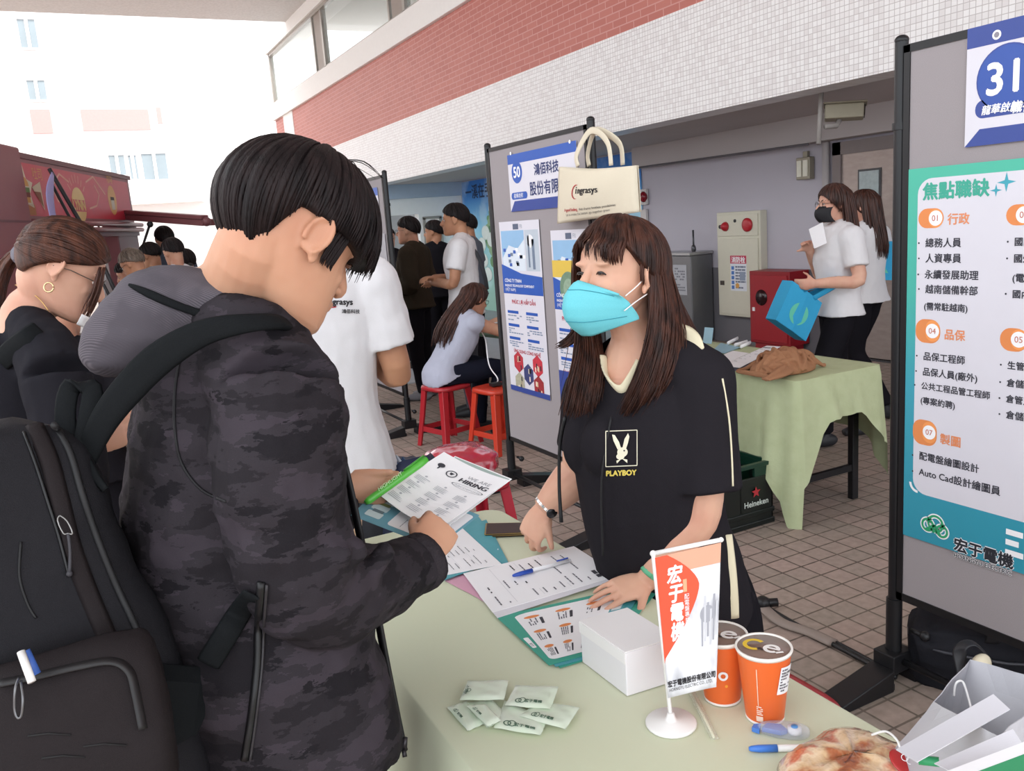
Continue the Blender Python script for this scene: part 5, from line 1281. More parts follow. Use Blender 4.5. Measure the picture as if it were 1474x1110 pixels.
def guide_locks(mb, guides, count, r, jit, seed, sag=0.0, wave=.004):
    """locks blended between neighbouring guide polylines of equal length"""
    rd = random.Random(seed); n = len(guides); g = [[V(p) for p in q] for q in guides]
    for i in range(count):
        u = rd.uniform(0, n - 1.0001); a = int(u); f = u - a; off = V((rd.gauss(0, 1), rd.gauss(0, 1), rd.gauss(0, .5))) * jit; ph = rd.uniform(0, 6.28); cut = rd.uniform(.8, 1.0)
        pts = []
        m = len(g[a])
        for j in range(m):
            v = j / (m - 1); x = v * cut * (m - 1); b = min(int(x), m - 2); w = x - b
            p = (g[a][b] * (1 - w) + g[a][b + 1] * w) * (1 - f) + (g[a + 1][b] * (1 - w) + g[a + 1][b + 1] * w) * f
            p = p + off * (.25 + .75 * v) + V((math.sin(ph + v * 7), math.cos(ph + v * 6), 0)) * wave * v
            pts.append(p)
        lock(mb, pts, r * rd.uniform(.6, 1.25), k=2, n=5)
def eyes(M, root, skin, smile=False, brow=True, brow_m=None, only=(-1, 1), look=0):
    Q = lambda *p: M @ V(p); k = M.to_3x3().col[0].length; R3 = M.normalized()
    white = M_('e8e2de', .25, .5); dark = M_('1d1412', .12, .6)
    for s in only:
        h = .0022 if smile else .0048
        e = MB().ell(Q(s * .031, .0805, .0), (.0135 * k, .006 * k, h * k), R3, m=0).ell(Q(s * .031 + look, .0845, -.0004), (.0058 * k, .003 * k, min(.0055, h * .96) * k), R3, m=1).build('eye', [white if not smile else M_('5a4238', .25, .5), dark], root)
        lid = [Q(s * (.031 + .0155 * c), .082 - .004 * abs(c) ** 2 + .0025, .0 + (.0062 if not smile else .0058) * (1 - c * c) - (.0005 if not smile else .0022)) for c in (-1, -.6, -.2, .2, .6, 1)]
        MB().tube(lid, [x * k * (1.9 if smile else 1) for x in (.0006, .0012, .0014, .0014, .0013, .0006)], 6, k=3).build('eyelash', dark, e)
        if brow:
            b = [Q(s * (.014 + .036 * t_), .089 - .014 * t_ ** 2, .020 + .005 * math.sin(PI * t_ * .9)) for t_ in (0, .25, .5, .75, 1)]
            MB().tube(b, [(x * k, .0016 * k) for x in (.0025, .0038, .0036, .0026, .0008)], 8, side=M.to_3x3().col[2], k=3).build('eyebrow', brow_m or M_('251b18', .7), root)
def glasses(M, root, c='2a2a2c'):
    Q = lambda *p: M @ V(p); k = M.to_3x3().col[0].length; m = MB()
    for s in (-1, 1):
        m.tube([Q(s * (.032 + .022 * math.cos(a)), .1, -.003 + .019 * math.sin(a)) for a in [2 * PI * i / 16 for i in range(17)]], .0014 * k, 6)
        m.tube([Q(s * .054, .099, .004), Q(s * .080, .02, .006), Q(s * .082, -.02, -.002)], .0014 * k, 6)
    m.tube([Q(-.01, .1, .002), Q(.01, .1, .002)], .0013 * k, 6); m.build('glasses', M_(c, .3, .5), root)
def shoe_geo(mb, ankle, toe_dir, k=1.0):
    t_ = V(toe_dir); t_.z = 0; t_.normalize(); a = V((ankle.x, ankle.y, 0)); sd = V((-t_.y, t_.x, 0))
    mb.tube([a - t_ * .07 * k + V((0, 0, .03)), a - t_ * .04 * k + V((0, 0, .045)), a + t_ * .05 * k + V((0, 0, .042)), a + t_ * .13 * k + V((0, 0, .032)), a + t_ * .19 * k + V((0, 0, .025))],
            [(.03 * k, .026), (.04 * k, .042), (.045 * k, .040), (.047 * k, .031), (.03 * k, .020)], 14, side=sd, k=3, power=2.6)
    mb.ell(a + V((0, 0, .075)), (.04 * k, .04 * k, .04))
# ---- whole figure from local joints: x = the person's right, y = ahead, z = up
def figure(label, pos, fwd, h=1.70, skin=None, hair=('short', None), shirt=None, sleeve=.55, trousers=None, shoes=None, J=None, fem=False, pitch=0, turn=0, lean=0,
           long_pts=None, jacket=False, voxel=.011, hem=.0, seated=False, group=None, brows=True, grey=False, glass=False, hands=True, mask=None, name='person', head_s=1.0):
    k = h / 1.70; f = V((fwd[0], fwd[1], 0)).normalized(); r = V((f.y, -f.x, 0)); F0 = Matrix(((r.x, f.x, 0, pos[0]), (r.y, f.y, 0, pos[1]), (0, 0, 1, pos[2] if len(pos) > 2 else 0), (0, 0, 0, 1)))
    w = .92 if fem else 1.0
    D = dict(pelvis=(0, 0, .93), waist=(0, .0, 1.06), chest=(0, .01, 1.25), upper=(0, -.01, 1.38), neck=(0, -.015, 1.44), head=(0, .03, 1.585),
             shoulder_r=(.178 * w, -.01, 1.365), shoulder_l=(-.178 * w, -.01, 1.365), elbow_r=(.235 * w, -.03, 1.10), elbow_l=(-.235 * w, -.03, 1.10), wrist_r=(.24 * w, .06, .86), wrist_l=(-.24 * w, .06, .86),
             hip_r=(.083, 0, .90), hip_l=(-.083, 0, .90), knee_r=(.10, .02, .49), knee_l=(-.10, .02, .49), ankle_r=(.10, -.02, .08), ankle_l=(-.10, -.02, .08))
    if J: D.update(J)
    if lean:
        c, s = math.cos(lean), math.sin(lean); px_, py_, pz_ = D['pelvis']
        for q in ('waist', 'chest', 'upper', 'neck', 'head', 'shoulder_r', 'shoulder_l') + tuple(x for x in ('elbow_r', 'elbow_l', 'wrist_r', 'wrist_l') if not (J and x in J)):
            x, y, z = D[q]; y -= py_; z -= pz_; D[q] = (x, py_ + y * c + z * s, pz_ + z * c - y * s)
    G = {q: F0 @ (V(p) * k) for q, p in D.items()}
    cp, sp = math.cos(pitch), math.sin(pitch); ct, st = math.cos(turn), math.sin(turn)
    hf = (f * ct + r * st) * cp + V((0, 0, -sp)); hu = (f * ct + r * st) * sp + V((0, 0, cp))
    HM = head_frame(G['head'], hf, hu, k * head_s * (.97 if fem else 1.0))
    root = empty(name, F0.translation, label, 'person', group)
    def tubes(mb, inflate, torso=True, legs=True, arms=1.0, armr=0, neckline=False, hemz=None, hemflare=0):
        i = inflate
        if torso:
            T = [G['pelvis'] - V((0, 0, .06 * k)), G['pelvis'], G['waist'], G['chest'], G['upper']]
            R_ = [(.150, .11), (.162, .115), (.140 * (1 if not fem else .92), .105), (.165 * w, .118), (.150 * w, .095)]
            if hemz is not None: T = [G['pelvis'] + V((0, 0, hemz * k))] + T[2 if hemz > -.02 else 1:]; R_ = [(.165 + hemflare, .122 + hemflare)] + R_[2 if hemz > -.02 else 1:]
            T.append(G['neck']); R_.append((.075, .07) if neckline else (.062, .062))
            mb.tube(T, [((a + i) * k, (b + i) * k) for a, b in R_], 20, side=r, k=4, power=2.3)
            for s_ in ('r', 'l'): mb.tube([G['neck'].lerp(G['upper'], .15), G['neck'].lerp(G['shoulder_' + s_], .55) - V((0, 0, .006 * k)), G['shoulder_' + s_] - V((0, 0, .012 * k))], [(.050 + i) * k, (.056 + i) * k, (.052 + i) * k], 12, k=2); mb.ell(G['shoulder_' + s_], (.057 + i * 1.15) * k)
        for s_ in ('r', 'l'):
            a, b, c = G['shoulder_' + s_], G['elbow_' + s_], G['wrist_' + s_]
            if arms > 0:
                ii = i + armr
                if arms <= 1: e = a.lerp(b, arms); mb.tube([a, a.lerp(e, .5), e], [(.056 + ii) * k, (.053 + ii) * k, (.047 + ii * 1.35) * k], 14, k=3)
                else:
                    e = b.lerp(c, min(arms - 1, 1)); mb.tube([a, a.lerp(b, .5), b, b.lerp(e, .5), e], [(.056 + ii) * k, (.049 + ii) * k, (.041 + ii) * k, (.040 + ii * .9) * k, (.030 + ii * .9) * k], 14, k=3)
            if legs:
                a, b, c = G['hip_' + s_], G['knee_' + s_], G['ankle_' + s_]
                mb.tube([a + V((0, 0, .02)), a.lerp(b, .45), b, b.lerp(c, .4), c], [(.076 + i) * k, (.076 + i) * k, (.057 + i) * k, (.056 + i) * k, (.038 + i * 1.4) * k], 14, k=3)
    b = MB(); head_geo(b, HM, fem=fem); b.tube([HM @ V((0, -.050, .01)), HM @ V((0, -.036, -.05)), G['neck'], G['upper']], [.046 * k * w, .054 * k * w, .056 * k * w, .075 * k], 16, k=3)
    tubes(b, 0, arms=2)
    for s_, sg in (('r', 1), ('l', -1)):
        if hands:
            d = (G['wrist_' + s_] - G['elbow_' + s_]).normalized(); n_ = (-r * sg * .8 + f * .2) if 'palm_' + s_ not in D else F0.to_3x3() @ V(D['palm_' + s_])
            s2 = f if abs(d.dot(f)) < .8 else V((0, 0, 1))
            hand_geo(b, G['wrist_' + s_], d, n_, s2, .175 * k)
    b.build('body', skin, root, remesh=voxel * .8, relax=3)
    if shirt:
        m = MB(); tubes(m, .019 if not jacket else .030, legs=False, arms=sleeve, armr=.004, neckline=True, hemz=(-.06 if not seated else .0) + hem, hemflare=.016)
        sd_ = random.Random(sum(map(ord, label))).random() * 9
        m.build('jacket' if jacket else ('tee_shirt' if sleeve < 1 else 'shirt'), shirt, root, remesh=voxel, relax=3, disp=lambda p: .006 * noise.noise(V((p.x * 9, p.y * 9, p.z * 6 + sd_))) + .003 * noise.noise(p * 24))
    if trousers:
        m = MB(); m.tube([G['pelvis'] + V((0, 0, .07 * k)), G['pelvis'], G['pelvis'] - V((0, 0, .08 * k))], [(.145 * k, .108 * k), (.166 * k, .124 * k), (.155 * k, .118 * k)], 18, side=r, k=3)
        tubes(m, .014, torso=False, arms=0); m.build('trousers', trousers, root, remesh=voxel, relax=2, disp=lambda p: .004 * noise.noise(p * 11))
    if shoes:
        for s_ in ('r', 'l'):
            m = MB(); shoe_geo(m, G['ankle_' + s_], f, k); m.build('shoe', shoes, root, remesh=voxel * .7, relax=2)
    style, hm = hair
    if style == 'short':
        ln = lambda ph: math.radians(62 + 30 * (1 - math.cos(ph)) / 2 * 1.0 + 26 * max(0, -math.cos(ph)) ** 1.2 + 16 * max(0, math.sin(abs(ph)) - .3))
        pf = lambda ph, v: .014 - .008 * max(0, v - .6) * (1 if abs(ph) > 1.2 else .3)
        m = MB(); hair_cap(m, HM, ln, pf, .004, len(label)); cap_locks(m, HM, ln, pf, 120, len(label), .007, twist=.5); m.build('hair', hm, root)
    elif style == 'bald':
        ln = lambda ph: math.radians(50 + 55 * (1 - math.cos(ph)) / 2 + 12 * max(0, -math.cos(ph)))
        m = MB(); hair_cap(m, HM, ln, lambda ph, v: .004, .001, 1); m.build('hair', hm, root)
    elif style == 'long':
        ln = lambda ph: math.radians(66 + 62 * min(1, abs(ph) / 1.5) ** 2)
        pf = lambda ph, v: .014
        m = MB(); hair_cap(m, HM, ln, pf, .003, len(label))
        cap_locks(m, HM, ln, pf, 70, len(label), .008)
        gs = []
        for t_ in range(9):
            ph = math.radians(100 + 20 * t_)
            p0, p1, p2 = cap_pt(HM, .4, ph, .014), cap_pt(HM, 1.2, ph, .016), cap_pt(HM, 1.75, ph, .018)
            e = long_pts if long_pts else .38
            dn = V((0, 0, -1)); outv = (p2 - HM.translation); outv.z = 0; outv.normalize()
            back = -f
            if lean > .3: dn = (G['waist'] - G['neck']).normalized() * .93 + V((0, 0, -.1)); back = (-f * .6 + V((0, 0, .8))) * 2.4
            gs.append([p0, p1, p2, p2 + dn * e * k * .4 + back * .03, p2 + dn * e * k * .75 + back * .045 + outv * .01, p2 + dn * e * k + back * .04])
        guide_locks(m, gs, 150, .013 * k, .012, len(label)); m.build('hair', hm, root)
    if glass: glasses(HM, root)
    eyes(HM, root, skin, brow=brows)
    if mask:
        m = MB().grid(lambda u, v: HM @ V(((u - .5) * .13, .130 - .9 * abs(u - .5) ** 2 * .36 - .028 * (v - .45) ** 2 * 4, -.014 - .105 * v)), 12, 8, thick=.003)
        m.build('face_mask', mask, root)
    return root, G, HM
SKIN_A = skin_mat('skin_warm'); SKIN_B = skin_mat('skin_tan', 'b98768', 'a4735a'); SKIN_C = skin_mat('skin_fair', 'd9ab94', 'c98f7b')
H_BLACK = hair_mat('hair_black', '120e0f', '231b1c', .5, .18); H_BROWN = hair_mat('hair_dark_brown', '2a1814', '4f2e24'); H_GREY = hair_mat('hair_grey', '4d4038', '7d6f63'); H_CHEST = hair_mat('hair_chestnut', '3d2018', '6f4330')
T_WHITE = fabric('white_tee', 'e2e0e2', 'd6d3d6', 900, .3, .85, (8, 8, 5)); T_BLACK = fabric('black_tee', '232126', '1b1a1e', 900, .3, .85, (8, 8, 5)); P_BLACK = fabric('black_trousers', '1f1d22', '17161a', 800, .25, .85, (8, 8, 3))
P_NAVY = fabric('navy_trousers', '20222f', '191b26', 800, .25, .85, (8, 8, 3)); J_OLIVE = fabric('olive_jacket', '3d352b', '332c24', 800, .35, .8, (7, 7, 5)); T_GREY = fabric('grey_blouse', 'b2b3c2', 'a2a4b4', 900, .3, .8, (9, 9, 6))
S_GREY = M_('77757a', .6); S_DARK = M_('242428', .5); CYAN_BAG = fabric('cyan_nonwoven', '3fa9d6', '3198c6', 400, .2, .7, (6, 6, 6))
def XY(px, py, d): p = P(px, py, d); return (p.x, p.y)
def cdir(x, z): v = CAMR * x + CAMF * z; return (v.x, v.y)
# ================================================================ people further back
# by the arcade entrance
figure('person in an olive brown jacket and black trousers, wearing glasses, seen in profile', XY(613, 560, 8.1), cdir(-.93, .25), 1.70, SKIN_A, ('short', H_BLACK), J_OLIVE, 1.95, P_BLACK, S_GREY, jacket=True, glass=True,
       J=dict(elbow_r=(.23, -.05, 1.10), wrist_r=(.12, .2, 1.08), elbow_l=(-.23, -.05, 1.10), wrist_l=(-.12, .2, 1.08)))
rt, G, HM = figure('person in a white tee with arms crossed and a dark shoulder strap before the mural', XY(677, 520, 7.2), cdir(-.90, .1), 1.765, SKIN_B, ('short', H_BLACK), T_WHITE, .62, M_('4a4c55', .8), S_DARK,
       J=dict(elbow_r=(.25, .04, 1.10), wrist_r=(-.02, .24, 1.14), elbow_l=(-.25, .04, 1.10), wrist_l=(.04, .26, 1.10)), hem=-.04)
MB().tube([G['shoulder_l'].lerp(G['neck'], .5) + V((0, 0, .055)), G['chest'] + V((.10, -.11, .06)), G['chest'] + V((.16, -.10, -.12)), G['waist'] + V((.2, -.02, -.05))], [(.018, .005)] * 4, 8, side=(1, 0, 0), k=4).build('strap', M_('3b3d42', .6), rt)
figure('person in a black tee seen from behind, between the olive jacket and the white tee', XY(641, 510, 9.4), cdir(-.35, .93), 1.66, SKIN_B, ('short', H_BLACK), T_BLACK, .6, P_BLACK, S_DARK, turn=-.9,
       J=dict(elbow_r=(.26, .05, 1.12), wrist_r=(.1, .25, 1.2)))
figure('dark haired person almost wholly hidden behind the white tee by the mural', XY(690, 520, 8.9), cdir(-.9, .2), 1.70, SKIN_B, ('short', H_BLACK), M_('5d6470', .8), .6, P_BLACK, S_DARK)
figure('dark clothed person half hidden by the furthest display board', XY(575, 520, 9.9), cdir(.5, -.8), 1.62, SKIN_A, ('short', H_BLACK), T_BLACK, .6, P_BLACK, S_DARK)
# seated on the red stool
sd = V((*cdir(.80, .60), 0)).normalized()
rt, G, HM = figure('person with long brown hair in a grey sleeveless blouse sitting on a red stool', (s1.x, s1.y, 0), (sd.x, sd.y), 1.60, SKIN_A, ('long', H_BROWN), T_GREY, .18, P_NAVY, S_DARK, fem=True, seated=True, lean=.50, pitch=.35, long_pts=.50, glass=True, hem=-.03,
       J=dict(pelvis=(0, -.02, .575), waist=(0, 0, .70), chest=(0, .02, .89), upper=(0, 0, 1.02), neck=(0, 0, 1.08), head=(0, .045, 1.225), shoulder_r=(.165, 0, 1.015), shoulder_l=(-.165, 0, 1.015),
              hip_r=(.09, 0, .56), hip_l=(-.09, 0, .56), knee_r=(.13, .43, .56), knee_l=(-.13, .43, .56), ankle_r=(.13, .40, .08), ankle_l=(-.13, .38, .08),
              elbow_r=(.20, .50, .83), elbow_l=(-.20, .50, .83), wrist_r=(.10, .70, .92), wrist_l=(-.10, .70, .92)))
# table she leans on, pink tumbler, phone lead and charger
tc = G['wrist_r'].lerp(G['wrist_l'], .5)
bt_ = empty('folding_table', (tc.x + .3, tc.y + .1, 0), 'small green topped table the seated person leans on behind board 50', 'table')
tm = frame((tc.x, tc.y, 0), (sd.x, sd.y, 0), (-sd.y, sd.x, 0))
lp = tm.inverted() @ onz(709, 462, .765); lp = V((min(max(lp.x, -.15), .3), min(max(lp.y, -.38), .38), .765)); ta, tb0, tb1 = -.22, -.45, .45
MB().box((ta, tb0, .74), (max(.38, lp.x + .08), tb1, .765), tm).build('tabletop', M_('6f8f7a', .5), bt_, smooth=False, bevel=.006)
for a in (-.19, .35):
    for b in (-.4, .4): MB().tube([tm @ V((a, b, 0)), tm @ V((a, b, .745))], .016, 8).build('leg', BLACKM, bt_)
pc = tm @ lp
tum = empty('tumbler', pc, 'pink tumbler standing on the table in front of the seated person', 'tumbler')
MB().lathe([(.035, 0), (.045, .14), (.046, .15)], pc, 24).build('cup', M_('d08a92', .35), tum); MB().lathe([(.048, .15), (.048, .165), (.03, .175), (.001, .175)], pc, 24).build('lid', M_('3b3035', .4), tum)
st2 = V((s2.x + .02, s2.y, .46))
cg = empty('phone_charger', st2, 'black charger on the bright red stool with a white lead', 'charger')
MB().box((st2.x - .05, st2.y - .03, .462), (st2.x + .03, st2.y + .03, .485)).build('adapter', M_('17161a', .4), cg, smooth=False, bevel=.004)
MB().tube([V((st2.x, st2.y, .48)), P(716, 544, 6.15), P(704, 525, 6.2), P(699, 490, 6.3), P(694, 470, 6.45), tc + V((0, 0, -.02))], .005, 6, k=6).build('lead', INK_WHITE, cg)
# two with blue bags walking behind the back table
rt, G, HM = figure('person in a white tee and black mask with a cyan bag on the arm', XY(1206, 500, 5.55), cdir(-.96, -.1), 1.675, SKIN_C, ('long', H_BROWN), T_WHITE, .68, P_BLACK, S_DARK, fem=True, mask=M_('1d1c20', .7), glass=True, long_pts=.46,
       J=dict(elbow_l=(-.24, -.02, 1.10), wrist_l=(-.20, .24, 1.10), elbow_r=(.24, .0, 1.10), wrist_r=(.05, .17, 1.30), knee_l=(-.1, .16, .50), ankle_l=(-.1, .14, .1), knee_r=(.1, -.05, .48), ankle_r=(.1, -.28, .1)), hem=.0)
def carrier(label, c, w, h, dpt, ax, tilt, hang, group='cyan carrier bags'):
    e = empty('carrier_bag', c, label, 'bag', group); ax = V(ax).normalized(); up = V((0, 0, 1)); n = ax.cross(up)
    R2 = Matrix.Rotation(tilt, 3, n); ax = R2 @ ax; up = R2 @ up
    rows = []
    for z, q in ((0, 1.0), (.3, 1.06), (.7, 1.05), (1.0, .95)):
        rows.append([c + up * ((z - .5) * h) + ax * (a * w / 2 * (1 if b else 1)) + n * (b * dpt / 2 * q) for a, b in ((-1, -1), (0, -1.15), (1, -1), (1, 1), (0, 1.15), (-1, 1))])
    MB().loft(rows, cap=False).add(rows[0], [tuple(range(6))]).build('body', CYAN_BAG, e, smooth=False, solid=.003, bevel=.004)
    for b in (-1, 1):
        MB().tube([c + up * h * .42 + ax * w * .2 + n * b * dpt * .45, hang + V((0, 0, .0)) + n * b * .02 + ax * .02, c + up * h * .42 - ax * w * .2 + n * b * dpt * .45], [(.003, .018)] * 3, 8, side=n, k=6).build('handle', CYAN_BAG, e)
    k = Ink(frame(c - n * (dpt * .56 + .004), ax, up) if (EYEP - c).dot(n) < 0 else frame(c + n * (dpt * .56 + .004), -ax, up)); k.step = .001
    k.disc(0, -.02, .07, M_('62c4a8', .6), 1, n=24); k.scribble(-.06, -.05, .06, .0, 2, M_('2c5f7a', .6), 2, 3, words=4); k.build('printed_logo', e)
    return e
bc_ = P(1143, 447, 5.35)
carrier('cyan carrier bag swinging from the arm of the person in the black mask', bc_, .27, .26, .11, CAMR * .9 + CAMF * .3, -.5, G['elbow_l'].lerp(G['wrist_l'], .45) + V((0, 0, .03)))
pq = [P(1164, 330, 5.25), P(1184, 320, 5.3), P(1190, 350, 5.3), P(1172, 358, 5.25)]
sheet3('paper_sheet', 'white papers held up by the person in the black mask', 'paper', pq, PWHITE, .002)
rt, G, HM = figure('person in a white tee with long dark hair walking away behind the masked one', XY(1246, 500, 6.3), cdir(-.55, .80), 1.63, SKIN_C, ('long', H_BROWN), T_WHITE, .68, P_BLACK, S_DARK, fem=True, long_pts=.40, turn=-.3,
       J=dict(elbow_r=(.27, -.0, 1.10), wrist_r=(.22, .2, 1.02), knee_r=(.1, .16, .50), ankle_r=(.1, .1, .1), ankle_l=(-.1, -.24, .1)))
carrier('cyan carrier bag behind the second white tee by the steel door', P(1276, 375, 6.2), .26, .28, .10, CAMR, 0, G['wrist_r'])
# queue at the food stall
figure('older person with thinning grey hair and glasses in the stall queue', XY(224, 500, 6.95), cdir(-.95, .1), 1.60, SKIN_B, ('short', H_GREY), T_WHITE, .6, P_NAVY, S_DARK, pitch=.45, glass=True, lean=.1)
figure('black haired person in dark clothes just behind the grey haired one', XY(240, 500, 8.05), cdir(-.9, .3), 1.64, SKIN_B, ('short', H_BLACK), T_BLACK, .6, P_BLACK, S_DARK, pitch=.3)
figure('tallest black haired person at the back of the stall queue', XY(261, 500, 9.0), cdir(-.6, .8), 1.80, SKIN_A, ('short', H_BLACK), M_('3e4654', .8), .6, P_BLACK, S_DARK)
rt, G, HM = figure('black haired person in white with dark straps and a blue patterned back', XY(272, 500, 7.55), cdir(-.75, .55), 1.66, SKIN_A, ('short', H_BLACK), T_WHITE, .3, P_NAVY, S_DARK, pitch=.3)
t = NT('blue_pattern'); n1 = t.n('ShaderNodeTexVoronoi', Scale=40.0); t.l(t.co(), n1.inputs['Vector']); t.color(t.ramp(n1.outputs[0], [(.2, '1d2b4d'), (.4, '4f8fc0'), (.55, 'dfe6ea')])); BPAT = t.m
fd_ = V((*cdir(-.75, .55), 0)).normalized()
MB().ell(G['chest'] - fd_ * .13, (.15, .07, .2), frame((0, 0, 0), V((fd_.y, -fd_.x, 0)), fd_)).build('patterned_pack', BPAT, rt)
for s_ in ('r', 'l'): MB().tube([G['shoulder_' + s_].lerp(G['neck'], .45) + V((0, 0, .06)) - fd_ * .06, G['shoulder_' + s_].lerp(G['neck'], .4) + V((0, 0, .07)), G['chest'].lerp(G['shoulder_' + s_], .5) + fd_ * .13], [(.02, .006)] * 3, 8, side=(fd_.y, -fd_.x, 0), k=4).build('strap', S_DARK, rt)
figure('person in a dark jacket at the right end of the stall queue', XY(287, 500, 7.9), cdir(-.8, .6), 1.56, SKIN_A, ('short', H_BLACK), T_BLACK, 1.9, P_BLACK, S_DARK, jacket=True)
figure('person in dark blue at the stall counter left of the grey haired one', XY(205, 500, 7.35), cdir(-.9, -.3), 1.50, SKIN_A, ('short', H_BLACK), fabric('dark_blue_tee', '2c3752', '232c44'), .6, P_NAVY, S_DARK, pitch=.4)
# arm and sleeve of someone beyond the ponytail
figure('person in a black tee hidden behind the ponytail, bare forearm showing', XY(98, 520, 3.1), cdir(-.2, .97), 1.50, SKIN_A, ('short', H_BLACK), T_BLACK, .72, P_BLACK, S_DARK, pitch=.3,
       J=dict(elbow_r=(.235, -.02, 1.14), wrist_r=(.27, .1, .93)))
# white tee with the printed back, beyond the table end
rt, G, HM = figure('person in a white tee with a logo on the back, beyond the table end', XY(462, 560, 2.62), cdir(-.12, .99), 1.80, SKIN_B, ('short', H_BLACK), T_WHITE, .66, M_('33353c', .8), S_DARK, voxel=.008, hem=-.06,
       J=dict(elbow_r=(.225, .01, 1.09), wrist_r=(.12, .23, 1.14), elbow_l=(-.225, .01, 1.10), wrist_l=(-.12, .23, 1.14)))
from mathutils.bvhtree import BVHTree
def on_mesh(o):
    me = o.data; bv = BVHTree.FromPolygons([o.matrix_world @ v.co for v in me.vertices], [tuple(p.vertices) for p in me.polygons])
    def hit(px, py, lift=.002):
        r = ray(px, py).normalized(); loc, nr, i, d = bv.ray_cast(EYEP, r)
        if loc is None: loc = EYEP + r * (hit.last or 2); nr = -r
        else: hit.last = (loc - EYEP).length
        return loc - r * lift
    hit.last = None; return hit
bpy.context.view_layer.update()
hit = on_mesh([c for c in rt.children if c.name.startswith('tee_shirt')][0])
class SkinInk(Ink):
    """print that hugs a garment: unit = pixel, y up, origin (px, py)"""
    def __init__(s, hit, px, py, slope=0.0): s.hit = hit; super().__init__(Matrix.Identity(4), lambda p: hit(px + p.x, py - p.y - slope * p.x, .0022 + p.z)); s.step = .0006
    def line(s, pts, w, m, lay=1):
        for (a, b), (c, d) in zip(pts[:-1], pts[1:]):
            for i in range(8):
                f, g = i / 8, (i + 1.02) / 8; super().line([(a + (c - a) * f, b + (d - b) * f), (a + (c - a) * g, b + (d - b) * g)], w, m, lay)
k = SkinInk(hit, 470, 438, -.02)
k.text(0, 0, 'ingrasys', 12, INKK, 2, bold=.45); k.disc(9, 4, 11, REDI, 1, ry=9, a0=60, a1=300, r0=9.2, n=22); k.text(22, -12, '鴻佰科技', 6.5, INKK, 2, bold=.15)
k.build('printed_logo', rt)
# ================================================================ young person in the dark camouflage jacket (left foreground)
W3 = lambda x, y, z: CAMR * x + CAMD * y + CAMF * z
t = NT('camouflage_softshell')
n1 = t.n('ShaderNodeTexNoise', Scale=1.0, Detail=6.0, Roughness=.62); t.l(t.mapped((9, 9, 24)), n1.inputs['Vector'])
n2 = t.n('ShaderNodeTexNoise', Scale=1.0, Detail=6.0, Roughness=.62); t.l(t.mapped((7, 7, 20), (0, 0, .7)), n2.inputs['Vector'])
wv = t.n('ShaderNodeTexNoise', Scale=650.0, Detail=1.0); t.l(t.mapped((1, 1, 1.6)), wv.inputs['Vector'])
c1 = t.ramp(n1.outputs[0], [(0, '232023'), (.455, '2f2b2f'), (.555, '3a343a')], 'CONSTANT')
c2 = t.ramp(n2.outputs[0], [(0, 1.0), (.42, 0.0)], 'CONSTANT')
cc_ = t.mix(c2, c1, '1b191c'); t.color(t.mix(.12, cc_, t.mix(wv.outputs[0], '161417', '453f45')))
t.bump(wv.outputs[0], .12, .003); t.rough(.8, .08); CAMO = t.m
t = NT('ribbed_hood'); w1 = t.n('ShaderNodeTexWave', Scale=150.0, Distortion=.6); w1.bands_direction = 'DIAGONAL'; t.l(t.co(), w1.inputs['Vector'])
n1 = t.n('ShaderNodeTexNoise', Scale=7.0, Detail=4.0); t.l(t.co(), n1.inputs['Vector'])
t.color(t.mix(t.ramp(n1.outputs[0], [(.48, 0.0), (.52, 1.0)]), '4b464c', t.mix(w1.outputs[0], '454046', '5f595f'))); t.bump(w1.outputs[0], .12, .003); t.rough(.8, .2); HOODM = t.m
DARKF = fabric('black_webbing', '1e2022', '141516', 700, .15, .75, (12, 12, 12)); PACKM = fabric('black_pack_fabric', '29282b', '1d1c1f', 900, .35, .6, (9, 9, 7)); PACKP = fabric('brown_black_pocket', '2b2627', '201c1d', 900, .3, .6, (9, 9, 7))
SKIN_M = skin_mat('skin_man', 'c8987c', 'bb866b')
mr = empty('person', V((P(400, 800, 1.38).x, P(400, 800, 1.38).y, 0)), 'young person in a dark camouflage hooded jacket and backpack, holding papers', 'person')
HC = P(424, 342, 1.25)
HM = head_frame(HC, W3(.60, .40, .70), W3(.38, -.90, .17), 1.0)
LA = W3(.42, .0, -.90).normalized()              # towards the right shoulder
FA_ = W3(.90, 0, .42).normalized()
TC = lambda px, py, d=1.40: P(px, py, d)
sh_r, el_r, wr_r = P(398, 572, 1.215), P(436, 842, 1.20), P(600, 812, 1.475)
sh_l, el_l, wr_l = P(352, 560, 1.56), P(432, 800, 1.66), P(490, 701, 1.66)
nk = P(318, 452, 1.31)
b = MB(); head_geo(b, HM, nose=.25)
b.tube([HM @ V((0, -.052, .03)), HM @ V((0, -.048, -.04)), P(345, 412, 1.275), nk, P(330, 520, 1.38)], [(.045, .045), (.056, .055), (.058, .062), (.066, .07), (.09, .07)], 20, side=LA, k=4)
b.tube([P(330, 520, 1.39), P(335, 650, 1.40), P(345, 800, 1.40), P(380, 950, 1.40), P(405, 1080, 1.40)], [(.10, .075), (.14, .11), (.14, .11), (.155, .115), (.16, .115)], 18, side=LA, k=3)
for a_, e_, w_ in ((sh_r, el_r, wr_r), (sh_l, el_l, wr_l)): b.tube([a_, a_.lerp(e_, .5), e_, e_.lerp(w_, .5), w_], [.055, .048, .042, .038, .028], 12, k=3)
pv = P(405, 1080, 1.40); hipz = pv.z
for s_ in (-1, 1):
    h_ = pv + LA * .09 * s_; h_.z = hipz; kn = V((h_.x, h_.y, .46)) + FA_ * .02; an = V((h_.x, h_.y, .08)) - FA_ * .02
    b.tube([h_, h_.lerp(kn, .5), kn, kn.lerp(an, .4), an], [.09, .078, .056, .055, .038], 12, k=3)
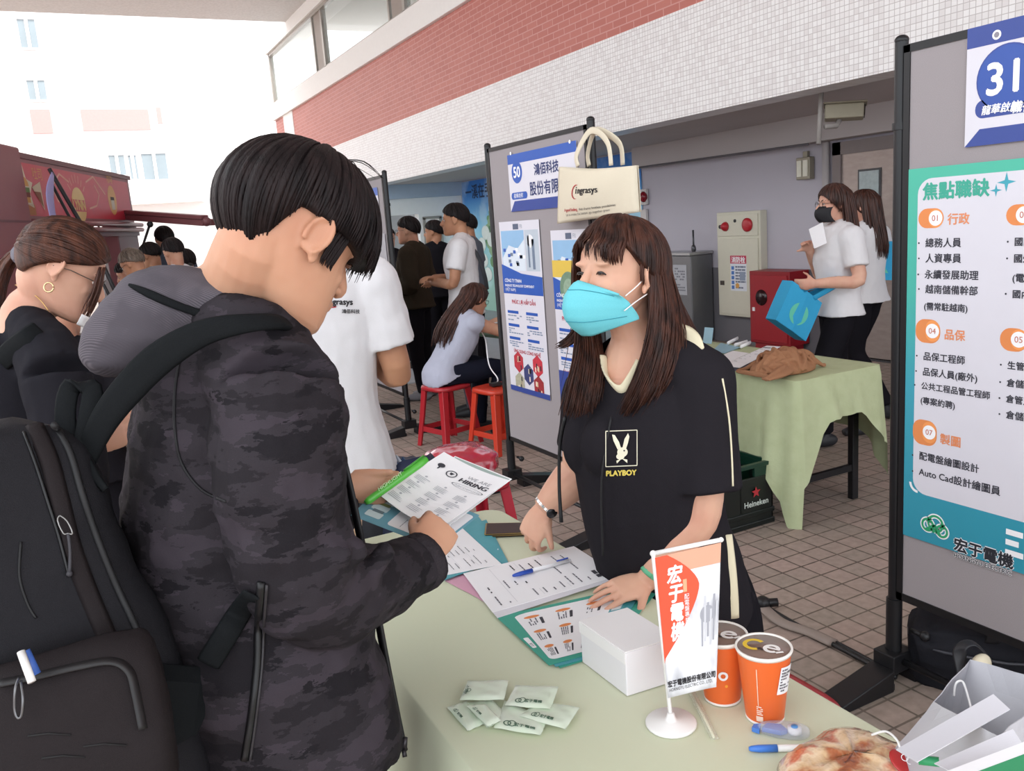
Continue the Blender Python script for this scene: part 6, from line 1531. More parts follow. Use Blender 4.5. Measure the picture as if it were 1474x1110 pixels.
# right hand grips the sheets; left hand holds pen and sheets
hand_geo(b, P(607, 800, 1.475), W3(.30, -.42, .62), W3(-.75, .55, .45), W3(-.55, -.75, .2), .175, curl=(52, 60, 66, 70), thumb=(.75, .35, .55), tcurl=30, spread=4)
hand_geo(b, wr_l + W3(.010, 0, 0), W3(.93, .02, .18), W3(.15, .55, .8), W3(.15, -.95, .2), .158, curl=(30, 46, 55, 60), thumb=(.98, .06, -.22), tcurl=2, spread=3)
body = b.build('body', SKIN_M, mr, remesh=.0034, relax=4)
eyes(HM, mr, SKIN_M, smile=True, brow_m=M_('1d1716', .8))
# hair: straight, rounded cut, fringe hanging past the forehead
def mline(ph):
    a = abs(ph); d = math.degrees(a)
    if d < 55: th = 93 - d * .05
    elif d < 80: th = 90 - (d - 55) * .1
    elif d < 112: th = 87.5 - (d - 80) * .05
    elif d < 140: th = 86 + (d - 112) * 2.0
    else: th = 142 + (d - 140) * .05
    return math.radians(th)
def mpuff(ph, v):
    a = abs(ph); fr = math.exp(-(a / .95) ** 2)
    return .020 + .012 * fr * v ** 2 + .004 * math.sin(PI * v) - .018 * max(0, v - .72) / .28 * (1 - math.exp(-(max(0, PI - a) / 1.15) ** -4 if a < PI - .01 else 0)) * (1 if a > 1.25 else 0)
def mpuff(ph, v):
    a = abs(ph); fr = math.exp(-(a / .95) ** 2); back = 1 / (1 + math.exp(-(a - 1.75) * 6))
    return .021 + .013 * fr * v ** 2 + .005 * math.sin(PI * v) - .019 * back * max(0, v - .62) / .38 - .006 * (1 - back) * (1 - fr) * max(0, v - .8) / .2
HM2 = HM
MH = hair_mat('hair_man', '120c0d', '241a1a', .5, .16)
m = MB(); hair_cap(m, HM, mline, mpuff, .0025, 3, nu=80, nv=22)
cap_locks(m, HM, mline, mpuff, 420, 7, .0048, over=.03, twist=.28, jit=.0025)
cap_locks(m, HM, mline, mpuff, 130, 8, .0038, ph0=-1.0, ph1=1.0, over=.09, twist=.12, jit=.004, tip=.02)
rd = random.Random(4)
for i in range(9):                                  # stray hairs at the crown
    a_ = rd.uniform(-.8, .8); p0 = cap_pt(HM, .12, a_, .02); m.tube([p0, p0 + HM.to_3x3() @ V((rd.uniform(-.03, .03), .03, .018)), p0 + HM.to_3x3() @ V((rd.uniform(-.05, .05), .065, .012))], [.0009, .0007, .0003], 5, k=4)
# sideburn in front of the ear
for s_ in (-1, 1):
    for i in range(26):
        x0 = .003 * rd.random(); y0 = .012 + .022 * rd.random()
        lock(m, [HM @ V((s_ * (.079 + x0), y0 + .004, .03)), HM @ V((s_ * (.0795), y0, .005)), HM @ V((s_ * .0775, y0 - .002, -.012 - .012 * rd.random())), HM @ V((s_ * .0745, y0 + .001, -.022 - .01 * rd.random()))], .0024, k=2, n=5)
m.build('hair', MH, mr)
# ---- jacket
def wr(p, seed=0): return .010 * noise.noise(V((p.x * 7, p.y * 7, p.z * 13 + seed))) + .006 * noise.noise(V((p.x * 15, p.y * 15, p.z * 26 + seed))) + .0025 * noise.noise(p * 45)
m = MB()
m.tube([P(338, 500, 1.36), P(336, 540, 1.39), P(334, 620, 1.40), P(334, 710, 1.40), P(344, 800, 1.40), P(374, 900, 1.40), P(404, 1000, 1.40), P(426, 1098, 1.40)],
       [(.12, .10), (.195, .135), (.212, .160), (.215, .168), (.215, .170), (.218, .172), (.218, .172), (.216, .170)], 30, side=LA, k=4, power=2.35)
m.tube([P(345, 500, 1.33), P(374, 530, 1.27), sh_r], [.085, .093, .094], 16, k=3)
m.tube([P(345, 500, 1.42), P(350, 530, 1.5), sh_l], [.085, .09, .09], 16, k=3)
m.tube([sh_r, P(402, 640, 1.19), P(410, 740, 1.175), P(432, 830, 1.19), P(470, 856, 1.24), P(530, 842, 1.35), P(585, 818, 1.45), P(607, 808, 1.476)],
       [.094, .096, .088, .082, .077, .067, .056, .050], 18, k=4)
m.tube([sh_l, sh_l.lerp(el_l, .5), el_l, el_l.lerp(wr_l, .6), wr_l], [.092, .085, .078, .062, .046], 16, k=4)
# sleeve folds at the elbow
for (pa, pb, d_) in (((345, 700), (480, 745), 1.10), ((350, 760), (500, 800), 1.11), ((400, 830), (520, 790), 1.145), ((480, 880), (560, 790), 1.22), ((330, 650), (420, 690), 1.10)):
    a_, c_ = P(*pa, d_ + .02), P(*pb, d_ + .035); m.tube([a_, a_.lerp(c_, .5) - CAMF * .014, c_], [.012, .020, .012], 8, k=4)
# collar and shoulder yoke
m.tube([P(300, 505, 1.29), P(296, 570, 1.285), P(300, 660, 1.295), P(310, 740, 1.31)], [.075, .085, .085, .07], 14, k=3)
m.tube([P(300, 470, 1.24), P(345, 470, 1.215), P(390, 478, 1.23), P(420, 492, 1.30), P(425, 500, 1.38)], [.045, .045, .04, .034, .03], 12, k=4)
jk = m.build('jacket', CAMO, mr, remesh=.0055, relax=5, disp=lambda p: wr(p))
# seams: shoulder seam, pocket zip, front zip, cuff
bpy.context.view_layer.update()
jhit = on_mesh(jk)
def seam(name, pts, r, mat, lift=.003, parent=None, k=5):
    q = [jhit(x, y, lift) for x, y in [(p.x, p.y) for p in curve_pts([V((a, b_, 0)) for a, b_ in pts], k)]]
    return MB().tube(q, r, 6).build(name, mat, parent or jk)
SEAM = M_('161417', .7)
seam('shoulder_seam', [(262, 500), (252, 560), (252, 620), (262, 668), (290, 705), (325, 722)], .0022, SEAM, .001)
seam('pocket_zip', [(376, 838), (372, 900), (370, 960), (362, 1030), (352, 1095)], .0058, M_('111012', .45), .002)
seam('pocket_zip', [(384, 842), (380, 900), (377, 960), (369, 1030), (360, 1095)], .0022, M_('2c292c', .5), .003)
zp = [P(426, 482, 1.40), P(452, 540, 1.415), P(482, 620, 1.43), P(503, 700, 1.44), P(520, 780, 1.45), P(540, 870, 1.45), P(555, 950, 1.455), P(571, 1030, 1.46), P(581, 1078, 1.46)]
def edge_pts(lift=.0):
    out = []
    for p in curve_pts(zp, 4): out.append(p)
    return out
m = MB().tube(edge_pts(), [(.016, .006)] * len(edge_pts()), 8, side=LA); fz = m.build('front_zip', M_('151315', .5), mr)
MB().tube([P(581, 1078, 1.445), P(583, 1090, 1.44)], [(.004, .003)] * 2, 6).tube([P(583, 1062, 1.445), P(582, 1078, 1.445)], .005, 8).build('zip_pull', M_('3a373a', .35, .5, .6), fz)
# ribbed cuff on the right wrist
cf = [P(596, 815, 1.46), P(606, 809, 1.475), P(613, 804, 1.485)]
MB().tube(cf, [.0515, .0525, .0505], 20).build('cuff', fabric('ribbed_cuff', '2c282b', '3b363a', 300, .3, .85, (40, 40, 40)), mr)
# ---- hood lying on the back
m = MB()
m.tube([P(372, 462, 1.25), P(300, 446, 1.25), P(225, 464, 1.235), P(168, 500, 1.22), P(135, 522, 1.225)], [(.030, .04), (.058, .05), (.075, .06), (.052, .055), (.026, .03)], 22, side=W3(0, 1, 0), k=5)
m.tube([P(192, 415, 1.27), P(238, 405, 1.30), P(292, 420, 1.33), P(350, 450, 1.335), P(392, 474, 1.32)], [.022, .030, .032, .028, .020], 12, k=4)
m.tube([P(205, 430, 1.25), P(270, 440, 1.27), P(350, 465, 1.27)], [.03, .035, .03], 12, k=4)
hd = m.build('hood', HOODM, mr, remesh=.006, relax=6, disp=lambda p: .008 * noise.noise(p * 10) + .004 * noise.noise(V((p.x * 20, p.y * 20, p.z * 45))))
bpy.context.view_layer.update(); hhit = on_mesh(hd)
rim = [hhit(x, y, .003) for x, y in [(p.x, p.y) for p in curve_pts([V(q) for q in ((186, 410, 0), (204, 418, 0), (250, 438, 0), (300, 455, 0), (345, 466, 0))], 3)]][::2] + [P(385, 470, 1.19), P(416, 478, 1.26), P(428, 492, 1.36)]
MB().tube(rim, [(.002, .002), (.004, .003)] + [(.006, .0035)] * (len(rim) - 4) + [(.014, .009), (.014, .012)], 10, side=W3(.2, 1, 0), k=5).build('hood_rim', DARKF, hd)
# ---- trousers and shoes
JEAN = fabric('blue_jeans', '2b3a5a', '22304c', 700, .2, .85, (8, 8, 4))
m = MB(); m.tube([pv + V((0, 0, .12)), pv, pv - V((0, 0, .08))], [(.16, .12), (.175, .132), (.16, .125)], 18, side=LA, k=3)
for s_ in (-1, 1):
    h_ = pv + LA * .09 * s_; kn = V((h_.x, h_.y, .46)) + FA_ * .02; an = V((h_.x, h_.y, .07)) - FA_ * .02
    m.tube([h_, h_.lerp(kn, .5), kn, kn.lerp(an, .4), an], [.105, .09, .07, .068, .06], 14, k=3)
m.build('trousers', JEAN, mr, remesh=.009, relax=3)
for s_ in (-1, 1):
    h_ = pv + LA * .09 * s_; an = V((h_.x, h_.y, .08)) - FA_ * .02; m = MB(); shoe_geo(m, an, FA_); m.build('shoe', M_('d8d6d4', .5), mr, remesh=.007, relax=2)

# ---- backpack
bp = empty('backpack', P(60, 900, 1.2), 'black zipped backpack worn on one shoulder by the person in camouflage', 'backpack')
BS = W3(.86, .05, .50).normalized()              # across the pack as seen
def pack_path(rows): return [P(x, y, d) for x, y, d, a_, b_ in rows], [(a_, b_) for x, y, d, a_, b_ in rows]
rows = [(50, 604, 1.16, .030, .03), (46, 628, 1.16, .072, .06), (34, 690, 1.16, .108, .085), (24, 780, 1.16, .138, .10), (30, 880, 1.16, .158, .108), (58, 980, 1.16, .175, .112), (92, 1090, 1.16, .178, .112), (118, 1180, 1.16, .172, .108), (124, 1215, 1.16, .13, .08)]
pts, rr = pack_path(rows)
m = MB().tube(pts, rr, 36, side=BS, k=5, power=3.2)
pk = m.build('body', PACKM, bp, relax=1, disp=lambda p: .008 * noise.noise(V((p.x * 8, p.y * 8, p.z * 6))) + .004 * noise.noise(p * 22))
bpy.context.view_layer.update(); phit = on_mesh(pk)
def pline(name, pts, r, mat, lift=.002, parent=None):
    q = [phit(a, c_, lift) for a, c_ in [(p.x, p.y) for p in curve_pts([V((x, y, 0)) for x, y in pts], 5)]]
    return MB().tube(q, r, 6).build(name, mat, parent or pk)
pline('zipper_flap', [(48, 612), (70, 660), (86, 720), (104, 790), (130, 860), (160, 930), (190, 1000), (215, 1080)], [(.012, .004)] * 36, PACKP, .001)
pline('zipper', [(34, 622), (52, 670), (68, 720), (84, 770), (100, 830)], .0024, M_('0e0d0f', .4), .002)
pline('piping', [(78, 612), (100, 650), (118, 710), (138, 770), (166, 840), (198, 910), (222, 980), (246, 1060)], .005, M_('1b1a1c', .6), .002)
pline('seam', [(30, 780), (28, 830), (40, 870), (52, 890)], .0018, M_('121113', .6), .001)
# zip pulls
z0 = phit(88, 752, .012)
def pull(c0, c1, c2): 
    m = MB(); a_, c_ = P(*c0), P(*c1); w_ = W3(1, 0, 0) * .006
    m.tube([a_, a_ + w_ + (c_ - a_) * .3, c_ + w_, c_, c_ - w_, a_ - w_ + (c_ - a_) * .3, a_], .0011, 6, k=3)
    o = m.build('zip_pull', M_('8a8886', .3, .5, .8), pk)
    MB().tube([c_, P(*c2[0]), P(*c2[1])], [.0022, .002, .0024], 6, k=3).ell(P(*c2[1]), .004).build('pull_cord', M_('37353a', .6), o)
dz = (z0 - EYEP).dot(CAMF)
pull((86, 742, dz), (98, 768, dz), ((101, 795, dz), (100, 826, dz)))
# front pocket with its own zip
rows = [(86, 948, 1.060, .100, .022), (88, 975, 1.045, .112, .036), (96, 1040, 1.035, .118, .044), (108, 1120, 1.03, .118, .044), (118, 1190, 1.04, .108, .03)]
pts, rr = pack_path(rows); m = MB().tube(pts, rr, 32, side=W3(.97, -.06, .2), k=5, power=3.4)
po = m.build('front_pocket', PACKP, bp, relax=1, disp=lambda p: .006 * noise.noise(p * 12) + .003 * noise.noise(p * 30))
bpy.context.view_layer.update(); ohit = on_mesh(po)
q = [ohit(a, c_, .002) for a, c_ in [(p.x, p.y) for p in curve_pts([V((x, y, 0)) for x, y in ((0, 984), (50, 974), (110, 960), (160, 952), (186, 966), (196, 1000), (206, 1050))], 5)]]
MB().tube(q, [(.009, .004)] * len(q), 6).build('pocket_zip', M_('1c191a', .5), po)
for (x, y) in ((40, 1060), (120, 1075), (60, 1092)):
    q = [ohit(a, c_, .001) for a, c_ in ((x, y), (x + 30, y - 4), (x + 62, y - 2))]; MB().tube(q, .0012, 5).build('stitching', M_('151314', .7), po)
dz2 = (q[0] - EYEP).dot(CAMF) - .01
m = MB(); m.tube([P(27, 976, dz2 + .01), P(22, 992, dz2), P(21, 1020, dz2), P(25, 1033, dz2), P(31, 1030, dz2), P(33, 1005, dz2), P(30, 980, dz2 + .01)], .0016, 6, k=4)
m.build('carabiner', M_('6b6a6c', .3, .5, .7), po)
# straps
st = [P(122, 662, 1.175), P(150, 605, 1.155), P(188, 556, 1.14), P(232, 514, 1.135), P(290, 480, 1.135), P(350, 466, 1.145), P(402, 464, 1.19), P(424, 474, 1.27)]
MB().tube(st, [(.016, .006), (.020, .007), (.022, .008), (.022, .008), (.018, .007), (.014, .006), (.012, .006), (.010, .006)], 10, side=W3(.62, .78, .1), k=5, power=3).build('shoulder_strap', DARKF, bp)
MB().tube([P(98, 640, 1.17), P(94, 590, 1.175), P(104, 556, 1.18), P(132, 560, 1.175), P(128, 600, 1.17), P(118, 648, 1.165)], [(.014, .004)] * 6, 8, side=W3(1, 0, .2), k=4, power=3).build('haul_strap', DARKF, bp)
MB().tube([P(124, 660, 1.16), P(140, 690, 1.15), P(152, 705, 1.15)], [(.006, .003)] * 3, 6, side=W3(1, 0, 0), k=3).build('strap_end', DARKF, bp)
ws = [P(230, 1010, 1.10), P(262, 975, 1.14), P(300, 955, 1.19)]
MB().prism([P(212, 955, 1.12), P(290, 962, 1.19), P(316, 966, 1.215), P(276, 1060, 1.15), P(240, 1080, 1.10)], W3(.004, .002, .012)).build('hip_wing', DARKF, bp, bevel=.004)
ws = [jhit(x, y, .012) for x, y in ((300, 955), (314, 932), (330, 906), (346, 880), (362, 856))]
MB().tube(ws, [(.017, .006), (.017, .006), (.017, .006), (.016, .005), (.012, .002)], 8, side=W3(.8, .55, .2), k=4, power=3).build('lower_strap', DARKF, bp)
# pen clipped in the pocket
p0, p1 = P(30, 938, dz2 + .005), P(46, 982, dz2 - .012)
pn = empty('ballpoint_pen', p0, 'white pen with a blue end clipped in the backpack pocket', 'pen')
MB().tube([p0, p1], [(.0045, .003)] * 2, 10).build('clip', M_('ddd9d6', .35), pn)
MB().tube([P(34, 938, dz2 + .012), P(50, 972, dz2 + .012)], .007, 12).build('barrel', M_('4468b8', .35), pn)

# ---- sheets in the hands and the green pen
o, k, w, h = sheet3('job_flyer', 'teal flyer held beneath the hiring sheet with small pictures on its edge', 'flyer', [P(690, 742, 1.70), P(628, 790, 1.565), P(505, 742, 1.62), P(560, 690, 1.76)], M_('6fa3b4', .45, .3), .0008)
k.rect(w * .08, h * .02, w * .92, h * .62, PWHITE, 1, .008)
for i in range(5): k.rect(w * (.08 + .17 * i), h * .72, w * (.21 + .17 * i), h * .9, M_('cfdfe2'), 1, .004)
for i, c_ in enumerate(('8e2f3b', '4d4650', '8f9a64', '6d7f86')): k.rect(w * (.2 + .17 * i), h * .74, w * (.26 + .17 * i), h * .86, M_(c_), 2)
form_print(k, w, h * .6, 12, .7); k.build('printed_lettering', o)
o, k, w, h = sheet3('printed_paper', 'white sheet with a grey header just behind the hiring sheet', 'paper', [P(655, 657, 1.815), P(737, 690, 1.735), P(640, 762, 1.60), P(580, 715, 1.68)], PWHITE, .0008)
k.rect(w * .02, h * .02, w * .98, h * .12, M_('9fb0aa', .5), 1); k.build('printed_lettering', o)
QA, QB, QC, QD = P(639, 651, 1.80), P(734, 692, 1.72), P(628, 764, 1.575), P(544, 711, 1.655)
o, k, w, h = sheet3('hiring_sheet', 'white hiring sheet held up in both hands by the person in camouflage', 'paper', [QD, QA, QB, QC], PWHITE, .0008, lift=lambda u, v: CAMD * (.006 * math.sin(PI * v)))
# sheet axes: x from the near-left corner to the top, y across towards the right corner
def hs(p):  # header runs along the far edge
    return p
k2 = Ink(Matrix.Identity(4), lambda p: k.fn(V((w * (1 - p.y), h * p.x, p.z))))
vs_, fs_q = text_geo('HIRING', 1.0, 'LEFT'); tw = max(v.x for v in vs_)
def ht(x, y, s, wd, hh, m, lay=2, b_=0):
    v2, f2 = text_geo(s, 1.0); q = max(v.x for v in v2)
    for i, dx in enumerate((0, b_, -b_) if b_ else (0,)): k2.put([(x + v.x / q * wd + dx, y - (v.y / .72) * hh) for v in v2], f2, m, lay + .2 * i)
ht(.50, .285, 'HIRING', .42, .065, TXTD, 2, .005); ht(.55, .20, 'WE ARE', .34, .05, M_('9a9aa0', .6), 2)
def oval(x, y, rx, ry, m, lay, hole=.8, n=20):
    vs, fs = [], []
    for i in range(n + 1):
        a_ = 2 * PI * i / n; vs += [(x + rx * math.cos(a_), y + ry * math.sin(a_)), (x + rx * hole * math.cos(a_), y + ry * hole * math.sin(a_))]
    k2.put(vs, [(2 * i, 2 * i + 2, 2 * i + 3, 2 * i + 1) for i in range(n)], m, lay)
oval(.36, .24, .075, .055, TXTD, 2); k2.put([(.33, .22), (.39, .22), (.37, .26), (.34, .25)], [(0, 1, 2, 3)], TXTD, 2); oval(.16, .2, .05, .035, TXTD, 2, .02); k2.put([(.15, .2), (.18, .2), (.17, .27), (.155, .27)], [(0, 1, 2, 3)], TXTD, 2)
oval(.71, .345, .24, .035, TXT, 2, .93); ht(.52, .36, 'ABCDEFGHIJ', .38, .025, M_('b8b8bd'), 2)
rd = random.Random(6)
for r_ in range(4):
    for c_ in range(3):
        x, y = .08 + .31 * c_, .46 + .125 * r_
        oval(x + .1, y - .01, .018, .013, M_('b4b4ba'), 2, .1)
        for q in range(4): k2.put([(x, y + .02 + q * .02), (x + rd.uniform(.1, .22), y + .02 + q * .02), (x + rd.uniform(.1, .22), y + .027 + q * .02), (x, y + .027 + q * .02)], [(0, 1, 2, 3)], M_('b4b4ba'), 2)
k2.build('printed_lettering', o)
ga, gb = P(526, 724, 1.615), P(614, 661, 1.700)
gp = empty('green_pen', ga.lerp(gb, .5), 'bright green capped highlighter pen pinched in the left hand', 'pen')
GPM = M_('53b13c', .3, .5); d_ = gb - ga
MB().tube([ga, ga + d_ * .05, ga + d_ * .9, gb], [.0045, .0075, .008, .0065], 14).build('barrel', GPM, gp)
MB().tube([ga + d_ * .62 - CAMD * .010 - CAMF * .002, ga + d_ * .95 - CAMD * .011], [(.003, .0018)] * 2, 8).build('clip', M_('3f9a2c', .3, .5), gp)
k = Ink(frame(ga + d_ * .22 - CAMF * .0085 - CAMD * .004, d_, -CAMD + CAMF * -.2)); k.text(0, 0, 'HIGHLIGHT', .0115, M_('b9dfa9'), 1); k.build('printed_lettering', gp)
c = onz(502, 700, TZ)
c = V((min(c.x, .58), min(c.y, 2.17), TZ + .0015))
cw = empty('paper_cup', c, 'white rimmed kraft paper cup at the far end of the table', 'cup')
MB().lathe([(.0001, .002), (.029, .002), (.041, .105)], c, 32, cap=False).build('cup_wall', M_('d3ae94', .6), cw)
MB().lathe([(.0395, .10), (.042, .10), (.0435, .108), (.0425, .112), (.0405, .11), (.0001, .108)], c, 32, cap=False).build('lid', M_('eceae8', .4), cw)
# ================================================================ person in the mask behind the table
SKIN_W = skin_mat('skin_woman', 'd6a88f', 'c7907a')
wmn = empty('person', V((1.30, 1.62, 0)), 'smiling person in a turquoise mask and black tee leaning on the front table', 'person')
WD = 1.905
WC = P(889, 397, WD)
WM = head_frame(WC, W3(-.775, .035, -.60), W3(.12, -.985, -.02), 1.0)
WL = W3(-.80, .05, .60).normalized()             # towards her right shoulder
WF = W3(-.60, .04, -.80).normalized()
shr, elr, wrr = P(846, 570, 2.07), P(838, 676, 2.15), P(782, 733, 2.16)
shl, ell_, wrl = P(1012, 548, 1.87), P(1004, 735, 1.90), P(934, 836, 1.93)
wn, wu = P(915, 488, 1.965), P(925, 545, 1.985)
b = MB(); head_geo(b, WM, nose=.35, fem=True)
b.tube([WM @ V((0, -.05, .01)), WM @ V((0, -.034, -.05)), P(906, 462, 1.95), wn, wu], [(.040, .040), (.046, .05), (.047, .05), (.066, .06), (.135, .098)], 18, side=WL, k=4)
b.tube([wu, P(932, 640, 1.99), P(944, 750, 2.03), P(958, 850, 2.07) + V((.05, .02, 0)), P(964, 930, 2.09) + V((.09, .03, 0))], [(.13, .098), (.155, .112), (.145, .105), (.165, .115), (.17, .12)], 18, side=WL, k=3)
for a_, e_, w_ in ((shr, elr, wrr), (shl, ell_, wrl)): b.tube([a_, a_.lerp(e_, .5), e_, e_.lerp(w_, .3), e_.lerp(w_, .7), w_], [.060, .058, .053, .052, .042, .030], 16, k=4)
wp = P(964, 930, 2.09) + V((.09, .03, 0)); WFh = V((WF.x, WF.y, 0)).normalized(); WLh = V((WL.x, WL.y, 0)).normalized()
for s_ in (-1, 1):
    h_ = V((wp.x, wp.y, wp.z)) + WLh * .09 * s_; kn = V((h_.x, h_.y, .45)) + WFh * .02; an = V((h_.x, h_.y, .08)) - WFh * .02
    b.tube([h_, h_.lerp(kn, .5), kn, kn.lerp(an, .4), an], [.09, .078, .056, .053, .038], 12, k=3)
hand_geo(b, wrr, P(757, 783, 2.185) - wrr, W3(.45, .15, .85), W3(.80, .25, -.55), .172, curl=(34, 30, 34, 40), thumb=(.80, .42, .40), tcurl=-2, spread=5, fr=.0078)
hand_geo(b, wrl, P(884, 852, 1.90) - wrl, V((0, 0, -1)), W3(-.2, -.5, .8) * -1, .17, curl=(8, 6, 8, 12), thumb=(.6, .7, .15), tcurl=5, spread=9, fr=.0078)
b.build('body', SKIN_W, wmn, remesh=.0034, relax=4)
eyes(WM, wmn, SKIN_W, smile=True, brow=False)
Q = lambda *p: WM @ V(p)
# smiling under-eye folds are part of the face; the mask: folded boat shape with two pleat lines
MASKM = NT('turquoise_mask'); n1 = MASKM.n('ShaderNodeTexNoise', Scale=700.0, Detail=1.0); MASKM.l(MASKM.co(), n1.inputs['Vector'])
MASKM.color(MASKM.mix(n1.outputs[0], '63bdc9', '78cbd4')); MASKM.bump(n1.outputs[0], .08, .002); MASKM.rough(.75, .15)
mk_rows = [(-.016, .117, .0, .118), (-.022, .128, .012, .118), (-.030, .134, .030, .108), (-.050, .146, .058, .090), (-.075, .150, .066, .078), (-.098, .144, .064, .066), (-.118, .124, .054, .058), (-.134, .096, .036, .055)]
def maskp(u, v):
    """z, front, half width, side depth run down the mask"""
    x = v * (len(mk_rows) - 1); i = min(int(x), len(mk_rows) - 2); f = x - i
    z, yf, hw, ys = [a_ * (1 - f) + c_ * f for a_, c_ in zip(mk_rows[i], mk_rows[i + 1])]
    s_ = (u - .5) * 2; a_ = abs(s_)
    X = math.copysign(hw * (a_ ** .9), s_)
    Y = yf - (yf - ys) * a_ ** 1.7
    edge = max(0, a_ - .35) / .65
    Z = z
    X = math.copysign(abs(X) + (.074 - hw) * edge ** 1.3, s_) if hw < .074 else X
    Y = Y - (.052) * edge ** 1.6
    Z = z * (1 - edge ** 1.4) + (-.066 + (z + .07) * .45) * edge ** 1.4
    return Q(X, Y, Z)
mo = MB().grid(maskp, 36, 28, thick=-.002).build('face_mask', MASKM.m, wmn)
def on_mask(u, v, d=.0026): 
    p = maskp(u, v); e1 = maskp(min(u + .01, 1), v) - maskp(max(u - .01, 0), v); e2 = maskp(u, min(v + .01, 1)) - maskp(u, max(v - .01, 0)); n_ = e1.cross(e2).normalized()
    n_ = n_ if n_.dot(p - WC) > 0 else -n_
    return p + n_ * d
SE = M_('3a8fa0', .8)
for v0, bow in ((.30, .04), (.80, -.05)):
    MB().tube([on_mask(u / 20, v0 + bow * math.sin(PI * u / 20)) for u in range(1, 20)], .0009, 5).build('pleat_seam', SE, mo)
LOOP = M_('e9e6e4', .7)
for s_ in (-1, 1):
    e0 = Q(s_ * .0745, .048, -.046); e1 = Q(s_ * .0745, .050, -.078)
    ear_t, ear_b = Q(s_ * .084, -.012, .006), Q(s_ * .083, -.010, -.040)
    MB().tube([e0, Q(s_ * .081, .018, -.022), ear_t], [(.0022, .0012)] * 3, 6, k=4).tube([e1, Q(s_ * .080, .022, -.058), ear_b], [(.0022, .0012)] * 3, 6, k=4).build('ear_loop', LOOP, mo)
# ---- tee
TEEW = fabric('black_cotton_tee', '29262a', '201e22', 900, .35, .85, (7, 7, 5))
m = MB()
m.tube([P(920, 512, 1.985), P(926, 548, 1.99), P(932, 640, 1.985), P(940, 740, 2.02), P(958, 840, 2.07) + V((.03, .01, 0)), P(968, 892, 2.09) + V((.06, .02, 0))], [(.11, .085), (.172, .112), (.180, .140), (.170, .142), (.176, .150), (.178, .152)], 28, side=WL, k=4, power=2.3)
m.ell(P(880, 640, 1.935), (.075, .055, .085)).ell(P(850, 640, 2.0), (.07, .055, .085)).ell(shl, .073).ell(shr, .068)
m.tube([wn + V((0, 0, -.03)), wn.lerp(shl, .6), shl], [.055, .068, .074], 14, k=3); m.tube([wn + V((0, 0, -.03)), wn.lerp(shr, .6), shr], [.055, .066, .070], 14, k=3)
m.tube([shl, shl.lerp(ell_, .45), P(1014, 706, 1.885)], [.074, .080, .086], 18, k=3); m.tube([shr, shr.lerp(elr, .45), P(834, 652, 2.12)], [.070, .068, .062], 16, k=3)
def wfold(p): 
    return .007 * noise.noise(V((p.x * 8, p.y * 8, p.z * 5))) + .004 * noise.noise(V((p.x * 20, p.y * 20, p.z * 9)))
tee = m.build('tee_shirt', TEEW, wmn, remesh=.006, relax=10, disp=wfold)
bpy.context.view_layer.update(); whit = on_mesh(tee)
CREAMT = M_('ddd3b6', .8, .2)
# cream yoke and collar showing between the hair
vneck = [(868, 512), (872, 538), (884, 556), (896, 560), (908, 545), (922, 520)]
q = [whit(a_, c_, .004) for a_, c_ in [(p.x, p.y) for p in curve_pts([V((x, y, 0)) for x, y in vneck], 5)]]
MB().tube(q, [(.011, .004)] * len(q), 8, side=W3(.5, .8, 0)).build('collar', CREAMT, tee)
yk = [(968, 474), (985, 482), (1000, 492), (1012, 502)]
q = [whit(a_, c_, .002) for a_, c_ in yk]; MB().tube(q, [(.016, .002), (.022, .004), (.018, .004), (.004, .002)], 8, side=W3(-.4, .9, 0), k=4).build('yoke', CREAMT, tee)
q = [whit(a_, c_, .002) for a_, c_ in ((1040, 545), (1049, 600), (1053, 650), (1055, 700))]; MB().tube(q, .0022, 6, k=4).build('white_piping', CREAMT, tee)
q = [whit(a_, c_, .003) for a_, c_ in ((1046, 770), (1052, 820), (1055, 860), (1056, 890))]; MB().tube(q, [(.013, .003)] * 4, 8, side=CAMR, k=3).build('cream_side_panel', CREAMT, tee)
# open neckline: the garment stops at the V
def to_px(p):
    q = V(RW.T @ np.array(p - EYEP)); return q.x / q.z * FPX + CX, q.y / q.z * FPX + CY, q.z
def inside(x, y, poly):
    r_ = False
    for (x0, y0), (x1, y1) in zip(poly, poly[1:] + poly[:1]):
        if (y0 > y) != (y1 > y) and x < (x1 - x0) * (y - y0) / (y1 - y0) + x0: r_ = not r_
    return r_
vcut = [(860, 440), (868, 512), (873, 538), (885, 555), (896, 557), (908, 543), (922, 518), (932, 440)]
bm = bmesh.new(); bm.from_mesh(tee.data); kill = []
for v_ in bm.verts:
    x, y, z = to_px(v_.co)
    if z < 1.99 and inside(x, y, vcut): kill.append(v_)
bmesh.ops.delete(bm, geom=kill, context='VERTS'); bm.to_mesh(tee.data); bm.free()
# chest emblem: rabbit head with a bow tie in a thin frame, word below
k = SkinInk(whit, 895, 646, .04); YW = M_('e3dcc4', .7); YY = M_('d9c25a', .7)
for a_, c_ in (((-23, -25), (22, -25)), ((22, -25), (22, 26)), ((22, 26), (-23, 26)), ((-23, 26), (-23, -25))): k.line([a_, c_], 1.2, YW, 1)
k.disc(1, -5, 7.5, YW, 1, ry=7); k.disc(-2, -11, 6, YW, 1, ry=4.5); k.poly([(-6, -1), (-12, 12), (-14, 21), (-10, 20), (-4, 10), (-1, 1)], YW, 1); k.poly([(1, 1), (4, 14), (9, 22), (11, 17), (9, 8), (6, -1)], YW, 1)
k.poly([(-8, -17), (0, -14), (-7, -21)], YW, 1); k.poly([(8, -16), (0, -14), (8, -21)], YW, 1); k.disc(3.5, -3, 1.2, TEEW, 2, n=10)
k.text(-1, -38.5, 'PLAYBOY', 10.5, YY, 1, 'CENTER', .55, sx=.98)
k.build('printed_emblem', tee)
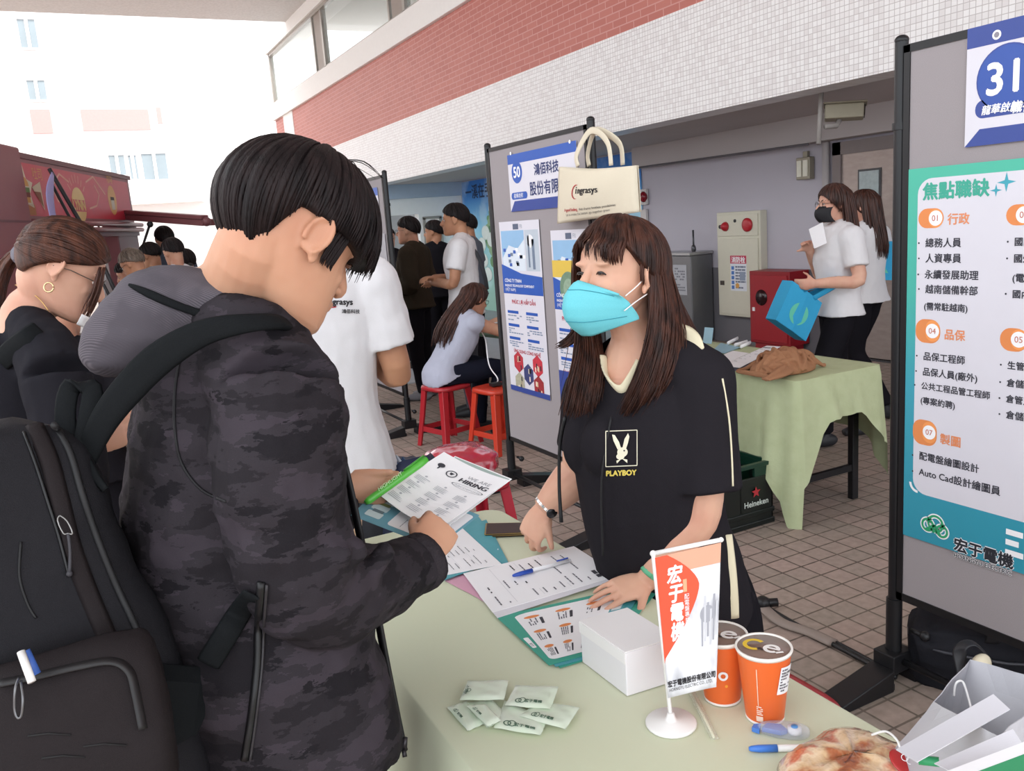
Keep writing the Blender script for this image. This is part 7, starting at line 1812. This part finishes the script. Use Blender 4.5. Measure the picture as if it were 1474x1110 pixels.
# thin black cord hanging at her side
q = [P(814, 600, 2.0), P(806, 640, 2.02), P(805, 700, 2.03), P(808, 752, 2.03)]
MB().tube(q, [.0045, .0042, .0042, .005], 8, k=4).build('cord', M_('151417', .5), wmn)
MB().tube([P(880, 600, 1.88), P(866, 690, 1.885), P(868, 800, 1.93)], .0028, 6, k=6).build('drawstring', M_('161518', .6), wmn)
# ---- trousers, shoes
m = MB(); m.tube([wp + V((-.02, 0, .20)), wp + V((0, 0, .08)), wp, wp - V((0, 0, .08))], [(.150, .112), (.176, .132), (.186, .142), (.175, .135)], 18, side=WLh, k=3)
for s_ in (-1, 1):
    h_ = wp + WLh * .09 * s_; kn = V((h_.x, h_.y, .45)) + WFh * .02; an = V((h_.x, h_.y, .07)) - WFh * .02
    m.tube([h_, h_.lerp(kn, .5), kn, kn.lerp(an, .4), an], [.112, .098, .072, .066, .052], 14, k=3)
m.build('trousers', P_BLACK, wmn, remesh=.009, relax=3)
for s_ in (-1, 1):
    h_ = wp + WLh * .09 * s_; an = V((h_.x, h_.y, .08)) - WFh * .02; m = MB(); shoe_geo(m, an, WFh, .93); m.build('shoe', M_('3a383b', .6), wmn, remesh=.007, relax=2)
# ---- hair: cap, parted fringe, long locks in front of both shoulders and behind
WHAIR = hair_mat('hair_woman', '24130f', '4d2b1f', .45, .25)
def wline(ph):
    d = abs(math.degrees(ph))
    if d < 40: return math.radians(50 - 6 * abs(d - 8) / 40 * -1 * 0)
    if d < 85: return math.radians(50 + (d - 40) * .98)
    return math.radians(94 + min(1, (d - 85) / 50) * 30)
wpuff = lambda ph, v: .017 + .006 * math.sin(PI * min(v, 1))
m = MB(); hair_cap(m, WM, wline, wpuff, .003, 2, nu=64, nv=18); cap_locks(m, WM, wline, wpuff, 420, 5, .0044, twist=.1, jit=.002, over=.03)
def fr_(ph, z, y0=.104):                            # a fringe strand from the crown to the brow
    ph = math.radians(ph); a0 = cap_pt(WM, .30, ph * .6, .018); a1 = cap_pt(WM, .75, ph * .9, .023); a2 = cap_pt(WM, 1.10, ph, .020)
    x = math.sin(ph) * .082; y = math.cos(ph) * y0
    return [a0, a1, a2, Q(x * 1.02, y * 1.02 + .006, z + .030), Q(x * 1.05, y + .003, z)]
fg = [fr_(-58, .016), fr_(-48, .017), fr_(-38, .022), fr_(-30, .028)]
guide_locks(m, fg, 110, .0034, .002, 3, wave=.002)
fg = [fr_(-28, .026), fr_(-16, .026), fr_(-6, .030)]
guide_locks(m, fg, 34, .0022, .0018, 4, wave=.002)
fg = [fr_(0, .034), fr_(14, .050)]
guide_locks(m, fg, 8, .002, .0015, 9, wave=.001)
fg = [fr_(-100, -.02), fr_(-92, -.028), fr_(-84, -.02)]
guide_locks(m, fg, 60, .0034, .002, 10, wave=.001)
fg = [fr_(34, .030), fr_(46, .022), fr_(60, .012), fr_(78, -.01), fr_(92, -.03)]
guide_locks(m, fg, 90, .0036, .002, 6, wave=.002)
hr0 = m.build('hair', WHAIR, wmn)
# viewer's right: falls past the ear, over her left shoulder to the chest
def gl(*p): return [P(*q) for q in p]
m = MB()
gA = [gl((930, 345, 1.855), (938, 395, 1.845), (936, 450, 1.855), (930, 500, 1.87), (912, 552, 1.868), (890, 600, 1.868)),
      gl((938, 338, 1.87), (948, 400, 1.86), (950, 455, 1.85), (944, 508, 1.85), (928, 560, 1.85), (905, 600, 1.862)),
      gl((946, 336, 1.89), (957, 400, 1.88), (963, 455, 1.86), (960, 508, 1.84), (948, 555, 1.845), (928, 592, 1.855)),
      gl((954, 345, 1.92), (964, 405, 1.91), (974, 455, 1.885), (976, 500, 1.85), (966, 540, 1.845), (950, 570, 1.85)),
      gl((956, 355, 1.96), (967, 410, 1.95), (982, 455, 1.925), (990, 490, 1.88), (988, 520, 1.86), (980, 545, 1.85)),
      gl((955, 365, 2.0), (968, 415, 2.0), (986, 455, 1.985), (1002, 488, 1.95), (1010, 510, 1.93), (1014, 535, 1.93))]
guide_locks(m, gA, 620, .0044, .0045, 21, wave=.005)
guide_locks(m, gA, 160, .0022, .009, 22, wave=.009)
gB = [gl((944, 330, 1.95), (958, 400, 2.02), (968, 460, 2.05), (974, 520, 2.10), (970, 580, 2.14), (965, 620, 2.14)), gl((920, 330, 2.02), (930, 400, 2.06), (936, 460, 2.07), (940, 520, 2.12), (940, 580, 2.16), (940, 620, 2.16)), gl((885, 330, 2.02), (890, 400, 2.05), (898, 460, 2.07), (905, 520, 2.12), (905, 580, 2.15), (905, 620, 2.15))]
guide_locks(m, gB, 150, .010, .005, 23)
# viewer's left: behind the cheek, down the far shoulder, with a flick outwards
gC = [gl((826, 372, 1.955), (826, 420, 1.985), (832, 470, 1.985), (828, 510, 1.955), (818, 555, 1.93), (808, 598, 1.93)),
      gl((830, 370, 1.965), (832, 420, 2.0), (840, 470, 1.99), (842, 515, 1.955), (836, 560, 1.93), (826, 604, 1.925)),
      gl((836, 370, 1.98), (840, 425, 2.01), (850, 475, 1.99), (856, 520, 1.95), (852, 562, 1.925), (846, 600, 1.915)),
      gl((842, 370, 2.0), (850, 430, 2.02), (860, 480, 2.0), (866, 525, 1.955), (864, 560, 1.92), (860, 585, 1.912))]
guide_locks(m, gC, 380, .0044, .0045, 31, wave=.005); guide_locks(m, gC, 90, .0022, .009, 32, wave=.009)
gD = [gl((834, 455, 1.985), (826, 475, 1.98), (812, 490, 1.97), (797, 499, 1.965)), gl((838, 470, 1.98), (830, 488, 1.975), (816, 500, 1.97), (800, 503, 1.965))]
guide_locks(m, gD, 14, .004, .002, 33)
m.build('long_hair', WHAIR, wmn)
# watch on her right wrist, green band on the left
d_ = (wrr - elr).normalized(); wc = wrr - d_ * .012; sdv = d_.cross(W3(.8, .2, -.5)).normalized(); tdv = d_.cross(sdv)
m = MB()
for i in range(22):
    a_ = 2 * PI * i / 22; q = wc + sdv * math.cos(a_) * .0315 + tdv * math.sin(a_) * .0315; Mb = frame(q, (sdv * -math.sin(a_) + tdv * math.cos(a_)), d_)
    m.box((-.0042, -.007, -.0016), (.0042, .007, .0016), Mb)
wt = m.build('watch', M_('cfcdcb', .25, .5, .85), wmn, smooth=False, bevel=.001)
cdirv = (CAMR * .75 + CAMD * -.2 - CAMF * .6); cdirv = (cdirv - d_ * cdirv.dot(d_)).normalized()
Mw = frame(wc + cdirv * .032, d_.cross(cdirv), d_)
MB().lathe([(.0135, 0), (.0145, .002), (.0135, .006), (.0001, .006)], (0, 0, 0), 24).v
o = MB().lathe([(.0135, -.002), (.0145, .001), (.0135, .005), (.0001, .005)], wc + cdirv * .031, 24, Matrix(((*d_.cross(cdirv), 0), (*d_, 0), (*cdirv, 0), (0, 0, 0, 1))).transposed()).build('watch_case', M_('2b2a2d', .25, .5, .5), wt)
d2 = (wrl - ell_).normalized(); c2 = wrl - d2 * .022; s2_ = d2.orthogonal().normalized(); t2_ = d2.cross(s2_)
MB().tube([c2 + s2_ * math.cos(2 * PI * i / 24) * .0335 + t2_ * math.sin(2 * PI * i / 24) * .0335 for i in range(25)], [(.0075, .0022)] * 25, 8, side=d2).build('wristband', M_('5fae86', .4, .4), wmn)

# ================================================================ person with the ponytail (left edge)
SKIN_P = skin_mat('skin_ponytail', 'd2a48d', 'c18d78')
Pq = lambda x, y, d: P(x, y, d + .45)
pw = empty('person', V((Pq(50, 800, 1.72).x, Pq(50, 800, 1.72).y, 0)), 'person with a brown ponytail and hoop earring in a black top, looking down', 'person')
PC = Pq(92, 386, 1.69)
PM = head_frame(PC, W3(.80, .42, .42), W3(.42, -.89, .05), .96)
PL = W3(.42, 0, -.90).normalized(); PF = W3(.90, 0, .42).normalized()
psr, per, pwr = Pq(84, 545, 1.52), Pq(108, 690, 1.50), Pq(132, 640, 1.66)
psl, pel, pwl = Pq(40, 520, 1.86), Pq(90, 690, 1.95), Pq(130, 640, 1.86)
pn_, pu = Pq(38, 452, 1.70), Pq(35, 520, 1.72)
b = MB(); head_geo(b, PM, nose=.5, fem=True)
b.tube([PM @ V((0, -.052, .02)), PM @ V((0, -.042, -.045)), Pq(62, 428, 1.695), pn_, pu], [(.042, .042), (.047, .052), (.048, .053), (.058, .058), (.10, .075)], 18, side=PL, k=4)
b.tube([pu, Pq(30, 650, 1.72), Pq(40, 800, 1.72), Pq(55, 950, 1.72)], [(.15, .085), (.155, .10), (.14, .10), (.165, .115)], 16, side=PL, k=3)
for a_, e_, w_ in ((psr, per, pwr), (psl, pel, pwl)): b.tube([a_, a_.lerp(e_, .5), e_, e_.lerp(w_, .5), w_], [.052, .046, .040, .036, .027], 14, k=3)
pp_ = Pq(55, 950, 1.72); PFh = V((PF.x, PF.y, 0)).normalized(); PLh = V((PL.x, PL.y, 0)).normalized()
for s_ in (-1, 1):
    h_ = pp_ + PLh * .09 * s_; kn = V((h_.x, h_.y, .45)); an = V((h_.x, h_.y, .08)) - PFh * .02; b.tube([h_, h_.lerp(kn, .5), kn, kn.lerp(an, .4), an], [.09, .078, .056, .053, .038], 12, k=3)
hand_geo(b, pwr, W3(.6, -.3, .5), W3(-.4, .2, .6), V((0, 0, 1)), .165); hand_geo(b, pwl, W3(.6, -.3, .1), W3(.4, .2, -.6), V((0, 0, 1)), .165)
b.build('body', SKIN_P, pw, remesh=.0042, relax=4)
eyes(PM, pw, SKIN_P); glasses(PM, pw, '5a4a40')
TOPB = fabric('black_washed_top', '26252a', '1e1d22', 700, .3, .85, (8, 8, 6))
m = MB()
m.tube([Pq(36, 478, 1.71), Pq(32, 520, 1.72), Pq(26, 640, 1.72), Pq(34, 800, 1.72), Pq(55, 950, 1.72), Pq(60, 1010, 1.72)], [(.088, .078), (.178, .115), (.188, .14), (.175, .14), (.19, .148), (.19, .148)], 26, side=PL, k=4, power=2.3)
m.tube([pn_ + V((0, 0, -.02)), pn_.lerp(psr, .6), psr], [.058, .072, .078], 14, k=3); m.tube([pn_ + V((0, 0, -.02)), pn_.lerp(psl, .6), psl], [.058, .07, .076], 14, k=3)
m.tube([psr, psr.lerp(per, .5), per, per.lerp(pwr, .3)], [.078, .078, .076, .066], 16, k=3); m.tube([psl, psl.lerp(pel, .5), pel], [.075, .072, .07], 16, k=3)
tp_ = m.build('top', TOPB, pw, remesh=.0065, relax=5, disp=lambda p: .007 * noise.noise(V((p.x * 9, p.y * 9, p.z * 8))) + .003 * noise.noise(p * 26))
m = MB(); m.tube([pp_ + V((0, 0, .12)), pp_, pp_ - V((0, 0, .08))], [(.155, .115), (.175, .13), (.16, .12)], 18, side=PLh, k=3)
for s_ in (-1, 1):
    h_ = pp_ + PLh * .09 * s_; kn = V((h_.x, h_.y, .45)); an = V((h_.x, h_.y, .07)) - PFh * .02; m.tube([h_, h_.lerp(kn, .5), kn, kn.lerp(an, .4), an], [.105, .09, .07, .066, .055], 14, k=3)
m.build('trousers', P_BLACK, pw, remesh=.009, relax=3)
for s_ in (-1, 1):
    h_ = pp_ + PLh * .09 * s_; an = V((h_.x, h_.y, .08)) - PFh * .02; m = MB(); shoe_geo(m, an, PFh, .92); m.build('shoe', M_('d5d3d2', .6), pw, remesh=.008, relax=2)
# hair drawn back to the tie
PHAIR = hair_mat('hair_ponytail', '2e1913', '5e382a', .4, .3)
tie = Pq(33, 366, 1.735)
def pline_(ph):
    d = abs(math.degrees(ph)); return math.radians(58 + 38 * min(1, d / 95) if d < 95 else 96 + 34 * min(1, (d - 95) / 45))
ppuff = lambda ph, v: .008 + .007 * math.sin(PI * min(v * .9, 1))
m = MB(); hair_cap(m, PM, pline_, ppuff, .0015, 4, nu=64, nv=18)
rd = random.Random(12)
Qp = lambda *p: PM @ V(p)
for i in range(260):                                # strands swept from the hairline back to the tie
    ph = rd.uniform(-PI * .62, PI * .62); th0 = pline_(ph) * rd.uniform(.15, .98) if rd.random() < .6 else pline_(ph) * .98
    p0 = cap_pt(PM, th0, ph, ppuff(ph, .9) + .001); pts = [p0]
    tl = PM.inverted() @ tie; dv = (tl - CAP_C); ph1 = math.atan2(dv.x, dv.y); ph1 = ph1 if abs(ph1) > .01 else PI
    a0, a1 = V((math.sin(th0) * math.sin(ph), math.sin(th0) * math.cos(ph), math.cos(th0))), V((0, -.93, -.10)).normalized()
    for q in range(1, 7):
        v = q / 6; dd = a0.slerp(a1, v) if a0.angle(a1) < 3.0 else a0.lerp(a1, v).normalized()
        pts.append(PM @ (CAP_C + V((dd.x * (CAP_R[0] + .0135 + .003 * math.sin(PI * v)), dd.y * (CAP_R[1] + .0135), dd.z * (CAP_R[2] + .0135)))))
    pts[-1] = pts[-1].lerp(tie, .6)
    lock(m, pts, .0042 * rd.uniform(.7, 1.3), k=2, n=5)
fl = [[Qp(.060, .075, .045), Qp(.066, .082, .010), Qp(.062, .088, -.03), Qp(.052, .095, -.07), Qp(.045, .098, -.10)], [Qp(.045, .088, .05), Qp(.055, .096, .015), Qp(.050, .104, -.03), Qp(.036, .108, -.075), Qp(.03, .105, -.12)]]
guide_locks(m, fl, 22, .0022, .004, 13, wave=.004)
m.build('hair', PHAIR, pw)
m = MB()
gs = [gl_ for gl_ in ([Pq(33, 366, 1.735), Pq(18, 372, 1.75), Pq(4, 400, 1.755), Pq(-2, 440, 1.755), Pq(-4, 480, 1.75)], [Pq(33, 362, 1.74), Pq(14, 362, 1.765), Pq(-10, 395, 1.77), Pq(-22, 440, 1.77), Pq(-24, 490, 1.76)], [Pq(33, 368, 1.75), Pq(20, 378, 1.78), Pq(8, 405, 1.79), Pq(2, 440, 1.785), Pq(-6, 500, 1.77)])]
guide_locks(m, gs, 120, .0065, .006, 14, wave=.004); m.build('ponytail', PHAIR, pw)
ax_ = (Pq(33, 366, 1.735) - Pq(10, 366, 1.76)).normalized(); s_ = ax_.orthogonal().normalized(); t_ = ax_.cross(s_); tc_ = Pq(31, 367, 1.737)
m = MB()
for o_ in (-.006, .0, .006): m.tube([tc_ + ax_ * o_ + s_ * math.cos(2 * PI * i / 18) * .021 + t_ * math.sin(2 * PI * i / 18) * .021 for i in range(19)], .0046, 8)
m.build('hair_tie', M_('77757e', .9), pw)
# hoop earring, necklace, pack strap, lowered mask
er = Qp(.0835, -.010, -.046); m = MB().tube([er + CAMR * .0115 * math.cos(2 * PI * i / 18) + CAMD * (.011 + .0115 * math.sin(2 * PI * i / 18)) for i in range(19)], .0022, 8); m.build('hoop_earring', M_('d9b98f', .25, .5, .8), pw)
MB().tube([Pq(22, 410, 1.66), Pq(40, 418, 1.645), Pq(58, 432, 1.645), Pq(70, 448, 1.65)], .0012, 6, k=5).build('necklace', M_('d0ab6a', .25, .5, .8), pw)
bpy.context.view_layer.update(); thit = on_mesh(tp_)
q = [thit(x, y, .008) for x, y in ((2, 520), (20, 502), (40, 488), (58, 476))]
MB().tube(q, [(.026, .006)] * 4, 8, side=W3(.5, .8, .1), k=4, power=3).build('strap', DARKF, pw)
MB().grid(lambda u, v: Qp(.062 - .10 * u, .075 + .045 * math.sin(PI * min(u * .8 + .1, 1)), -.085 - .030 * v - .01 * u), 10, 5, thick=.003).build('face_mask', M_('e6e3e3', .7), pw)
